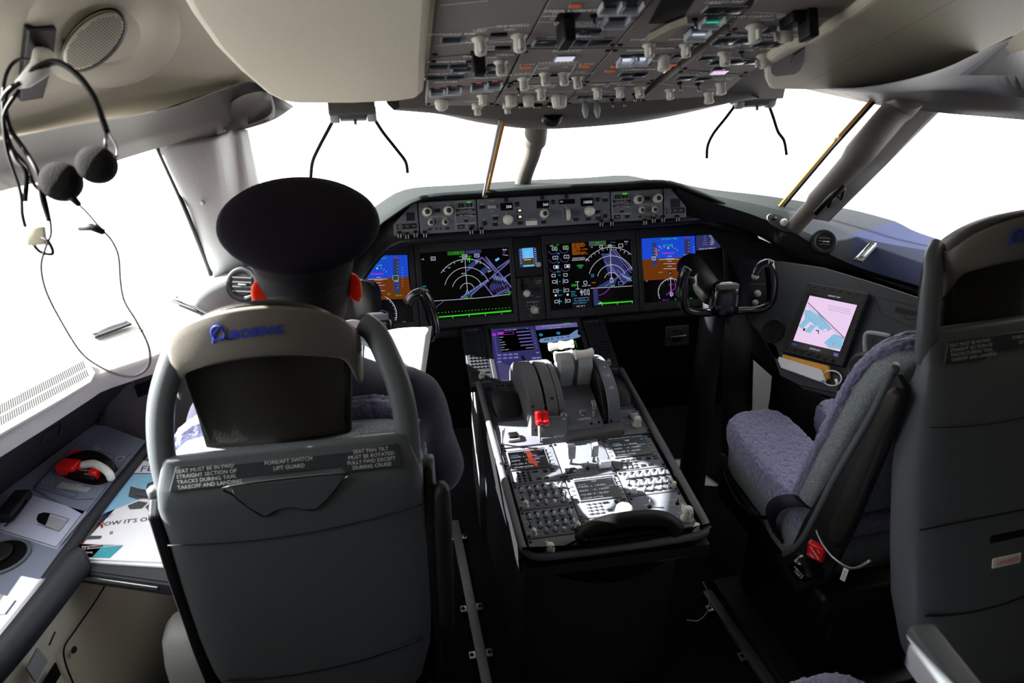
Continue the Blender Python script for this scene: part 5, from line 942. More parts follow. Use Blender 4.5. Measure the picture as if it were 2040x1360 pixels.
ohtext(t, [], [(Z3, 'AIR CONDITIONING', 1140, 285, .012), (Z3, 'EQUIP COOLING', 930, 282, .010), (Z3, 'RECIRC FANS', 1250, 310, .010), (Z3, 'FLT DECK', 820, 368, .010), (Z3, 'TEMP', 820, 380, .009), (Z3, 'CABIN', 1140, 392, .010), (Z3, 'L PACK', 660, 442, .009), (Z3, 'R PACK', 960, 405, .009), (Z3, 'TRIM AIR', 860, 465, .009), (Z3, 'VENTILATION', 785, 525, .009), (Z3, 'PURGE', 640, 588, .009)])
t = ohmod('overhead panel at the front right corner with two small toggles and two round knobs', [(1354, 139), (1486, 149), (1440, 190), (1273, 202)])
ohput(t, [('selector', Z3, 90, 722, 1.2), ('selector', Z3, 330, 738, 1.2), ('round', Z3, 742, 685, 1.3), ('round', Z3, 645, 762, 1.3), ('toggle', Z3, 412, 680, 1.4), ('toggle', Z3, 560, 688, 1.4), ('hbtn', Z3, 465, 625, 1.5), ('hbtn', Z3, 615, 633, 1.5), ('toggle', Z3, 45, 770, 1.2)])
ohtext(t, [(Z3, [(240, 672), (380, 690)]), (Z3, [(425, 695), (600, 705)])], [(Z3, 'PRESSURIZATION', 590, 608, .010), (Z3, 'OUTFLOW', 490, 603, .008), (Z3, 'LDG ALT', 780, 632, .010), (Z3, 'PULL ON', 780, 645, .008), (Z3, 'VALVE', 580, 660, .008), (Z3, 'AFT', 680, 722, .009)])
# ---- windshield mounts with hanging arms
def mount(label, c, arms):
    t = thing('head_up_mount', label, 'mount', c)
    q = Pl(c, (1, 0, 0), (0, .35, 1)); m = MB(); m.box(q, (-.062, .058), (-.012, .026), (-.03, .03), 'brow', .006); m.box(q, (-.035, .035), (-.022, .0), (-.024, .02), 'sidegrey', .004); m.build('body', t)
    for s in (-.048, .048): mm = MB(); mm.lathe(q.M(s, -.008, 0) @ Matrix.Rotation(PI/2, 4, 'Y'), [(.018, -.012), (.020, -.010), (.020, .010), (.018, .012)], 'lightgrey', 16); mm.build('pivot', t)
    mm = MB(); mm.lathe(q.M(.004, -.026, .01) @ Matrix.Rotation(PI/2, 4, 'X'), [(.004, -.006), (.004, .008), (.003, .009)], 'metalgrey', 10); mm.build('latch_pin', t)
    for a_ in arms: m = MB(); m.tube(cr(a_, 6), [.0062]*6+[.0045]*30, 'black', 8) if False else m.tube(cr(a_, 6), .0045, 'black', 8); m.build('arm', t)
y_ = -.28
mount('grey bracket over the left windshield with two thin curved arms hanging above the cap', A(703, 222, 'Y', y_), [[A(*p, 'Y', y_) for p in ((668, 232), (652, 262), (632, 300), (622, 325), (619, 356))], [A(*p, 'Y', y_) for p in ((742, 230), (762, 262), (792, 300), (808, 322), (812, 344))]])
mount('grey bracket over the right windshield with two thin curved arms spread apart', A(1502, 196, 'Y', y_), [[A(*p, 'Y', y_) for p in ((1468, 205), (1448, 232), (1422, 265), (1410, 290), (1408, 315))], [A(*p, 'Y', y_) for p in ((1530, 204), (1540, 232), (1550, 262), (1562, 280), (1567, 308))]])
# standby compass under the brow
c = A(1100, 226, 'Y', -.452); q = Pl(c, (1, 0, 0), (0, .75, .66)); t = thing('standby_compass', 'small round black compass set into the grey brow below the overhead panel', 'compass', c)
m = MB(); m.lathe(q.M(0, 0, 0), [(.026, -.02), (.028, 0), (.024, .008), (.020, .004), (.016, .006), (.002, .008)], 'black', 24); m.build('housing', t)
m = MB(); m.text(q, 'TOP/CB', 0, .008, .007, 'white', .0095); m.text(q, 'UNLKD', 0, .0, .007, 'white', .0095); m.build('lettering', t)
# ---- speaker, headset hook
cs = lc(172, 72, 0); SPu = (lc(215, 95)-lc(130, 60)).normalized()
spr = .5*((lc(222, 20)-lc(118, 110)).length)
SP = Pl(lc(173, 66), LC.u, LC.v); 
if SP.n.dot(LC.n) < 0: SP = Pl(lc(173, 66), -LC.u, LC.v)
t = thing('loudspeaker', 'round perforated white loudspeaker grille on the left ceiling panel', 'loudspeaker', SP.P(0, 0, .01))
e1 = (lc(222, 12)-lc(118, 118))/2; e2 = (lc(222, 72)-lc(124, 60))*.0+ (lc(205, 92)-lc(142, 45))/2
m = MB(); n = 40; N_ = SP.n
def er(f, h): return [SP.P(0, 0, 0)+e1*f*math.cos(2*PI*i/n)+e2*f*math.sin(2*PI*i/n)+N_*h for i in range(n)]
sh_ = lc(184, 80)-lc(173, 70)
m.grid([[p+sh_ for p in er(1.05, 0)], [p+sh_ for p in er(1.03, .012)], er(1.0, .016), er(.97, .013)], 'black', closed=True, cap=True); m.build('rim', t)
m = MB(); m.grid([er(.98, .012), er(.97, .018), er(.9, .019)], 'cream', closed=True, cap=True)
for i in range(-13, 14):
    for j in range(-9, 10):
        fx, fy = i/14, j/9.7
        if fx*fx+fy*fy < .88:
            p = SP.o+e1*fx+e2*fy+N_*.0205; m.add([p+e1*.026*math.cos(2*PI*k/6)+e2*.036*math.sin(2*PI*k/6) for k in range(6)], [list(range(6))], 'black')
m.build('grille', t)

# ================================================================== CONTROL YOKES
def make_yoke(hub, label):
    t = thing('control_yoke', label, 'control yoke', hub, 'control yokes')
    Yp = -.36
    def y5(X, Y, yy=Yp): return A(*Z5(X, Y), 'Y', yy)-HUB0+hub
    L = [y5(1308, 745), y5(1278, 800), y5(1262, 880), y5(1258, 960), y5(1268, 1040), y5(1300, 1090), y5(1365, 1112), y5(1450, 1112), y5(1560, 1108)]
    m = MB(); P_ = cr(L, 5); m.tube(P_, [.015+.004*math.sin(min(1, i/22)*PI) if i < 22 else .0135 for i in range(len(P_))], 'yoke', 14); m.build('left_horn', t)
    Rr = [y5(1960, 712), y5(1978, 760), y5(1990, 840), y5(1992, 920), y5(1985, 1000), y5(1945, 1060), y5(1860, 1090), y5(1760, 1095), y5(1640, 1100)]
    m = MB(); P_ = cr(Rr, 5); m.tube(P_, [.015+.004*math.sin(min(1, i/22)*PI) if i < 22 else .0135 for i in range(len(P_))], 'yoke', 14); m.build('right_horn', t)
    c = y5(1600, 1000)
    m = MB(); q = Pl(c, (1, 0, 0), (0, .25, 1)); rows = []
    for b, w_, d_ in ((-.055, .030, .02), (-.045, .042, .03), (-.01, .046, .036), (.03, .045, .036), (.048, .036, .03), (.056, .02, .02)):
        rows.append([q.P(w_*math.copysign(abs(math.cos(2*PI*i/24))**.6, math.cos(2*PI*i/24)), b, d_*math.copysign(abs(math.sin(2*PI*i/24))**.6, math.sin(2*PI*i/24))) for i in range(24)])
    m.grid(rows, 'yoke', closed=True, cap=True); m.build('hub', t)
    m = MB(); m.box(q, (-.032, .032), (.035, .052), (.012, .040), 'sidegrey', .004); o_ = m.build('hub_clip', t)
    m = MB(); m.lathe(Matrix.Translation(c+V((-.028, .06, .012))) @ V((0, 1, .1)).to_track_quat('Z', 'Y').to_matrix().to_4x4(), [(.034, -.05), (.040, -.035), (.042, .03), (.045, .16)], 'rubber', 28); m.build('hub_boot', t)
    m = MB(); m.lathe(Matrix.Translation(V((c.x, c.y+.06, .03))), [(.055, 0), (.050, .10), (.044, .3), (.040, c.z-.10), (.040, c.z-.03)], 'charcoal', 24); m.build('column', t)
    m = MB(); m.tube(cr([y5(1850, 800), y5(1870, 760), y5(1905, 725), y5(1955, 705)], 4), .014, 'yoke', 12); m.build('switch_cluster', t)
    for i in range(3): m = MB(); m.lathe(Matrix.Translation(y5(1955+i*18, 695+i*6)) @ V((.3, -.4, 1)).to_track_quat('Z', 'Y').to_matrix().to_4x4(), [(.005, -.006), (.006, .004), (.004, .008)], 'metalgrey', 10); m.build('trim_button', t)
    m = MB(); m.lathe(Matrix.Translation(y5(1345, 850)) @ V((1, -.3, .2)).to_track_quat('Z', 'Y').to_matrix().to_4x4(), [(.012, -.012), (.011, .004), (.006, .008)], 'knob_dark', 12); m.build('thumb_switch', t)
    return t
HUB0 = A(*Z5(1600, 1000), 'Y', -.36); hubR = HUB0.copy(); hubR.z = HUB0.z
make_yoke(V(HUB0), 'glossy black control yoke standing clear in front of the empty seat')
hl = A(752, 632, 'Y', -.36); make_yoke(V((hl.x, -.36, HUB0.z-.01)), 'glossy black control yoke mostly hidden behind the seated pilot')

# ================================================================== PILOT SEATS
def srow(w, yc, ry, z, e=5, n=36, x0=0): return ring(x0, yc, z, w, ry, n, e)
SY = -1.0
def make_seat(name, label, x, raise_, yaw, detail, lean=.119, hd=0, cz_=.045):
    t = thing(name, label, 'pilot seat', (0, 0, 0), 'cockpit pilot seats')
    R_ = raise_
    L = lambda px, py, Y: A(px, py, 'Y', Y)-V((-.71, SY, 0))
    U = lambda p: V((p[0], p[1], p[2]+R_))
    UH = lambda p: V((p[0]*.95+(-.022 if detail else .006), p[1], p[2]+R_+hd))
    UC = lambda p: V((p[0], p[1], p[2]+R_+cz_*max(0, (p[2]-.5)/.55)))
    # shell
    prof = [(.036, .205, .032, .009), (.030, .214, .030, .014), (-.016, .228, .010, .022), (-.022, .230, .006, .026), (-.06, .236, 0, .034), (-.13, .240, 0, .055), (-.26, .249, 0, .055), (-.43, .245, 0, .055), (-.56, .235, 0, .055), (-.68, .21, .0, .05), (-.76, .17, .01, .04), (-.80, .12, .02, .03)]
    yb = lambda b: -.262-lean*b
    m = MB(); rows = [[U(p) for p in srow(w_, yb(b)+d+ry, ry, 1.08+b*.993)] for b, w_, d, ry in prof]
    m.grid(rows, 'shell', closed=True, cap=True); sh = m.build('backrest_shell', t)
    CH = Pl((0, yb(-.019)+.006, 1.061+R_), (1, 0, 0), (0, .024, .048))
    m = MB(); m.prism([CH.P(a, b, -.004) for a, b in ((-.205, .002), (-.105, .002), (-.098, .014), (.090, .014), (.097, .002), (.198, .002), (.195, .046), (-.190, .046))], CH.n*.0075, 'strip'); m.build('placard_strip', t, bevel=.002)
    m = MB(); k_ = .0042
    for i, s_ in enumerate(('SEAT MUST BE IN FWD', 'STRAIGHT SECTION OF', 'TRACKS DURING TAXI,', 'TAKEOFF AND LANDING')): m.text(CH, s_, -.190+i*.0, .038-i*.0095, .0095, 'ink', k_, 'L')
    for i, s_ in enumerate(('FORE/AFT SWITCH', 'LIFT GUARD')): m.text(CH, s_, 0, .036-i*.011, .0098, 'ink', k_)
    for i, s_ in enumerate(('SEAT PAN TILT', 'MUST BE ROTATED', 'FULLY FWD EXCEPT', 'DURING CRUISE')): m.text(CH, s_, .145, .039-i*.0095, .0095, 'ink', k_)
    m.build('lettering', t)
    SB = Pl((0, -.262, 1.08+R_), (1, 0, 0), (0, -lean, 1))
    if detail:
        fo = [(-.100, -.010), (.090, -.010), (.086, -.032), (.060, -.068), (.036, -.090), (.020, -.088), (-.006, -.078), (-.030, -.080), (-.055, -.093), (-.078, -.066), (-.098, -.034)]
        m = MB(); m.prism([SB.P(a, b, .000) for a, b in fo], SB.n*.004, 'shell'); m.build('switch_guard', t, bevel=.002)
        m = MB(); m.tube([SB.P(a, b, .003) for a, b in cr(fo, 3, True) for a, b in [(a, b)]] if False else [SB.P(p.x, p.y, .002) for p in cr(fo, 4, True)], .0022, 'black', 6, closed=True); m.build('guard_gap', t)
    m = MB(); m.tube([SB.P(a, -.125-.045*(1-(a/.235)**2)*.6+a*.06, .0008) for a in [-.232+.464*i/24 for i in range(25)]], .0014, 'charcoal', 5); m.build('seam', t)
    m = MB(); m.tube([SB.P(a, -.545-.03*(1-(a/.2)**2)+a*.10, -.000) for a in [-.215+.43*i/24 for i in range(25)]], .0028, 'charcoal', 6); m.build('seam', t)
    if not detail:
        m = MB(); q = SB; m.box(q, (-.065, .05), (-.425, -.405), (-.004, .001), 'black', .004); m.build('slot', t)
        m = MB(); m.box(q, (-.055, .02), (-.485, -.460), (-.004, .0025), 'white', .004); m.text(q, 'LIFEVESTS', -.0175, -.4725, .0130, 'red', .0032); m.build('placard', t)
        m = MB(); m.tube([SB.P(a, -.36, .0008) for a in [-.243+.486*i/24 for i in range(25)]], .002, 'black', 5); m.build('seam', t)
    # arch tube
    ax = [(.213, -.03, -.222), (.214, .03, -.213), (.211, .08, -.200), (.203, .125, -.184), (.189, .165, -.163), (.172, .198, -.135), (.150, .212, -.115)]
    for s in (-1, 1):
        m = MB(); m.tube(cr([U((s*a, y, 1.08+b+hd*max(0, b/.195))) for a, b, y in ax], 5), .023, 'shell', 14, flat=.72, upv=(0, 1, 0)); m.build('headrest_arm', t)
    # headrest cushion, bracket band
    yh = -.19
    def hz(a): return .303-.062*(a/.158)**2-.03*(abs(a)/.158)**6
    m = MB(); n = 22; back = []; 
    hw = .158
    rows = []
    for k, (fy, ins, dn) in enumerate(((0.004, .014, .012), (-.002, .004, .005), (.008, 0, .003), (.04, 0, .014), (.08, .006, .034), (.095, .022, .052))):
        loop = []
        for i in range(n+1): a = -hw+ins+(2*(hw-ins))*i/n; loop.append(UH((a, yh+fy+1.5*a*a, 1.08+hz(a*hw/(hw-ins) if ins else a)-dn)))
        for i in range(1, 4): loop.append(UH((hw-ins-.004*i, yh+fy+1.5*hw*hw, 1.08+hz(hw)-dn-(hz(hw)-.02)*i/4)))
        for i in range(n+1): a = (hw-ins-.018)*(1-2*i/n); loop.append(UH((a, yh+fy+1.5*a*a, 1.08+.004+dn+.012*math.cos(a*PI/.30))))
        for i in range(1, 4): loop.append(UH((-(hw-ins-.016+.004*i), yh+fy+1.5*hw*hw, 1.08+.02+dn+(hz(hw)-.02-2*dn)*i/4)))
        rows.append(loop)
    m.grid(rows, 'headrest', closed=True, cap=True); m.build('headrest_cushion', t, bevel=0)
    m = MB(); tb = []; bb = []; N = 30
    for i in range(N+1):
        a = -.170+.34*i/N; y = yh-.012+1.5*a*a; u_ = abs(a)/.170
        top_ = .303-.058*u_**2-.02*u_**8; bot_ = .204-.048*u_**2-(.055*min(1, max(0, (u_-.86)/.1)))
        tb.append(UH((a, y, 1.08+top_))); bb.append(UH((a, y, 1.08+bot_)))
    sl = UH((-.172, yh+.08, 1.08+.20)), UH((-.172, yh+.07, 1.08+.105)); sr = UH((.172, yh+.08, 1.08+.20)), UH((.172, yh+.07, 1.08+.105))
    rows = [[sl[0]]+tb+[sr[0]], [sl[0].lerp(sl[1], .5)]+[p.lerp(q, .5)-V((0, .003, 0)) for p, q in zip(tb, bb)]+[sr[0].lerp(sr[1], .5)], [sl[1]]+bb+[sr[1]]]
    m.grid(rows, 'band'); m.build('headrest_band', t, solid=.006, sub=1, offset=0)
    # emblem text on the band, following its curve
    m = MB(); vs, fs, wd = textmesh('BOEING', .035); sz = .0225; out = []
    for x_, y_ in vs:
        X = (x_-wd/2)*sz*1.12-.003+y_*sz*.28; Z = (y_-.36)*sz; out.append(UH((X, yh-.0195+1.5*X*X, 1.08+.258+Z-1.2*X*X+X*.03)))
    m.add(out, fs, 'blueink')
    def bp(X, Z): return UH((X, yh-.0195+1.5*X*X, 1.08+.254+Z))
    for pts in ([(-.066+.0115*math.cos(th), .004+.013*math.sin(th)) for th in [2*PI*i/20 for i in range(21)]], [(-.078, -.016), (-.072, .004), (-.060, .015)], [(-.074, -.010), (-.064, -.006), (-.044, -.008)]):
        P_ = [bp(a, b) for a, b in pts]; m.tube(P_, .0017, 'blueink', 5)
    m.build('emblem', t)
    for s in (-1, 1): m = MB(); m.lathe(Matrix.Translation(UH((s*.166, yh+.045, 1.08+.185))) @ V((s, 0, 0)).to_track_quat('Z', 'Y').to_matrix().to_4x4(), [(.016, -.004), (.018, .004), (.012, .009)], 'band', 18); m.build('pivot', t)
    # sheepskin backrest cushion
    def cush(z): f = (1.06-z)/.66; return -.185+.17*f                      # rear face y
    rows = []
    for z, w_, th in ((1.045, .15, .05), (1.035, .20, .075), (1.0, .232, .10), (.94, .245, .105), (.83, .250, .105), (.70, .250, .105), (.55, .248, .11), (.45, .240, .11), (.40, .225, .10)):
        rows.append([UC(p) for p in ring(0, cush(z)+th/2, z, w_, th/2, 40, 4)])
    m = MB(); m.grid(rows, 'felt', closed=True, cap=True); m.build('backrest_cushion', t)
    rows = []
    rnd_ = random.Random(5)
    for z, w_, th in ((1.062, .15, .05), (1.052, .19, .07), (1.015, .243, .06), (.95, .256, .055), (.88, .260, .055), (.80, .26, .055), (.70, .26, .055), (.58, .258, .055), (.49, .25, .05), (.455, .235, .04)):
        yc = cush(z)+(.098 if detail else .068); rr = ring(0, yc+.015, z, w_, th/2, 40, 3.2); rows.append([UC(p+V((rnd_.uniform(-.003, .003), rnd_.uniform(-.003, .003), rnd_.uniform(-.003, .003)))) for p in rr])
    m = MB(); m.grid(rows, 'fur', closed=True, cap=True); shag(m.build('backrest_fleece', t), .012, 3)
    # seat pan: two thigh pads joined at the back
    def pad(x0, x1, y0, y1, z0, z1, mat, e=4):
        rows = []
        for f, ins in ((0, .02), (.08, .004), (.5, 0), (.85, .002), (.96, .012), (1, .03)):
            z = z0+(z1-z0)*f; rows.append([U(p+V((0, 0, rnd_.uniform(-.002, .002) if f > .9 else 0))+V((0, 0, (p.y-.2)*.06))) for p in ring((x0+x1)/2, (y0+y1)/2, z, (x1-x0)/2-ins, (y1-y0)/2-ins, 36, e)])
        return rows
    m = MB(); m.grid(pad(-.25, -.035, .02, .44, .42, .515, 'fur'), 'fur', closed=True, cap=True); m.grid(pad(.055, .25, .02, .44, .42, .515, 'fur'), 'fur', closed=True, cap=True); m.grid(pad(-.25, .25, -.06, .22, .42, .505, 'fur'), 'fur', closed=True, cap=True)
    fl_ = m.build('seat_fleece', t); 
    md = fl_.modifiers.new('r', 'REMESH'); md.mode = 'VOXEL'; md.voxel_size = .008; md.use_smooth_shade = True
    md = fl_.modifiers.new('m', 'SMOOTH'); md.iterations = 6; md.factor = .6; shag(fl_, .012, 1)
    m = MB(); m.grid(pad(-.24, -.045, .03, .425, .34, .45, 'felt'), 'felt', closed=True, cap=True); m.grid(pad(.065, .24, .03, .425, .34, .45, 'felt'), 'felt', closed=True, cap=True); m.grid(pad(-.245, .245, -.08, .21, .32, .45, 'felt'), 'felt', closed=True, cap=True)
    fe = m.build('seat_cushion', t); md = fe.modifiers.new('r', 'REMESH'); md.mode = 'VOXEL'; md.voxel_size = .008; md.use_smooth_shade = True
    # frame, side rails, base
    for s in (-1, 1):
        m = MB(); rails = [(-.205, 1.02), (-.165, .93), (-.10, .72), (-.03, .50), (.0, .36), (.06, .30), (-.06, .28), (-.15, .40), (-.19, .6), (-.225, .85), (-.235, 1.0)]
        m.prism([U((s*.238, y, z)) for y, z in rails], (s*.02, 0, 0), 'charcoal'); m.build('side_frame', t, bevel=.006)
        m = MB(); m.tube(cr([U((s*.250, -.190, 1.03)), U((s*.252, -.165, .90)), U((s*.252, -.10, .68)), U((s*.250, -.04, .45)), U((s*.248, .02, .34))], 6), .010, 'shell', 8, flat=1.4); m.build('side_trim', t)
    m = MB(); q = Pl((0, .05, 0), (1, 0, 0), (0, 1, 0)); m.box(q, (-.24, .24), (-.20, .36), (.24+R_, .335+R_), 'black', .02); m.box(q, (-.17, .17), (-.16, .26), (.05, .25+R_), 'black', .02); m.box(q, (-.24, .24), (-.2, .3), (.008, .05), 'charcoal', .008); m.build('seat_base', t)
    m = MB(); m.tube(cr([U((-.255, .36, .37)), U((-.262, .26, .34)), U((-.262, .16, .36)), U((-.257, .10, .40))], 5), .006, 'black', 8); m.build('adjustment_lever', t)
    # belt hanging at the side
    for s in (-1, 1):
        m = MB(); P_ = cr([U((s*.20, -.02, .50)), U((s*.255, .0, .535)), U((s*.285, .04, .50)), U((s*.27, .08, .42)), U((s*.25, .06, .36))], 5)
        m.grid([[p+V((0, -.024, 0)) for p in P_], [p+V((0, .024, 0)) for p in P_]], 'belt'); m.build('lap_belt', t, solid=.003, offset=0)
    # armrest folded up beside the shell
    for s in ((1,) if detail else (-1,)):
        m = MB(); rows = []
        for z, w_, d in ((1.0, .008, .016), (.985, .015, .028), (.90, .018, .034), (.72, .018, .038), (.58, .018, .036), (.54, .010, .02)):
            rows.append([U(p) for p in ring(s*.270, -.235+(1-z)*.15, z, w_, d*.7, 16, 3)])
        m.grid(rows, 'headrest', closed=True, cap=True); m.build('folded_armrest', t)
    if not detail:
        def bx(px, py, Dd): return AD(px, py, Dd)
    t.location = (x, SY+.0, 0); t.rotation_euler = (0, 0, yaw); return t
st1 = make_seat('pilot_seat', 'large grey pilot seat seen from behind, with the capped person sitting in it', -.71, 0, 0, True)
st2 = make_seat('pilot_seat', 'empty pilot seat at the right with violet grey fleece cover', .735, .115, math.radians(4), False, -.26, -.042, -.02)
# controls on the empty seat's side
MS = Matrix.Translation((.735, SY, 0)) @ Matrix.Rotation(math.radians(4), 4, 'Z')
def spart(mb, name): 
    inv = MS.inverted(); mb.v = [inv @ p for p in mb.v]; me = mesh_of(mb, name); o = bpy.data.objects.new(name, me); C.objects.link(o); o.parent = st2; return o
c = A(1627, 1096, 'X', .455); q = Pl(c, (.15, -1, -.35), (0, -.35, 1)); 
if q.n.x > 0: q = Pl(c, (-.15, 1, .35), (0, .35, -1))
q = Pl(c, (.55, -.83, 0), (-.15, -.1, .98))
m = MB(); m.box(q, (-.020, .020), (-.024, .024), (-.006, .010), 'red', .004); m.text(q, 'POWER', 0, .0, .011, 'white', .0106, 'C', -.9); m.text(q, 'OFF', -.006, -.014, .009, 'white', .0106, 'C', -.9); m.text(q, 'ON', .008, .013, .008, 'white', .0106, 'C', -.9); spart(m, 'power_switch')
c = A(1598, 1132, 'X', .44); q = Pl(c, (.55, -.83, 0), (-.1, -.1, .98)); m = MB(); m.lathe(q.M(0, 0, 0), [(.030, -.03), (.034, -.01), (.032, .012), (.024, .018)], 'yoke', 26); m.text(q, 'MECH', .0, .006, .011, 'white', .0185, 'C', -.6); m.text(q, 'VERT', 0, -.006, .011, 'white', .0185, 'C', -.6); spart(m, 'recline_knob')
c = A(1682, 1144, 'X', .47); q = Pl(c, (.55, -.83, 0), (.2, .1, .9)); m = MB(); m.box(q, (-.006, .006), (-.016, .016), (-.001, .001), 'white', .001); m.text(q, 'LOCK', 0, 0, .008, 'black', .0014, 'C', PI/2); spart(m, 'tag')
m = MB(); m.tube(cr([A(1626, 1056, 'X', .46), A(1640, 1085, 'X', .455), A(1665, 1115, 'X', .455), A(1700, 1132, 'X', .46), A(1735, 1115, 'X', .48)], 5), .0035, 'steel', 6); spart(m, 'bent_wire')

# ================================================================== THE PILOT
pl_ = thing('person', 'person in dark uniform and peaked cap, seen from behind, reading an open booklet', 'person', (-.67, -.95, 0))
Hc = V((-.667, -.905, 1.315))
def remesh(o, v, it=6):
    md = o.modifiers.new('r', 'REMESH'); md.mode = 'VOXEL'; md.voxel_size = v; md.use_smooth_shade = True
    md = o.modifiers.new('m', 'SMOOTH'); md.iterations = it; md.factor = .6
m = MB()
rows = []
for z, rx, ry, dy in ((-.125, .020, .022, .045), (-.115, .042, .052, .035), (-.09, .056, .075, .02), (-.05, .073, .092, .008), (0, .082, .098, 0), (.04, .083, .099, 0), (.08, .074, .090, -.002), (.11, .048, .062, -.004), (.125, .02, .03, -.004)):
    rows.append(ring(Hc.x, Hc.y+dy, Hc.z+z, rx, ry, 28, 2.1))
m.grid(rows, 'skin', closed=True, cap=True)
m.tube(cr([Hc+V((0, -.025, -.07)), Hc+V((0, -.035, -.14)), Hc+V((-.005, -.045, -.20))], 4), [.056, .056, .057, .058, .060, .062, .066, .07, .075], 'skin', 18)
for s in (-1, 1):                                     # ears
    e_ = Hc+V((s*.094, -.022, -.030)); ud = V((s*.5, -.85, .1)).normalized()
    rows = []
    for k, (f, r_) in enumerate(((-.008, .6), (-.004, .95), (.003, 1.0), (.006, .8))):
        rows.append([e_+V((s*(f+abs(math.sin(t_))*0)+s*.012*math.cos(t_), math.cos(t_)*-.020*r_, math.sin(t_)*.037*r_)) for t_ in [2*PI*i/16 for i in range(16)]])
    m.grid(rows, 'skin', closed=True, cap=True)
m.grid([[Hc+V((x_, y_, z_)) for x_, y_, z_ in r_] for r_ in ([(-.008, .088, .03), (0, .096, .03), (.008, .088, .03)], [(-.012, .090, .0), (0, .112, .0), (.012, .09, .0)], [(-.018, .085, -.025), (0, .122, -.022), (.018, .085, -.025)], [(-.014, .08, -.035), (0, .098, -.036), (.014, .08, -.035)])], 'skin')
# torso, arms, legs
rows = []
for z, rx, ry, y in ((.54, .17, .12, -.98), (.62, .175, .125, -.985), (.75, .165, .115, -1.0), (.90, .185, .12, -1.01), (1.0, .200, .115, -1.01), (1.06, .185, .095, -1.0), (1.10, .13, .075, -.985), (1.13, .075, .06, -.965)):
    rows.append(ring(-.665, y, z, rx, ry, 28, 2.4))
m.grid(rows, 'skin', closed=True, cap=True)
SHR, SHL = V((-.475, -.985, 1.04)), V((-.865, -.985, 1.04)); ELR, ELL = V((-.425, -.92, .80)), V((-.93, -.85, .80)); WRR, WRL = V((-.53, -.68, .86)), V((-.80, -.62, .90))
for sh, el, wr in ((SHR, ELR, WRR), (SHL, ELL, WRL)): m.tube([sh, sh.lerp(el, .5), el, el.lerp(wr, .5), wr], [.052, .047, .042, .038, .028], 'skin', 14)
for s, wr in ((1, WRR), (-1, WRL)):
    hd = (V((-.64, -.52, .95))-wr).normalized(); hd = V((-s*.35, .75, .45)).normalized(); sd = V((-s*.9, -.2, .1)); sd = (sd-hd*sd.dot(hd)).normalized(); nn = hd.cross(sd)
    pc_ = wr+hd*.045; m.tube([wr, wr+hd*.02, pc_, wr+hd*.085], [.026, .030, .036, .030], 'skin', 12, flat=.5, upv=nn)
    for i, ln in enumerate((.068, .078, .072, .058)):
        r0 = wr+hd*.082+sd*(-.027+.018*i)
        m.tube([r0-hd*.02, r0+hd*ln*.4+nn*.004, r0+hd*ln*.75-V((0, 0, .008))+sd*.010, r0+hd*ln*.9-V((0, 0, .026))+sd*.022], [.0095, .009, .008, .007], 'skin', 8)
    r0 = wr+hd*.03-sd*.028 if s > 0 else wr+hd*.03+sd*-.028; m.tube([r0, r0+hd*.030-sd*.016+V((0, 0, .012)), r0+hd*.055-sd*.010+V((0, 0, .022)), r0+hd*.072+V((0, 0, .024))], [.012, .011, .010, .008], 'skin', 8)
for s in (-1, 1):
    hp_, kn, an, to = V((-.69+s*.09, -.95, .60)), V((-.69+s*.12, -.58, .63)), V((-.69+s*.11, -.52, .16)), V((-.69+s*.11, -.38, .09))
    m.tube([hp_, hp_.lerp(kn, .5), kn, kn.lerp(an, .5), an, an.lerp(to, .3), to], [.085, .075, .058, .052, .040, .038, .032], 'skin', 14)
bd = m.build('body', pl_); remesh(bd, .0065, 4)
# uniform jacket
m = MB(); rows = []
for z, rx, ry, y in ((.56, .185, .135, -.975), (.65, .19, .14, -.98), (.78, .185, .13, -.995), (.92, .205, .135, -1.005), (1.01, .222, .130, -1.005), (1.065, .205, .108, -.995), (1.105, .150, .088, -.98), (1.135, .085, .068, -.965)):
    rows.append(ring(-.665, y, z, rx, ry, 28, 2.4))
m.grid(rows, 'suit', closed=True, cap=True)
for sh, el, wr in ((SHR, ELR, WRR), (SHL, ELL, WRL)): m.tube(cr([sh.lerp(V((-.665, -.985, 1.05)), .25), sh, sh.lerp(el, .5), el, el.lerp(wr, .5), wr.lerp(el, .08)], 4), [.06]*2+[.068]*6+[.066]*4+[.062]*4+[.056]*3+[.050]*2, 'suit', 16)
jk = m.build('jacket', pl_); remesh(jk, .009, 5)
m = MB()
for s in (-1, 1):
    hp_, kn, an = V((-.69+s*.085, -.98, .60)), V((-.69+s*.12, -.57, .635)), V((-.69+s*.11, -.52, .18))
    m.tube([hp_, hp_.lerp(kn, .5), kn, kn.lerp(an, .5), an], [.098, .088, .072, .066, .058], 'suit', 14)
tr_ = m.build('trousers', pl_); remesh(tr_, .011, 4)
for s in (-1, 1): m = MB(); m.grid([ring(-.69+s*.11, -.44, z, rx, ry, 18, 2.6) for z, rx, ry in ((.035, .046, .13), (.06, .048, .135), (.09, .044, .12), (.12, .036, .08), (.135, .03, .05))], 'black', closed=True, cap=True); m.build('shoe', pl_)
m = MB(); m.grid([ring(-.667, -.963, z, r_, r_*.95, 24) for z, r_ in ((1.10, .078), (1.135, .070), (1.16, .066), (1.158, .060))], 'white', closed=True); m.build('shirt_collar', pl_, solid=.002)
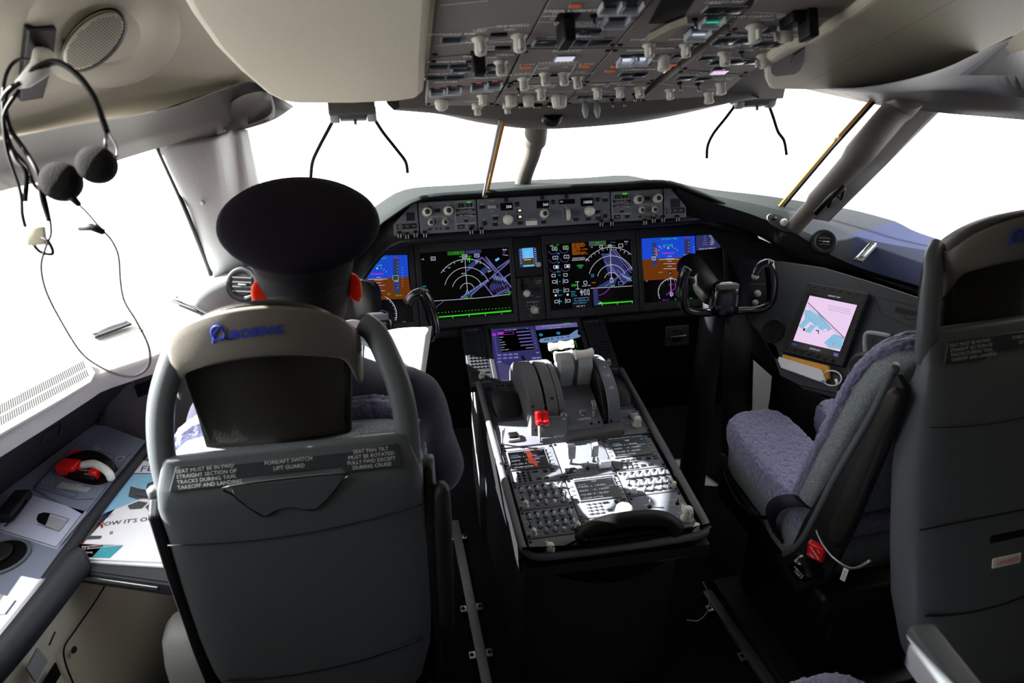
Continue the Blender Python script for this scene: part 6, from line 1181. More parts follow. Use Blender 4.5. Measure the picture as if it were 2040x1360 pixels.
# hair cap around the back of the head
m = MB(); rows = []
for z, g_ in ((-.105, .0), (-.09, .004), (-.06, .005), (-.02, .006), (.03, .006), (.07, .006)):
    rx = .060+.022*min(1, (z+.11)/.1); ry = .078+.022*min(1, (z+.11)/.1)
    rows.append([Hc+V(((rx+g_)*math.cos(t_), (ry+g_)*math.sin(t_)+(-.002 if z > -.08 else .006), z)) for t_ in [PI*1.0+(PI)*i/20 for i in range(21)]])
m.grid(rows, 'hair'); m.build('hair', pl_, solid=.006, offset=0)
m = MB()
for s in (-1, 1): m.lathe(Matrix.Translation(Hc+V((s*.032, .086, .012))) @ V((0, 1, 0)).to_track_quat('Z', 'Y').to_matrix().to_4x4(), [(.011, 0), (.009, .005), (.004, .008)], 'white', 12); m.lathe(Matrix.Translation(Hc+V((s*.032, .0935, .012))) @ V((0, 1, 0)).to_track_quat('Z', 'Y').to_matrix().to_4x4(), [(.005, 0), (.003, .0015)], 'black', 10)
m.box(Pl(Hc+V((0, .093, -.062)), (1, 0, 0), (0, 0, 1)), (-.022, .022), (-.004, .004), (-.004, .004), 'red', .003) if False else m.tube([Hc+V((-.022, .086, -.060)), Hc+V((0, .094, -.058)), Hc+V((.022, .086, -.060))], .005, 'skin', 8)
m.build('face_details', pl_)
# peaked cap: tilted crown
cn = V((.06, -.31, 1)).normalized(); cu = V((1, 0, -.05)); 
KP = Pl(Hc+V((-.002, -.004, .034)), cu, cn.cross(cu))
m = MB(); n = 48
def cring(r, h, ex=1.0, dy=0):
    r *= .955
    return [KP.P(r*math.cos(2*PI*i/n), r*ex*math.sin(2*PI*i/n)+dy, h) for i in range(n)]
m.grid([cring(.098, -.035, 1.12), cring(.100, -.02, 1.12), cring(.104, .010, 1.12), cring(.108, .030, 1.12)], 'capband', closed=True); m.build('cap_band', pl_, solid=.003, offset=0)
m = MB(); m.grid([cring(.107, .026, 1.12), cring(.120, .046, 1.08), cring(.143, .066, 1.02), cring(.157, .080, .99), cring(.1605, .086, .98), cring(.159, .092, .98), cring(.150, .100, .98), cring(.12, .110, .98), cring(.07, .116, .98), cring(.02, .118, .98)], 'capcloth', closed=True, cap=True); m.build('cap_crown', pl_)
m = MB(); vis = []
for f, dz_ in ((0, 0), (.5, -.012), (1, -.032)):
    vis.append([KP.P((.100+.012*f)*math.cos(t_), (.112+.058*f)*math.sin(t_), -.020+dz_) for t_ in [PI*.14+PI*.72*i/20 for i in range(21)]])
m.grid(vis, 'yoke'); m.build('cap_visor', pl_, solid=.003)
m = MB(); 
for s in (-1, 1): m.tube([Hc+V((s*.083, -.01, .010)), Hc+V((s*.080, .085, .012)), Hc+V((s*.062, .100, .012))], .0022, 'black', 6); m.tube([Hc+V((s*.036+.026*math.cos(t_), .105, .006+.019*math.sin(t_))) for t_ in [2*PI*i/16 for i in range(16)]], .0015, 'black', 5, closed=True)
m.tube([Hc+V((-.01, .106, .01)), Hc+V((.01, .106, .01))], .002, 'black', 5); m.build('glasses', pl_)
# booklet in the hands
c0_ = [A(860, 649, 'Y', -.60), A(852, 735, 'Y', -.66), A(742, 745, 'Y', -.66), A(735, 680, 'Y', -.60)]
t = thing('booklet', 'open white booklet with blue pictures held in front of the seated pilot', 'booklet', c0_[2])
tl = A(728, 672, 'Y', -.58); tr2 = A(861, 649, 'Y', -.57); br = A(846, 752, 'Y', -.66); bl = A(722, 770, 'Y', -.66)
def page(cor, bulge, nm, mat='paper'):
    tl_, tr_2, br_, bl_ = cor; m = MB(); rows = []
    for j in range(7):
        a, b = tl_.lerp(bl_, j/6), tr_2.lerp(br_, j/6); rows.append([a.lerp(b, i/10)+V((0, 0, 1))*bulge*math.sin(PI*min(1, i/10*1.15+.0))*.6 for i in range(11)])
    m.grid(rows, mat); return m.build(nm, t, solid=.0015), rows
_, rw = page((tl, tr2, br, bl), .016, 'right_page')
m = MB()
for (i0, i1, j0, j1, mt) in ((1, 4, 3, 6, 'skyblue'), (4, 6, 4, 6, 'jet'), (1, 3, 4, 5, 'deepblue')): m.grid([[rw[j][i]+V((0, -.001, .0016)) for i in range(i0, i1+1)] for j in range(j0, j1+1)], mt)
m.build('picture', t)
cl = A(722, 672, 'Y', -.60); 
page((A(640, 660, 'Y', -.60), A(724, 668, 'Y', -.60), bl, bl+V((-.14, 0, .0))), .03, 'left_page')
m = MB(); rows = []                                   # curled blue and white sheet beside the cheek
for k in range(7):
    Zt = k/6; rows.append([A(704+43*math.sin(th)+Zt*3, 670-33*math.cos(th)+Zt*48, 'Y', -.70+.03*th) for th in [-.9+i*.27 for i in range(10)]])
m.grid(rows[:3], 'paper'); m.grid(rows[2:5], 'deepblue'); m.grid(rows[4:6], 'skyblue'); m.grid(rows[5:], 'paper'); m.build('curled_page', t, solid=.001)

# ================================================================== LEFT SIDE CONSOLE
CT = Pl((-1.25, -.9, .72), (1, 0, 0), (0, 1, 0))
def cf(px, py, h=0): return CT.at(px, py, h)
t = thing('side_console', 'grey side console under the left windows with a padded inner edge', 'console', (-1.25, -.9, .0))
m = MB(); tp_ = [cf(*p) for p in ((193, 841), (294, 879), (117, 1113), (60, 1190), (-40, 1330), (-200, 1250), (-160, 1100), (0, 985))]
m.prism(tp_, (0, 0, -.02), 'console'); m.build('top_panel', t)
m = MB(); e = [cf(*p, -.006) for p in ((300, 884), (200, 1010), (130, 1105), (60, 1200), (-60, 1350))]; m.tube(cr(e, 6), .014, 'darkgrey', 10); m.build('edge_roll', t)
e2_ = [cf(*p, -.012) for p in ((150, 1128), (100, 1190), (20, 1290), (-60, 1380))]; m = MB(); P_ = cr([e2_[0]+V((.02, .02, 0))]+e2_, 5); m.tube(P_, [.026]*2+[.036]*(len(P_)-2), 'darkgrey', 14, flat=.9); m.build('elbow_pad', t)
# lower cream side wall below the console
m = MB(); top_l = [cf(*p, -.02) for p in ((290, 900), (120, 1120), (60, 1205), (-60, 1360))]; bot_l = [V((p.x+.05, p.y, .0)) for p in top_l]
m.grid([resample(top_l, 12), [a.lerp(b, .5)+V((.02, 0, 0)) for a, b in zip(resample(top_l, 12), resample(bot_l, 12))], resample(bot_l, 12)], 'cream'); m.build('lower_panel', t, solid=.012, offset=0)
def lw(px, py):                                       # point on the lower side wall
    a, b = top_l[1], top_l[3]; n = V((a.y-b.y, b.x-a.x, 0)); n = V((n.x, n.y, 0)).normalized(); d = ray(px, py); nn = n
    if nn.x < 0: nn = -nn
    t_ = (V((a.x+.045, a.y, .4))-CP).dot(nn)/d.dot(nn); return CP+d*t_
m = MB(); m.tube(cr([lw(210, 1165), (lw(185, 1205)), lw(150, 1255), lw(128, 1290), lw(132, 1325), lw(148, 1365)], 5), .0022, 'charcoal', 5); m.build('door_seam', t)
m = MB(); m.tube([lw(110, 1258), lw(98, 1285)], .002, 'charcoal', 5); m.build('placard', t)
m = MB(); P4 = [lw(72, 1292), lw(92, 1318), lw(68, 1360), lw(50, 1332)]; m.prism(P4, (.004, 0, .002), 'lightgrey'); m.build('outlet_plate', t)
m = MB(); m.prism([lw(108, 1320), lw(118, 1345), lw(100, 1375), lw(80, 1365)], (.004, 0, .002), 'black'); m.build('outlet_recess', t)
m = MB(); m.lathe(Matrix.Translation(lw(146, 1294)) @ V((1, -.3, 0)).to_track_quat('Z', 'Y').to_matrix().to_4x4(), [(.008, 0), (.007, .004)], 'charcoal', 14); m.build('door_stud', t)
# oxygen mask box
t = thing('oxygen_mask_box', 'dark module on the left console holding a red oxygen mask with a grey hose', 'oxygen mask box', cf(180, 935))
m = MB(); q4 = [cf(*ZL(*p), .004) for p in ((690, 818), (1112, 958), (700, 1470), (285, 1242))]; m.prism(q4, (0, 0, -.012), 'console'); m.build('lid', t, bevel=.002)
m = MB(); d = D(m, CT, ZL, .0048)
d.line([(690, 880), (975, 985), (960, 1010), (670, 905), (690, 880)], 3, 'black').line([(510, 1005), (290, 1240), (640, 1350), (800, 1345)], 4, 'black').line([(520, 1015), (640, 940)], 3, 'black').line([(1110, 960), (1060, 1020), (880, 1250)], 4, 'black').line([(450, 1270), (470, 1245), (660, 1300), (640, 1335), (455, 1275)], 3, 'black')
d.lay(.0052).circ(410, 1185, 34, 'ink', 4).txt('/', 410, 1185, 40, 'ink').circ(1020, 1005, 30, 'ink', 8).txt('OXY', 1015, 1010, 34, 'black').txt('OXYGEN', 785, 930, 34, 'ink', 'C', 1.1).txt('MASK', 815, 935, 34, 'ink', 'C', 1.1); m.build('lettering', t)
m = MB(); pocket = [(520, 1100), (560, 1020), (640, 975), (760, 955), (880, 1000), (960, 1080), (950, 1160), (900, 1210), (800, 1230), (620, 1190), (530, 1150)]
d = D(m, CT, ZL, .0054); m.poly([CT.P(*d.q(p.x, p.y), .0056) for p in cr(pocket, 4, True)], 'black'); m.build('pocket', t)
def rb(cx, cy, L, W_, h, rot, mat, nm, z0=.006, bev=.006):
    a, b = CT.uv(*ZL(cx, cy), z0); mm = MB(); q = CT.off(a, b); mm.box(q, (-L/2, L/2), (-W_/2, W_/2), (z0, z0+h), mat, bev, rot=rot); return mm.build(nm, t)
rb(600, 1105, .050, .038, .030, -.35, 'red', 'red_clip'); rb(685, 1100, .026, .020, .022, -.35, 'red', 'red_clip', .006, .004); rb(695, 1000, .050, .018, .026, -.45, 'red', 'red_clip'); rb(810, 1155, .024, .022, .026, -.3, 'red', 'release_button', .006, .008)
rb(740, 1130, .075, .050, .016, -.35, 'black', 'regulator')
m = MB(); q = CT; d = D(m, CT, ZL, .023)
for i, s_ in enumerate(('EMERGENCY', '100% PUSH', 'NORMAL', 'TEST')): d.txt(s_, 720+i*14, 1090+i*32, 26, 'ink', 'C', -.3)
m.build('regulator_lettering', t)
m = MB(); P_ = [cf(*ZL(X, Y), h) for X, Y, h in ((700, 1045, .026), (790, 1035, .034), (870, 1070, .034), (925, 1120, .028), (940, 1160, .014))]; m.tube(cr(P_, 6), .010, 'white', 12); m.build('hose', t)
m = MB(); P_ = [cf(*ZL(X, Y), h) for X, Y, h in ((590, 1010, .02), (700, 965, .034), (820, 975, .036), (910, 1035, .030), (955, 1100, .016))]; m.tube(cr(P_, 6), .013, 'black', 12); m.build('mask_strap', t)
rb(625, 1245, .085, .016, .005, -.40, 'lightgrey', 'placard', .004, .001)
m = MB(); d = D(m, CT, ZL, .0096); d.txt('PRESS TO TEST', 615, 1235, 26, 'white', 'C', -.36); m.build('placard_lettering', t)
# storage lid with finger latch
t = thing('storage_lid', 'pale blue grey ribbed lid with a square finger latch on the left console', 'lid', cf(*ZM(300, 270)))
m = MB(); m.prism([cf(*ZM(*p), .004) for p in ((210, 85), (585, 195), (385, 448), (0, 330), (-60, 310), (30, 180))], (0, 0, -.008), 'lidblue'); m.build('lid_plate', t, bevel=.002)
m = MB(); d = D(m, CT, ZM, .0046); d.line([(585, 192), (385, 450), (0, 332)], 5, 'charcoal'); d.lay(.0050).poly([(250, 262), (262, 228), (300, 215), (345, 222), (310, 305), (262, 285)], 'black').line([(340, 222), (470, 262), (405, 345), (255, 295)], 5, 'sidegrey').line([(415, 425), (585, 225)], 14, 'lightgrey'); m.build('latch_recess', t)
m = MB(); m.prism([cf(*ZM(*p), .009) for p in ((342, 228), (448, 262), (398, 325), (305, 290))], (0, 0, -.006), 'lightgrey'); m.build('latch', t, bevel=.002)
t = thing('document_clip', 'long black hinge clip with a thin wire loop on the left console', 'clip', cf(*ZM(100, 160)))
m = MB(); a, b = cf(*ZM(20, 255), .016), cf(*ZM(165, 70), .016); dv = (b-a).normalized(); q = Pl(a.lerp(b, .5), dv, V((0, 0, 1)).cross(dv)); L_ = (b-a).length
m.box(q, (-L_/2, L_/2), (-.020, .020), (-.012, .012), 'charcoal', .008); m.build('body', t)
m = MB(); m.tube(cr([cf(*ZM(190, 100), .014), cf(*ZM(160, 165), .02), cf(*ZM(100, 240), .02), cf(*ZM(30, 300), .014)], 5), .0025, 'black', 6); m.build('wire_loop', t)
t = thing('cup_holder', 'dark round cup holder recess in the left console', 'cup holder', cf(*ZM(60, 500)))
m = MB(); c = cf(*ZM(10, 505), .003); m.lathe(Matrix.Translation(c), [(.054, -.004), (.058, .001), (.052, .003), (.049, 0)], 'panel', 32); m.disc(Pl(c, (1, 0, 0), (0, 1, 0)), 0, 0, .049, 'black', .0035, 32); m.build('rim', t)
m = MB(); m.lathe(Matrix.Translation(c+V((-.01, 0, 0))), [(.030, .004), (.034, .012), (.030, .013)], 'charcoal', 24); m.build('insert', t)
m = MB(); m.prism([cf(*ZM(*p), .003) for p in ((-40, 740), (100, 795), (30, 890), (-120, 900))], (0, 0, -.004), 'ledge'); tag(m.build('ribbed_cover'), 'small ribbed grey cover near the lower left corner on the console', 'cover')
# wall details
m = MB(); pw = lambda px, py: A(px, py, 'X', -1.325)
m.tube([pw(80, 888), pw(88, 862), pw(120, 842), pw(116, 868), pw(80, 888)], .0014, 'black', 5); tag(m.build('access_cover'), 'small kite shaped access cover outline on the wall under the left window', 'cover')
# pull-out table, drawer and magazines
TT = .70
t = thing('pull_out_table', 'grey metal pull out table beside the left seat under the magazines', 'table', A(250, 1140, 'Z', TT))
tb_ = [A(*p, 'Z', TT) for p in ((300, 905), (350, 905), (350, 1160), (150, 1133))]
m = MB(); m.prism(tb_, (0, 0, -.012), 'darkgrey'); m.build('tray', t)
a, b = A(148, 1132, 'Z', TT-.005), A(345, 1160, 'Z', TT-.005); m = MB(); q = Pl(a.lerp(b, .5), b-a, (0, 0, 1)); L_ = (b-a).length; m.box(q, (-L_/2, L_/2), (-.030, .002), (-.004, .010), 'darkgrey', .003); m.build('front_rail', t)
m = MB(); m.box(q, (-L_/2+.01, L_/2-.03), (-.016, -.006), (.009, .014), 'steel', .002); m.build('slide', t)
mz = TT+.004
def mag(label, pts, h, mat='paper'):
    t = thing('magazine', label, 'magazine', A(*pts[0], 'Z', mz), 'magazines on the pull out table'); m = MB(); m.prism([A(*p, 'Z', mz+h) for p in pts], (0, 0, -.004), mat); m.build('pages', t); return t
mag('magazine under the top one, only its edge showing', [(292, 930), (350, 930), (350, 1130), (165, 1118)], 0)
TL_, TR_, BR_, BL_ = (330, 905), (420, 905), (410, 1122), (138, 1112)
t = mag('magazine on top with a blue cover and a grey fighter jet photo', [TL_, TR_, BR_, BL_], .005)
MG_ = Pl(A(*BL_, 'Z', mz+.0055), (1, 0, 0), (0, 1, 0)); m = MB(); d = D(m, MG_, ZM, .0004)
d.poly([(855, -60), (1100, -60), (1080, 60), (700, 215), (640, 265)], 'skyblue').poly([(850, -55), (1100, -55), (1100, -130), (930, -150)], 'paper')
d.lay(.0007).poly([(545, 420), (832, 432), (742, 515), (470, 505)], 'teal').poly([(545, 420), (700, 428), (625, 510), (470, 505)], 'deepblue').line([(535, 418), (835, 430)], 3, 'red')
d.lay(.0009); 
for pts in ([(880, 50), (885, 30), (940, 45), (1000, 55), (1060, 62), (1080, 75), (1080, 110), (1020, 118), (970, 112), (930, 118), (870, 100)], [(1000, 10), (1060, -10), (1085, -10), (1085, 60), (1010, 70), (990, 40)], [(865, 160), (940, 130), (1000, 140), (960, 180), (880, 185)], [(985, 170), (1030, 130), (1085, 150), (1085, 190), (1010, 200)]): d.poly(pts, 'jet')
d.line([(915, 95), (1085, 108)], 6, 'lightgrey').line([(930, 60), (1085, 80)], 4, 'steel')
d.txt("NOW IT'S OUR", 655, 290, 62, 'black', 'L').txt('B', 755, 343, 42, 'black').txt('Innovative Cockpit', 555, 440, 31, 'white', 'L').txt('and Avionics Solutions', 538, 458, 28, 'white', 'L').txt('Esterline', 515, 487, 30, 'white', 'L').poly([(625, 478), (630, 478), (630, 492), (625, 492)], 'red').poly([(680, 290), (695, 288), (698, 312), (685, 314)], 'red')
d.txt('FLIGHT', 1010-60, -115+28, 110, 'deepblue', 'L')
for i in range(5): d.line([(700-i*2, 225+i*6), (770-i*6, 218+i*6)], 2, 'deepblue')
d.poly([(600, 365), (690, 365), (680, 385), (580, 390)], 'jet'); m.build('cover_print', t)
# vent grille on the sill
t = thing('air_grille', 'long white slotted air grille lying on the sunlit left window sill', 'grille', A(100, 790, 'Z', .99))
gz = .995; gp_ = [A(*p, 'Z', gz) for p in ((-120, 862), (0, 798), (60, 762), (120, 722), (150, 713), (176, 722), (190, 742), (180, 760), (130, 790), (60, 830), (0, 864), (-120, 935))]
m = MB(); m.prism(gp_, (0, 0, -.006), 'ledge'); m.build('frame', t, bevel=.001)
m = MB()
tA, tB = V((A(-60, 835, 'Z', gz))), V(A(165, 716, 'Z', gz)); bA_, bB2 = V(A(-60, 888, 'Z', gz)), V(A(180, 752, 'Z', gz))
for i in range(56):
    f = i/56; a = tA.lerp(tB, f); b = bA_.lerp(bB2, f); w_ = (tB-tA)*(.66/56)
    for f0, f1 in ((.06, .46), (.54, .90)):
        p0, p1 = a.lerp(b, f0), a.lerp(b, f1); m.add([p0+V((0, 0, .0006)), p0+w_+V((0, 0, .0006)), p1+w_+V((0, 0, .0006)), p1+V((0, 0, .0006))], [[0, 1, 2, 3]], 'black')
m.build('slots', t)
# blind latches
def latch(label, c0, c1, mat='steel', zz=.99):
    t = thing('window_blind_latch', label, 'latch', A(*c0, 'Z', zz)); a, b = A(*c0, 'Z', zz), A(*c1, 'Z', zz); q = Pl(a.lerp(b, .5), b-a, V((0, 0, 1)).cross(b-a)); L_ = (b-a).length
    m = MB(); m.box(q, (-L_/2, L_/2), (-.014, .014), (0, .006), 'darkgrey', .002); m.build('plate', t)
    m = MB(); m.tube([q.P(-L_*.4, -.012, .016), q.P(L_*.4, -.012, .016), q.P(L_*.46, .008, .008), q.P(-L_*.46, .008, .008)], .003, mat, 6, closed=True); m.build('hoop', t)
latch('small dark latch on the white sill under the left side window', (185, 672), (258, 645))
latch('bright metal latch on the sill just left of the pilot seat', (350, 598), (402, 618))
latch('metal hoop latch at the front of the blue lit right sill', (1708, 522), (1738, 490), 'steel', 1.02)
# left forward corner: angled pod with round vent, and lower side fairing
t = thing('corner_pod', 'grey corner pod left of the pilot with a round air vent', 'pod', A(480, 565, 'Y', -.1))
pod = [[A(*p) for p in r_] for r_ in ([(352, 592, 'Z', .985), (420, 550, 'Z', .99), (500, 520, 'Z', 1.0), (560, 500, 'Z', 1.01)], [(365, 600, 'Y', -.36), (432, 568, 'Y', -.28), (520, 535, 'Y', -.2), (600, 520, 'Y', -.1)],
        [(415, 625, 'Y', -.36), (455, 610, 'Y', -.28), (530, 590, 'Y', -.2), (600, 570, 'Y', -.1)], [(440, 700, 'Y', -.34), (470, 690, 'Y', -.25), (540, 680, 'Y', -.18), (600, 670, 'Y', -.1)])]
m = MB(); m.grid([resample(r_, 14) for r_ in pod], 'lightgrey'); m.build('shell', t, solid=.01, offset=0)
c = A(484, 566, 'Y', -.275); q = Pl(c, (1, -.3, 0), (0, .45, 1)); m = MB(); m.lathe(q.M(0, 0, 0), [(.050, -.02), (.050, .004), (.044, .008), (.032, .002), (.030, -.004)], 'darkgrey', 32); m.disc(q, 0, 0, .031, 'black', .003, 24); m.build('vent_ring', t)
m = MB(); 
for i in range(4): m.box(q, (-.028, .028), (-.022+i*.013, -.018+i*.013), (.002, .008), 'sidegrey')
m.box(q, (-.010, .016), (-.004, .002), (.006, .012), 'steel', .002); m.build('vent_slats', t)
# left lower fairing between console and instrument panel
m = MB(); fr = [[A(*p) for p in r_] for r_ in ([(190, 748, 'Z', .955), (330, 705, 'Y', -.45), (400, 660, 'Y', -.38)], [(205, 800, 'Y', -.42), (245, 765, 'Y', -.44), (420, 700, 'Y', -.38)], [(196, 843, 'Y', -.43), (255, 860, 'Y', -.45), (440, 930, 'Y', -.4)], [(200, 1000, 'Y', -.43), (260, 1010, 'Y', -.45), (440, 1100, 'Y', -.4)])]
m.grid([resample(r_, 14) for r_ in fr], 'sidegrey'); o = m.build('trim_20', solid=.01, offset=0); o['kind'] = 'structure'
m = MB(); q = [A(268, 768, 'Y', -.455), A(310, 752, 'Y', -.46), A(325, 770, 'Y', -.46), A(276, 790, 'Y', -.455)]; m.prism(q, (0, -.006, 0), 'black'); tag(m.build('pull_handle_recess'), 'dark handle recess in the grey fairing left of the pilot seat', 'handle')

# ================================================================== RIGHT SIDE
T0 = [(1345, 366, 'Y', -.05), (1400, 386, 'Y', -.05), (1500, 405, 'Y', -.06), (1600, 430, 'Y', -.09), (1640, 441, 'Y', -.12), (1700, 466, 'Y', -.2), (1745, 490, 'Y', -.28), (1850, 527, 'Y', -.42), (1960, 570, 'Y', -.55), (2100, 620, 'Y', -.7)]
T1 = [(1350, 375, 'Y', -.09), (1410, 400, 'Y', -.11), (1500, 428, 'Y', -.14), (1580, 462, 'Y', -.18), (1640, 500, 'Y', -.24), (1700, 528, 'Y', -.30), (1750, 545, 'Y', -.36), (1850, 575, 'Y', -.50), (1960, 610, 'Y', -.64), (2100, 655, 'Y', -.8)]
T2 = [(1340, 440, 'Y', -.08), (1420, 440, 'Y', -.11), (1470, 450, 'Y', -.13), (1540, 480, 'Y', -.17), (1600, 515, 'Y', -.23), (1690, 540, 'Y', -.29), (1745, 552, 'Y', -.35), (1850, 581, 'Y', -.49), (1960, 618, 'Y', -.63), (2100, 665, 'Y', -.8)]
g0, g1, g2 = [resample(cr([A(*p) for p in T_], 6), 40) for T_ in (T0, T1, T2)]
m = MB(); m.grid([[V((p.x*1.02+.05+.25*min(1, i/20), p.y+.22, p.z-.05)) for i, p in enumerate(g0)], g0, [a.lerp(b, .12)+V((0, 0, .004)) for a, b in zip(g0, g1)], g1], 'ledge_blue_lit')  # blue light falling on the ledge is painted into this base colour
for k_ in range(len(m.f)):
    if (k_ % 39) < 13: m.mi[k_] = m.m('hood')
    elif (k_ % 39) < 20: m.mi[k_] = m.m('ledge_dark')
m.grid([g1, [b+V((0, .004, -.008)) for b in g1], g2, [p+V((.02, .05, -.02)) for p in g2], [p+V((.05, .16, -.05)) for p in g2], [p+V((.45, .22, -.10)) for p in g2]], 'charcoal'); struct(m, 'trim_21')
t = thing('light_control_panel', 'oval grey plate with a white knob and two switches on the right ledge', 'control', A(1555, 445, 'Y', -.18))
q = Pl(A(1557, 444, 'Y', -.165), A(1585, 458, 'Y', -.18)-A(1530, 430, 'Y', -.15), (0, .35, 1)); m = MB(); m.prism([q.P(.052*math.copysign(abs(math.cos(2*PI*i/28))**.8, math.cos(2*PI*i/28)), .020*math.sin(2*PI*i/28), .002) for i in range(28)], -q.n*.012, 'sidegrey'); m.build('plate', t)
for x_, k, s_ in ((-.032, 'toggle', 1), (.032, 'hole', 1.4)): inst('switch', K[k], q.M(x_, 0, .002) @ Matrix.Scale(s_, 4), t)
m = MB(); m.lathe(q.M(.004, .004, .002), [(.012, 0), (.013, .008), (.011, .014), (.006, .017)], 'white', 20); m.build('knob', t)
t = thing('air_vent', 'round dark air vent set into the ledge right of the displays', 'vent', A(1641, 480, 'Y', -.23))
q = Pl(A(1641, 481, 'Y', -.235), (1, -.35, 0), (0, .7, 1)); m = MB(); m.lathe(q.M(0, 0, 0), [(.040, -.03), (.042, .004), (.036, .008), (.022, .002), (.021, -.004)], 'charcoal', 30); m.disc(q, 0, 0, .022, 'black', .003, 24); m.build('ring', t)
m = MB(); 
for i in range(3): m.box(q, (-.018, .018), (-.012+i*.010, -.009+i*.010), (.002, .008), 'sidegrey')
m.box(q, (-.006, .014), (-.006, -.001), (.006, .012), 'steel', .002); m.build('slats', t)
# side panel carrying the tablet display
EP = Pl((.802, -.389, .960), (.083, -.18, .036), (.104, .086, .188))
t = thing('side_instrument_panel', 'dark angled side panel right of the yoke carrying the tablet display', 'panel', EP.P(0, -.3, -.02))
m = MB(); o6 = [(1475, 515), (1560, 520), (1640, 532), (1740, 562), (1900, 615), (1900, 800), (1760, 820), (1700, 800), (1600, 775), (1565, 745), (1545, 690), (1500, 650), (1475, 620)]
m.prism([EP.at(*p, -.010) for p in o6], -EP.n*.02, 'ipanel'); m.build('panel_board', t, bevel=.004)
m = MB(); d = D(m, EP, Z8, -.0092); d.line([(770, 665), (820, 790), (1030, 880)], 4, 'black').line([(800, 680), (1060, 740)], 3, 'black').poly([(915, 740), (1060, 775), (1060, 805), (905, 775)], 'black').line([(960, 790), (985, 825), (1040, 820)], 8, 'charcoal'); m.build('handle_recess', t)
m = MB(); m.tube(cr([EP.at(*Z8(725, 1040), .006), EP.at(*Z8(722, 960), .012), EP.at(*Z8(745, 915), .014), EP.at(*Z8(880, 935), .014)], 5), .006, 'lightgrey', 8); m.build('handle', t)
a, b = EP.uv(*Z8(690, 1130)); m = MB(); m.lathe(EP.M(a, b, -.009), [(.042, 0), (.044, .003), (.034, .004)], 'sidegrey', 28); m.disc(EP, a, b, .034, 'black', -.004, 24); m.build('cup_recess', t)
a, b = EP.uv(*Z8(120, 900)); m = MB(); m.lathe(EP.M(a, b, -.0095), [(.040, 0), (.042, .003), (.038, .004)], 'charcoal', 28); m.disc(EP, a, b, .038, 'black', -.004, 24); m.build('speaker_recess', t)
t = thing('tablet_display', 'tablet display with a pink airport chart beside the empty seat', 'display', EP.P(.09, -.2, 0))
cc = [EP.uv(*Z8(*p)) for p in ((365, 595), (757, 668), (588, 1140), (190, 1042))]; m = MB(); m.prism([EP.P(a, b, .010) for a, b in cc], -EP.n*.02, 'charcoal'); m.build('bezel', t, bevel=.003)
m = MB(); d = D(m, EP, Z8, .0106); d.poly([(372, 665), (690, 742), (572, 1085), (258, 1010)], 'screenblack')
d.lay(.0109).poly([(378, 683), (684, 745), (572, 1043), (272, 972)], 'e_pink')
d.lay(.0112)
for pts in ([(345, 775), (385, 778), (450, 830), (500, 890), (450, 905), (380, 850), (330, 900), (305, 880), (345, 835)], [(385, 870), (420, 880), (380, 925), (345, 915)], [(540, 930), (600, 955), (575, 1030), (500, 1020), (470, 985)], [(420, 790), (450, 810), (520, 900), (495, 915)]): d.poly(pts, 'e_pale')
for i in range(9): d.lay(.0114).line([(340+i*14, 800+i*11), (380+i*12, 840+i*10)], 3, 'e_sky' if i % 2 else 'e_pale').line([(490+i*10, 975+i*5), (530+i*8, 935+i*8)], 3, 'e_sky')
d.lay(.0116).line([(367, 728), (602, 957)], 4, 'e_dk').line([(367, 745), (590, 962)], 1.5, 'e_lav').poly([(340, 893), (352, 896), (345, 912), (333, 908)], 'e_dk').line([(418, 905), (432, 912), (440, 908)], 6, 'e_dk').line([(432, 912), (436, 930)], 5, 'e_dk').circ(428, 885, 8, 'e_white', 4).circ(533, 995, 8, 'e_amber', 3)
for i in range(3): d.line([(495, 745+i*14), (640, 775+i*14)], 1.5, 'e_lav')
d.lay(.0114).txt('AIRPORT MAP', 535, 690, 13, W).txt('ZOOM OUT', 412, 1030, 13, W).poly([(262, 985), (300, 993), (296, 1010), (258, 1002)], 'e_navy').poly([(535, 1050), (565, 1058), (560, 1080), (530, 1070)], 'e_lav'); m.build('screen', t)
for i in range(7):
    for (X0, Y0, X1, Y1) in ((352, 670, 232, 980), (715, 725, 600, 1075)): inst('key', K['bar'], EP.M(*EP.uv(*Z8(X0+(X1-X0)*i/6, Y0+(Y1-Y0)*i/6)), .010) @ Matrix.Scale(.6, 4), t)
for i in range(6): inst('key', K['bar'], EP.M(*EP.uv(*Z8(410+i*54, 625+i*10)), .010) @ Matrix.Scale(.7, 4), t)
for i in range(7): inst('key', K['hole'], EP.M(*EP.uv(*Z8(228+i*49, 1018+i*14)), .010) @ Matrix.Scale(.95, 4), t)
# small knobs panel between yoke and tablet
q = Pl(A(1545, 600, 'Y', -.30), (1, -.3, 0), (0, .40, 1)); t = thing('jack_panel', 'small dark panel of grey knobs between the right yoke and the tablet', 'panel', q.P(0, -.06, 0))
m = MB(); m.box(q, (-.085, .055), (-.065, .055), (-.02, 0), 'ipanel', .003); m.build('panel_face', t)
for X, Y, s_ in ((28, 662, 1.0), (14, 720, .9), (195, 680, 1.4), (135, 765, 1.0), (200, 775, .9), (12, 550, 1.1)): put(t, 'knob', 'smooth', q, *Z8(X, Y), s_)
m = MB(); d = D(m, q, Z8, .0008); d.txt('CDU  R', 165, 630, 12, 'ink').txt('BRT', 200, 652, 12, 'ink').txt('DSPL  EFB', 165, 728, 12, 'ink').txt('AUDIO', 30, 640, 11, 'ink'); m.build('lettering', t)
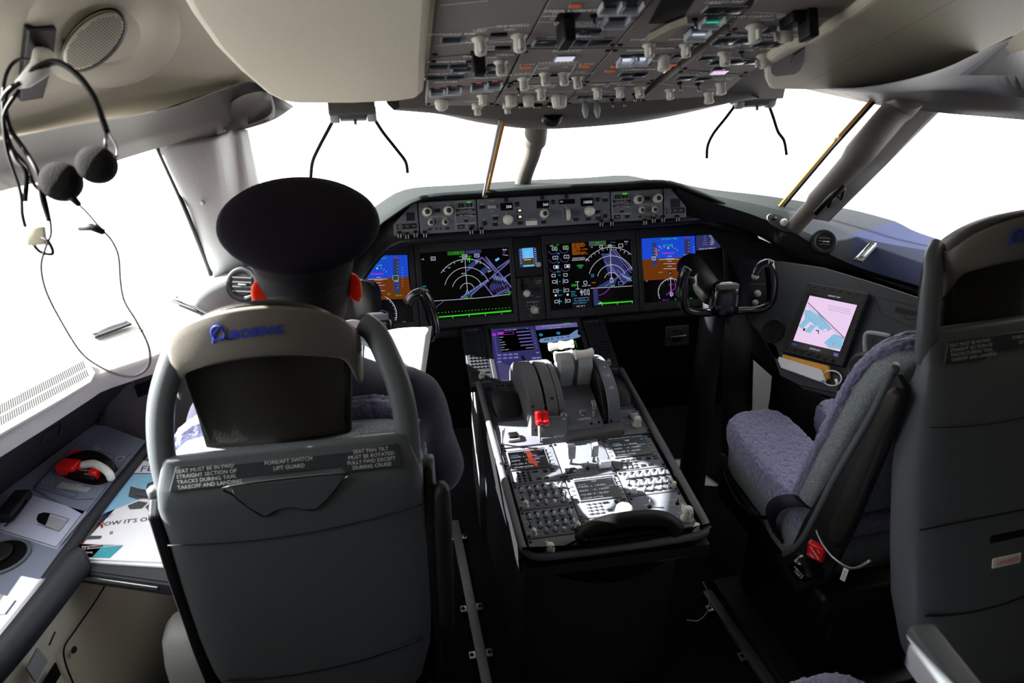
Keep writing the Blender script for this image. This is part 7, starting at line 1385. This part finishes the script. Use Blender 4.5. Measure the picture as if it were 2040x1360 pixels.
# checklist cards on the tray with a ring
CPl = Pl(EP.at(1605, 728, .02), (EP.at(1650, 752, .02)-EP.at(1570, 730, .02)), V((.0, .25, 1)))
t = thing('checklist_cards', 'bundle of white and orange checklist cards on a white ring under the tablet', 'cards', CPl.P(0, -.03, 0))
def cz(X, Y, h=0): return EP.at(*Z8(X, Y), h)
for k, (mt, h0, h1, pts) in enumerate((('orange_card', .018, .030, ((205, 1062), (498, 1135), (500, 1215), (452, 1240), (200, 1080))), ('paper', .030, .048, ((186, 1080), (448, 1160), (475, 1232), (450, 1240), (200, 1150), (180, 1105))))):
    m = MB(); m.prism([cz(X, Y, h0) for X, Y in pts], EP.n*(h1-h0), mt); m.build('card_stack', t, bevel=.001)
m = MB(); c = cz(508, 1208, .03); m.tube([c+EP.u*.030*math.cos(2*PI*i/24)+EP.v*.022*math.sin(2*PI*i/24) for i in range(24)], .0022, 'white', 6, closed=True); m.tube([cz(535, 1215, .034), cz(545, 1250, .034)], .004, 'white', 6); m.build('ring', t)
m = MB(); m.prism([EP.at(*p, .0) for p in ((1548, 715), (1680, 752), (1672, 785), (1600, 770), (1560, 750))], EP.n*.016, 'ipanel'); tag(m.build('card_tray'), 'dark narrow tray under the checklist cards', 'tray')
# lower side wall, pocket with charts
m = MB(); wl = [[A(*p) for p in r_] for r_ in ([(1440, 560, 'Y', .0), (1500, 640, 'Y', -.16), (1560, 742, 'Y', -.28), (1640, 792, 'Y', -.36), (1760, 822, 'Y', -.46), (1950, 860, 'Y', -.6)], [(1440, 900, 'Y', .0), (1480, 930, 'Y', -.16), (1540, 960, 'Y', -.28), (1640, 1000, 'Y', -.36), (1760, 1050, 'Y', -.46), (1950, 1200, 'Y', -.6)])]
m.grid([resample(r_, 20) for r_ in wl], 'charcoal'); o = m.build('trim_22', solid=.01, offset=0); o['kind'] = 'structure'
fill = [resample([A(*p) for p in ((1400, 455, 'Y', .10), (1500, 470, 'Y', .02), (1560, 495, 'Y', -.06), (1640, 520, 'Y', -.14), (1760, 560, 'Y', -.28), (1950, 630, 'Y', -.55))], 16), resample([A(*p) for p in ((1400, 700, 'Y', .10), (1500, 700, 'Y', -.02), (1560, 760, 'Y', -.16), (1640, 800, 'Y', -.28), (1760, 830, 'Y', -.40), (1950, 870, 'Y', -.58))], 16)]
m = MB(); m.grid(fill, 'charcoal'); o = m.build('trim_23', solid=.006, offset=0); o['kind'] = 'structure'
t = thing('chart_pocket', 'folded charts standing in a black edged pocket left of the card tray', 'charts', A(1515, 820, 'Y', -.26))
m = MB(); m.prism([A(x, y, 'Y', -.25) for x, y in ((1496, 700), (1546, 742), (1536, 800), (1500, 830), (1488, 800))], (0, -.012, 0), 'black'); m.build('pocket', t)
m = MB(); m.prism([A(x, y, 'Y', -.27) for x, y in ((1500, 716), (1536, 748), (1532, 790), (1526, 825), (1498, 820))], (0, -.006, 0), 'paper'); m.build('chart', t)
# rudder adjust plate below the displays
q = Pl(A(1350, 668, 'Y', -.03), (1, 0, 0), (0, .2, 1)); t = thing('pedal_adjuster', 'small grey plate with a dark crank below the right displays', 'plate', q.P(0, -.04, 0))
m = MB(); m.box(q, (-.045, .045), (-.040, .035), (-.01, 0), 'ipanel', .004); m.build('plate', t); m = MB(); m.lathe(q.M(-.005, .0, 0), [(.022, 0), (.022, .006), (.010, .008)], 'black', 20); m.box(q, (-.03, .03), (-.004, .004), (.006, .014), 'steel', .002); m.build('crank', t)

# ================================================================== FLOOR HARDWARE
def track(label, p0, p1, bs):
    t = thing('seat_track', label, 'seat track', p0.lerp(p1, .5)); dv = (p1-p0); q = Pl(p0.lerp(p1, .5), dv, V((0, 0, 1)).cross(dv)); L_ = dv.length
    m = MB(); m.box(q, (-L_/2, L_/2), (-.016, .016), (-.008, .010), 'metalgrey', .002); m.build('rail', t)
    for f in bs: m = MB(); m.box(q, (-L_/2+L_*f-.014, -L_/2+L_*f+.014), (-.036, .036), (-.006, .004), 'steel', .003); m.build('bracket', t); inst('bolt', K['screw'], q.M(-L_/2+L_*f, -.027, .004) @ Matrix.Scale(1.5, 4), t); inst('bolt', K['screw'], q.M(-L_/2+L_*f, .027, .004) @ Matrix.Scale(1.5, 4), t)
track('metal floor track running past the right side of the large seat', V(A(905, 1040, 'Z', .014)), V(A(985, 1440, 'Z', .014)), (.1, .5, .72, .9))
track('dull metal floor track running from the pedestal towards the lower right', V(A(1408, 1180, 'Z', .014)), V(A(1560, 1400, 'Z', .014)), (.15, .6))
m = MB(); m.lathe(Matrix.Translation(A(944, 1247, 'Z', .004)), [(.016, 0), (.018, .004), (.012, .010), (.004, .012)], 'gold', 20); tag(m.build('floor_stud'), 'round brass stud on the dark floor beside the metal track', 'stud')
m = MB(); m.tube(cr([A(1400, 1158, 'Y', -.98), A(1412, 1185, 'Y', -.98), A(1410, 1215, 'Y', -.98), A(1392, 1235, 'Y', -.98), A(1368, 1234, 'Y', -.96)], 6), .0018, 'lightgrey', 6); tag(m.build('loose_cable'), 'thin grey cable looping out beside the pedestal base', 'cable')
# sunlit pale block beside the large seat base
m = MB(); q = Pl(A(352, 1262, 'Z', .50), (1, 0, 0), (0, 1, 0)); rows = [ring(q.o.x+.02, q.o.y+.01, z, a_, b_, 20, 4) for z, a_, b_ in ((.22, .05, .06), (.26, .055, .065), (.44, .055, .065), (.50, .05, .05), (.53, .03, .03))]
m.grid(rows, 'ledge', closed=True, cap=True); m.build('armrest_end', st1)
# observer seat in the near right corner
t = thing('jump_seat', 'blurred edge of a nearer seat with fleece cushion and grey armrest at the bottom right', 'seat', A(1880, 1300, 'Z', .40))
a, b = A(1832, 1248, 'Z', .86), A(1965, 1420, 'Z', .86); dv = b-a; q = Pl(a.lerp(b, .5), dv, V((0, 0, 1)).cross(dv)); L_ = dv.length; m = MB(); m.box(q, (-L_/2, L_/2), (-.026, .026), (-.020, .010), 'shell', .012, 4); m.build('armrest', t)
m = MB(); m.box(q, (-L_/2+.01, L_/2), (-.022, .022), (-.075, -.020), 'charcoal', .008); m.build('support', t)
m = MB(); c = A(1680, 1440, 'Z', .50); rows = [[V((p.x+rnd.uniform(-.003, .003), p.y+rnd.uniform(-.003, .003), p.z)) for p in ring(c.x, c.y-.10, z, a_, b_, 40, 3)] for z, a_, b_ in ((.42, .10, .20), (.44, .12, .215), (.50, .125, .22), (.53, .11, .20), (.54, .06, .12))]
m.grid(rows, 'fur', closed=True, cap=True); shag(m.build('cushion', t), .012, 3)

# ================================================================== HEADSET HANGING AT THE LEFT
HD = 1.12
def hp3(px, py, dd=0): return AD(px, py, HD+dd)
t = thing('headset_hook', 'white hook on a dark plate holding the headset on the left ceiling', 'hook', lc(72, 125))
m = MB(); m.prism([lc(*p) for p in ((46, 46), (104, 44), (96, 118), (78, 185), (32, 192), (36, 140))], LC.n*.012, 'black'); m.build('back_plate', t, bevel=.003)
m = MB(); P_ = [lc(85, 95)+LC.n*.01, hp3(88, 112, .05), hp3(80, 135, .0), hp3(50, 162, 0), hp3(34, 170, 0)]; m.tube(P_, [.014, .016, .014, .010, .006], 'white', 10, flat=.6); m.build('hook', t)
t = thing('headset', 'black aviation headset hanging from the hook with dangling cables', 'headset', hp3(80, 150))
m = MB(); m.tube(cr([hp3(40, 175, .01), hp3(70, 140), hp3(112, 124), (hp3(155, 150)), hp3(188, 195), hp3(207, 245), hp3(213, 262)], 5), .0075, 'rubber', 10, flat=.6); m.build('headband', t)
m = MB(); m.tube([hp3(212, 262), hp3(210, 300)], .003, 'steel', 6); m.tube(cr([hp3(215, 262), hp3(232, 292), hp3(232, 312), hp3(222, 310)], 4), .0018, 'steel', 6); m.build('yoke_wire', t)
def cup(c, r, dirv, nm):
    q = Pl(c, (1, 0, 0), V(dirv).cross(V((1, 0, 0)))); m = MB(); m.lathe(q.M(0, 0, 0), [(r*.7, -.016), (r*.96, -.010), (r, 0), (r*.96, .010), (r*.6, .018), (r*.2, .020)], 'foam', 28); return m.build(nm, t)
cup(hp3(193, 328), .027, (.2, -1, .4), 'ear_cup'); cup(hp3(122, 362), .028, (.6, -1, .5), 'ear_cup')
m = MB(); m.tube([hp3(135, 385), hp3(158, 408)], [.007, .004], 'rubber', 8); m.tube(cr([hp3(158, 408), hp3(175, 425), hp3(192, 445), hp3(205, 458)], 4), .0016, 'rubber', 6); m.build('microphone_boom', t)
m = MB(); c = hp3(180, 458); m.tube([hp3(157, 455), hp3(182, 452), hp3(206, 462)], [.004, .006, .005], 'charcoal', 8); m.build('microphone', t)
m = MB(); m.tube(cr([hp3(205, 460), hp3(222, 478), hp3(236, 510), hp3(240, 560), hp3(248, 600), hp3(272, 640), hp3(296, 690), hp3(296, 728), hp3(270, 748), hp3(235, 746), hp3(195, 728), hp3(160, 700), hp3(122, 640), hp3(92, 580), hp3(82, 530), hp3(92, 490), hp3(102, 460), hp3(92, 400), hp3(76, 350), hp3(60, 320)], 6), .0018, 'rubber', 6); m.build('long_cable', t)
for pts, r_ in (([(95, 128), (40, 118), (12, 150), (6, 220), (14, 300), (40, 380), (45, 430), (58, 470), (78, 500), (105, 505), (95, 480), (70, 470)], .0026), ([(30, 170), (5, 200), (10, 260), (32, 320), (52, 345), (50, 400)], .004), ([(40, 165), (12, 190), (18, 250), (50, 300), (75, 345), (85, 400), (98, 440)], .0035), ([(38, 180), (8, 230), (22, 290), (52, 330), (70, 370), (100, 390)], .003)):
    m = MB(); m.tube(cr([hp3(x, y, rnd.uniform(-.01, .01)) for x, y in pts], 6), r_, 'rubber', 6); m.build('cable', t)
m = MB(); m.tube([hp3(60, 318), hp3(70, 335), hp3(92, 360)], .0035, 'steel', 6); m.build('slider', t)
m = MB(); q = Pl(hp3(72, 470), (1, 0, 0), (0, .4, 1)); m.box(q, (-.012, .012), (-.012, .012), (-.004, .004), 'orange_card', .002) if False else m.box(q, (-.013, .013), (-.013, .013), (-.004, .004), 'cream', .002); m.build('cable_clip', t)
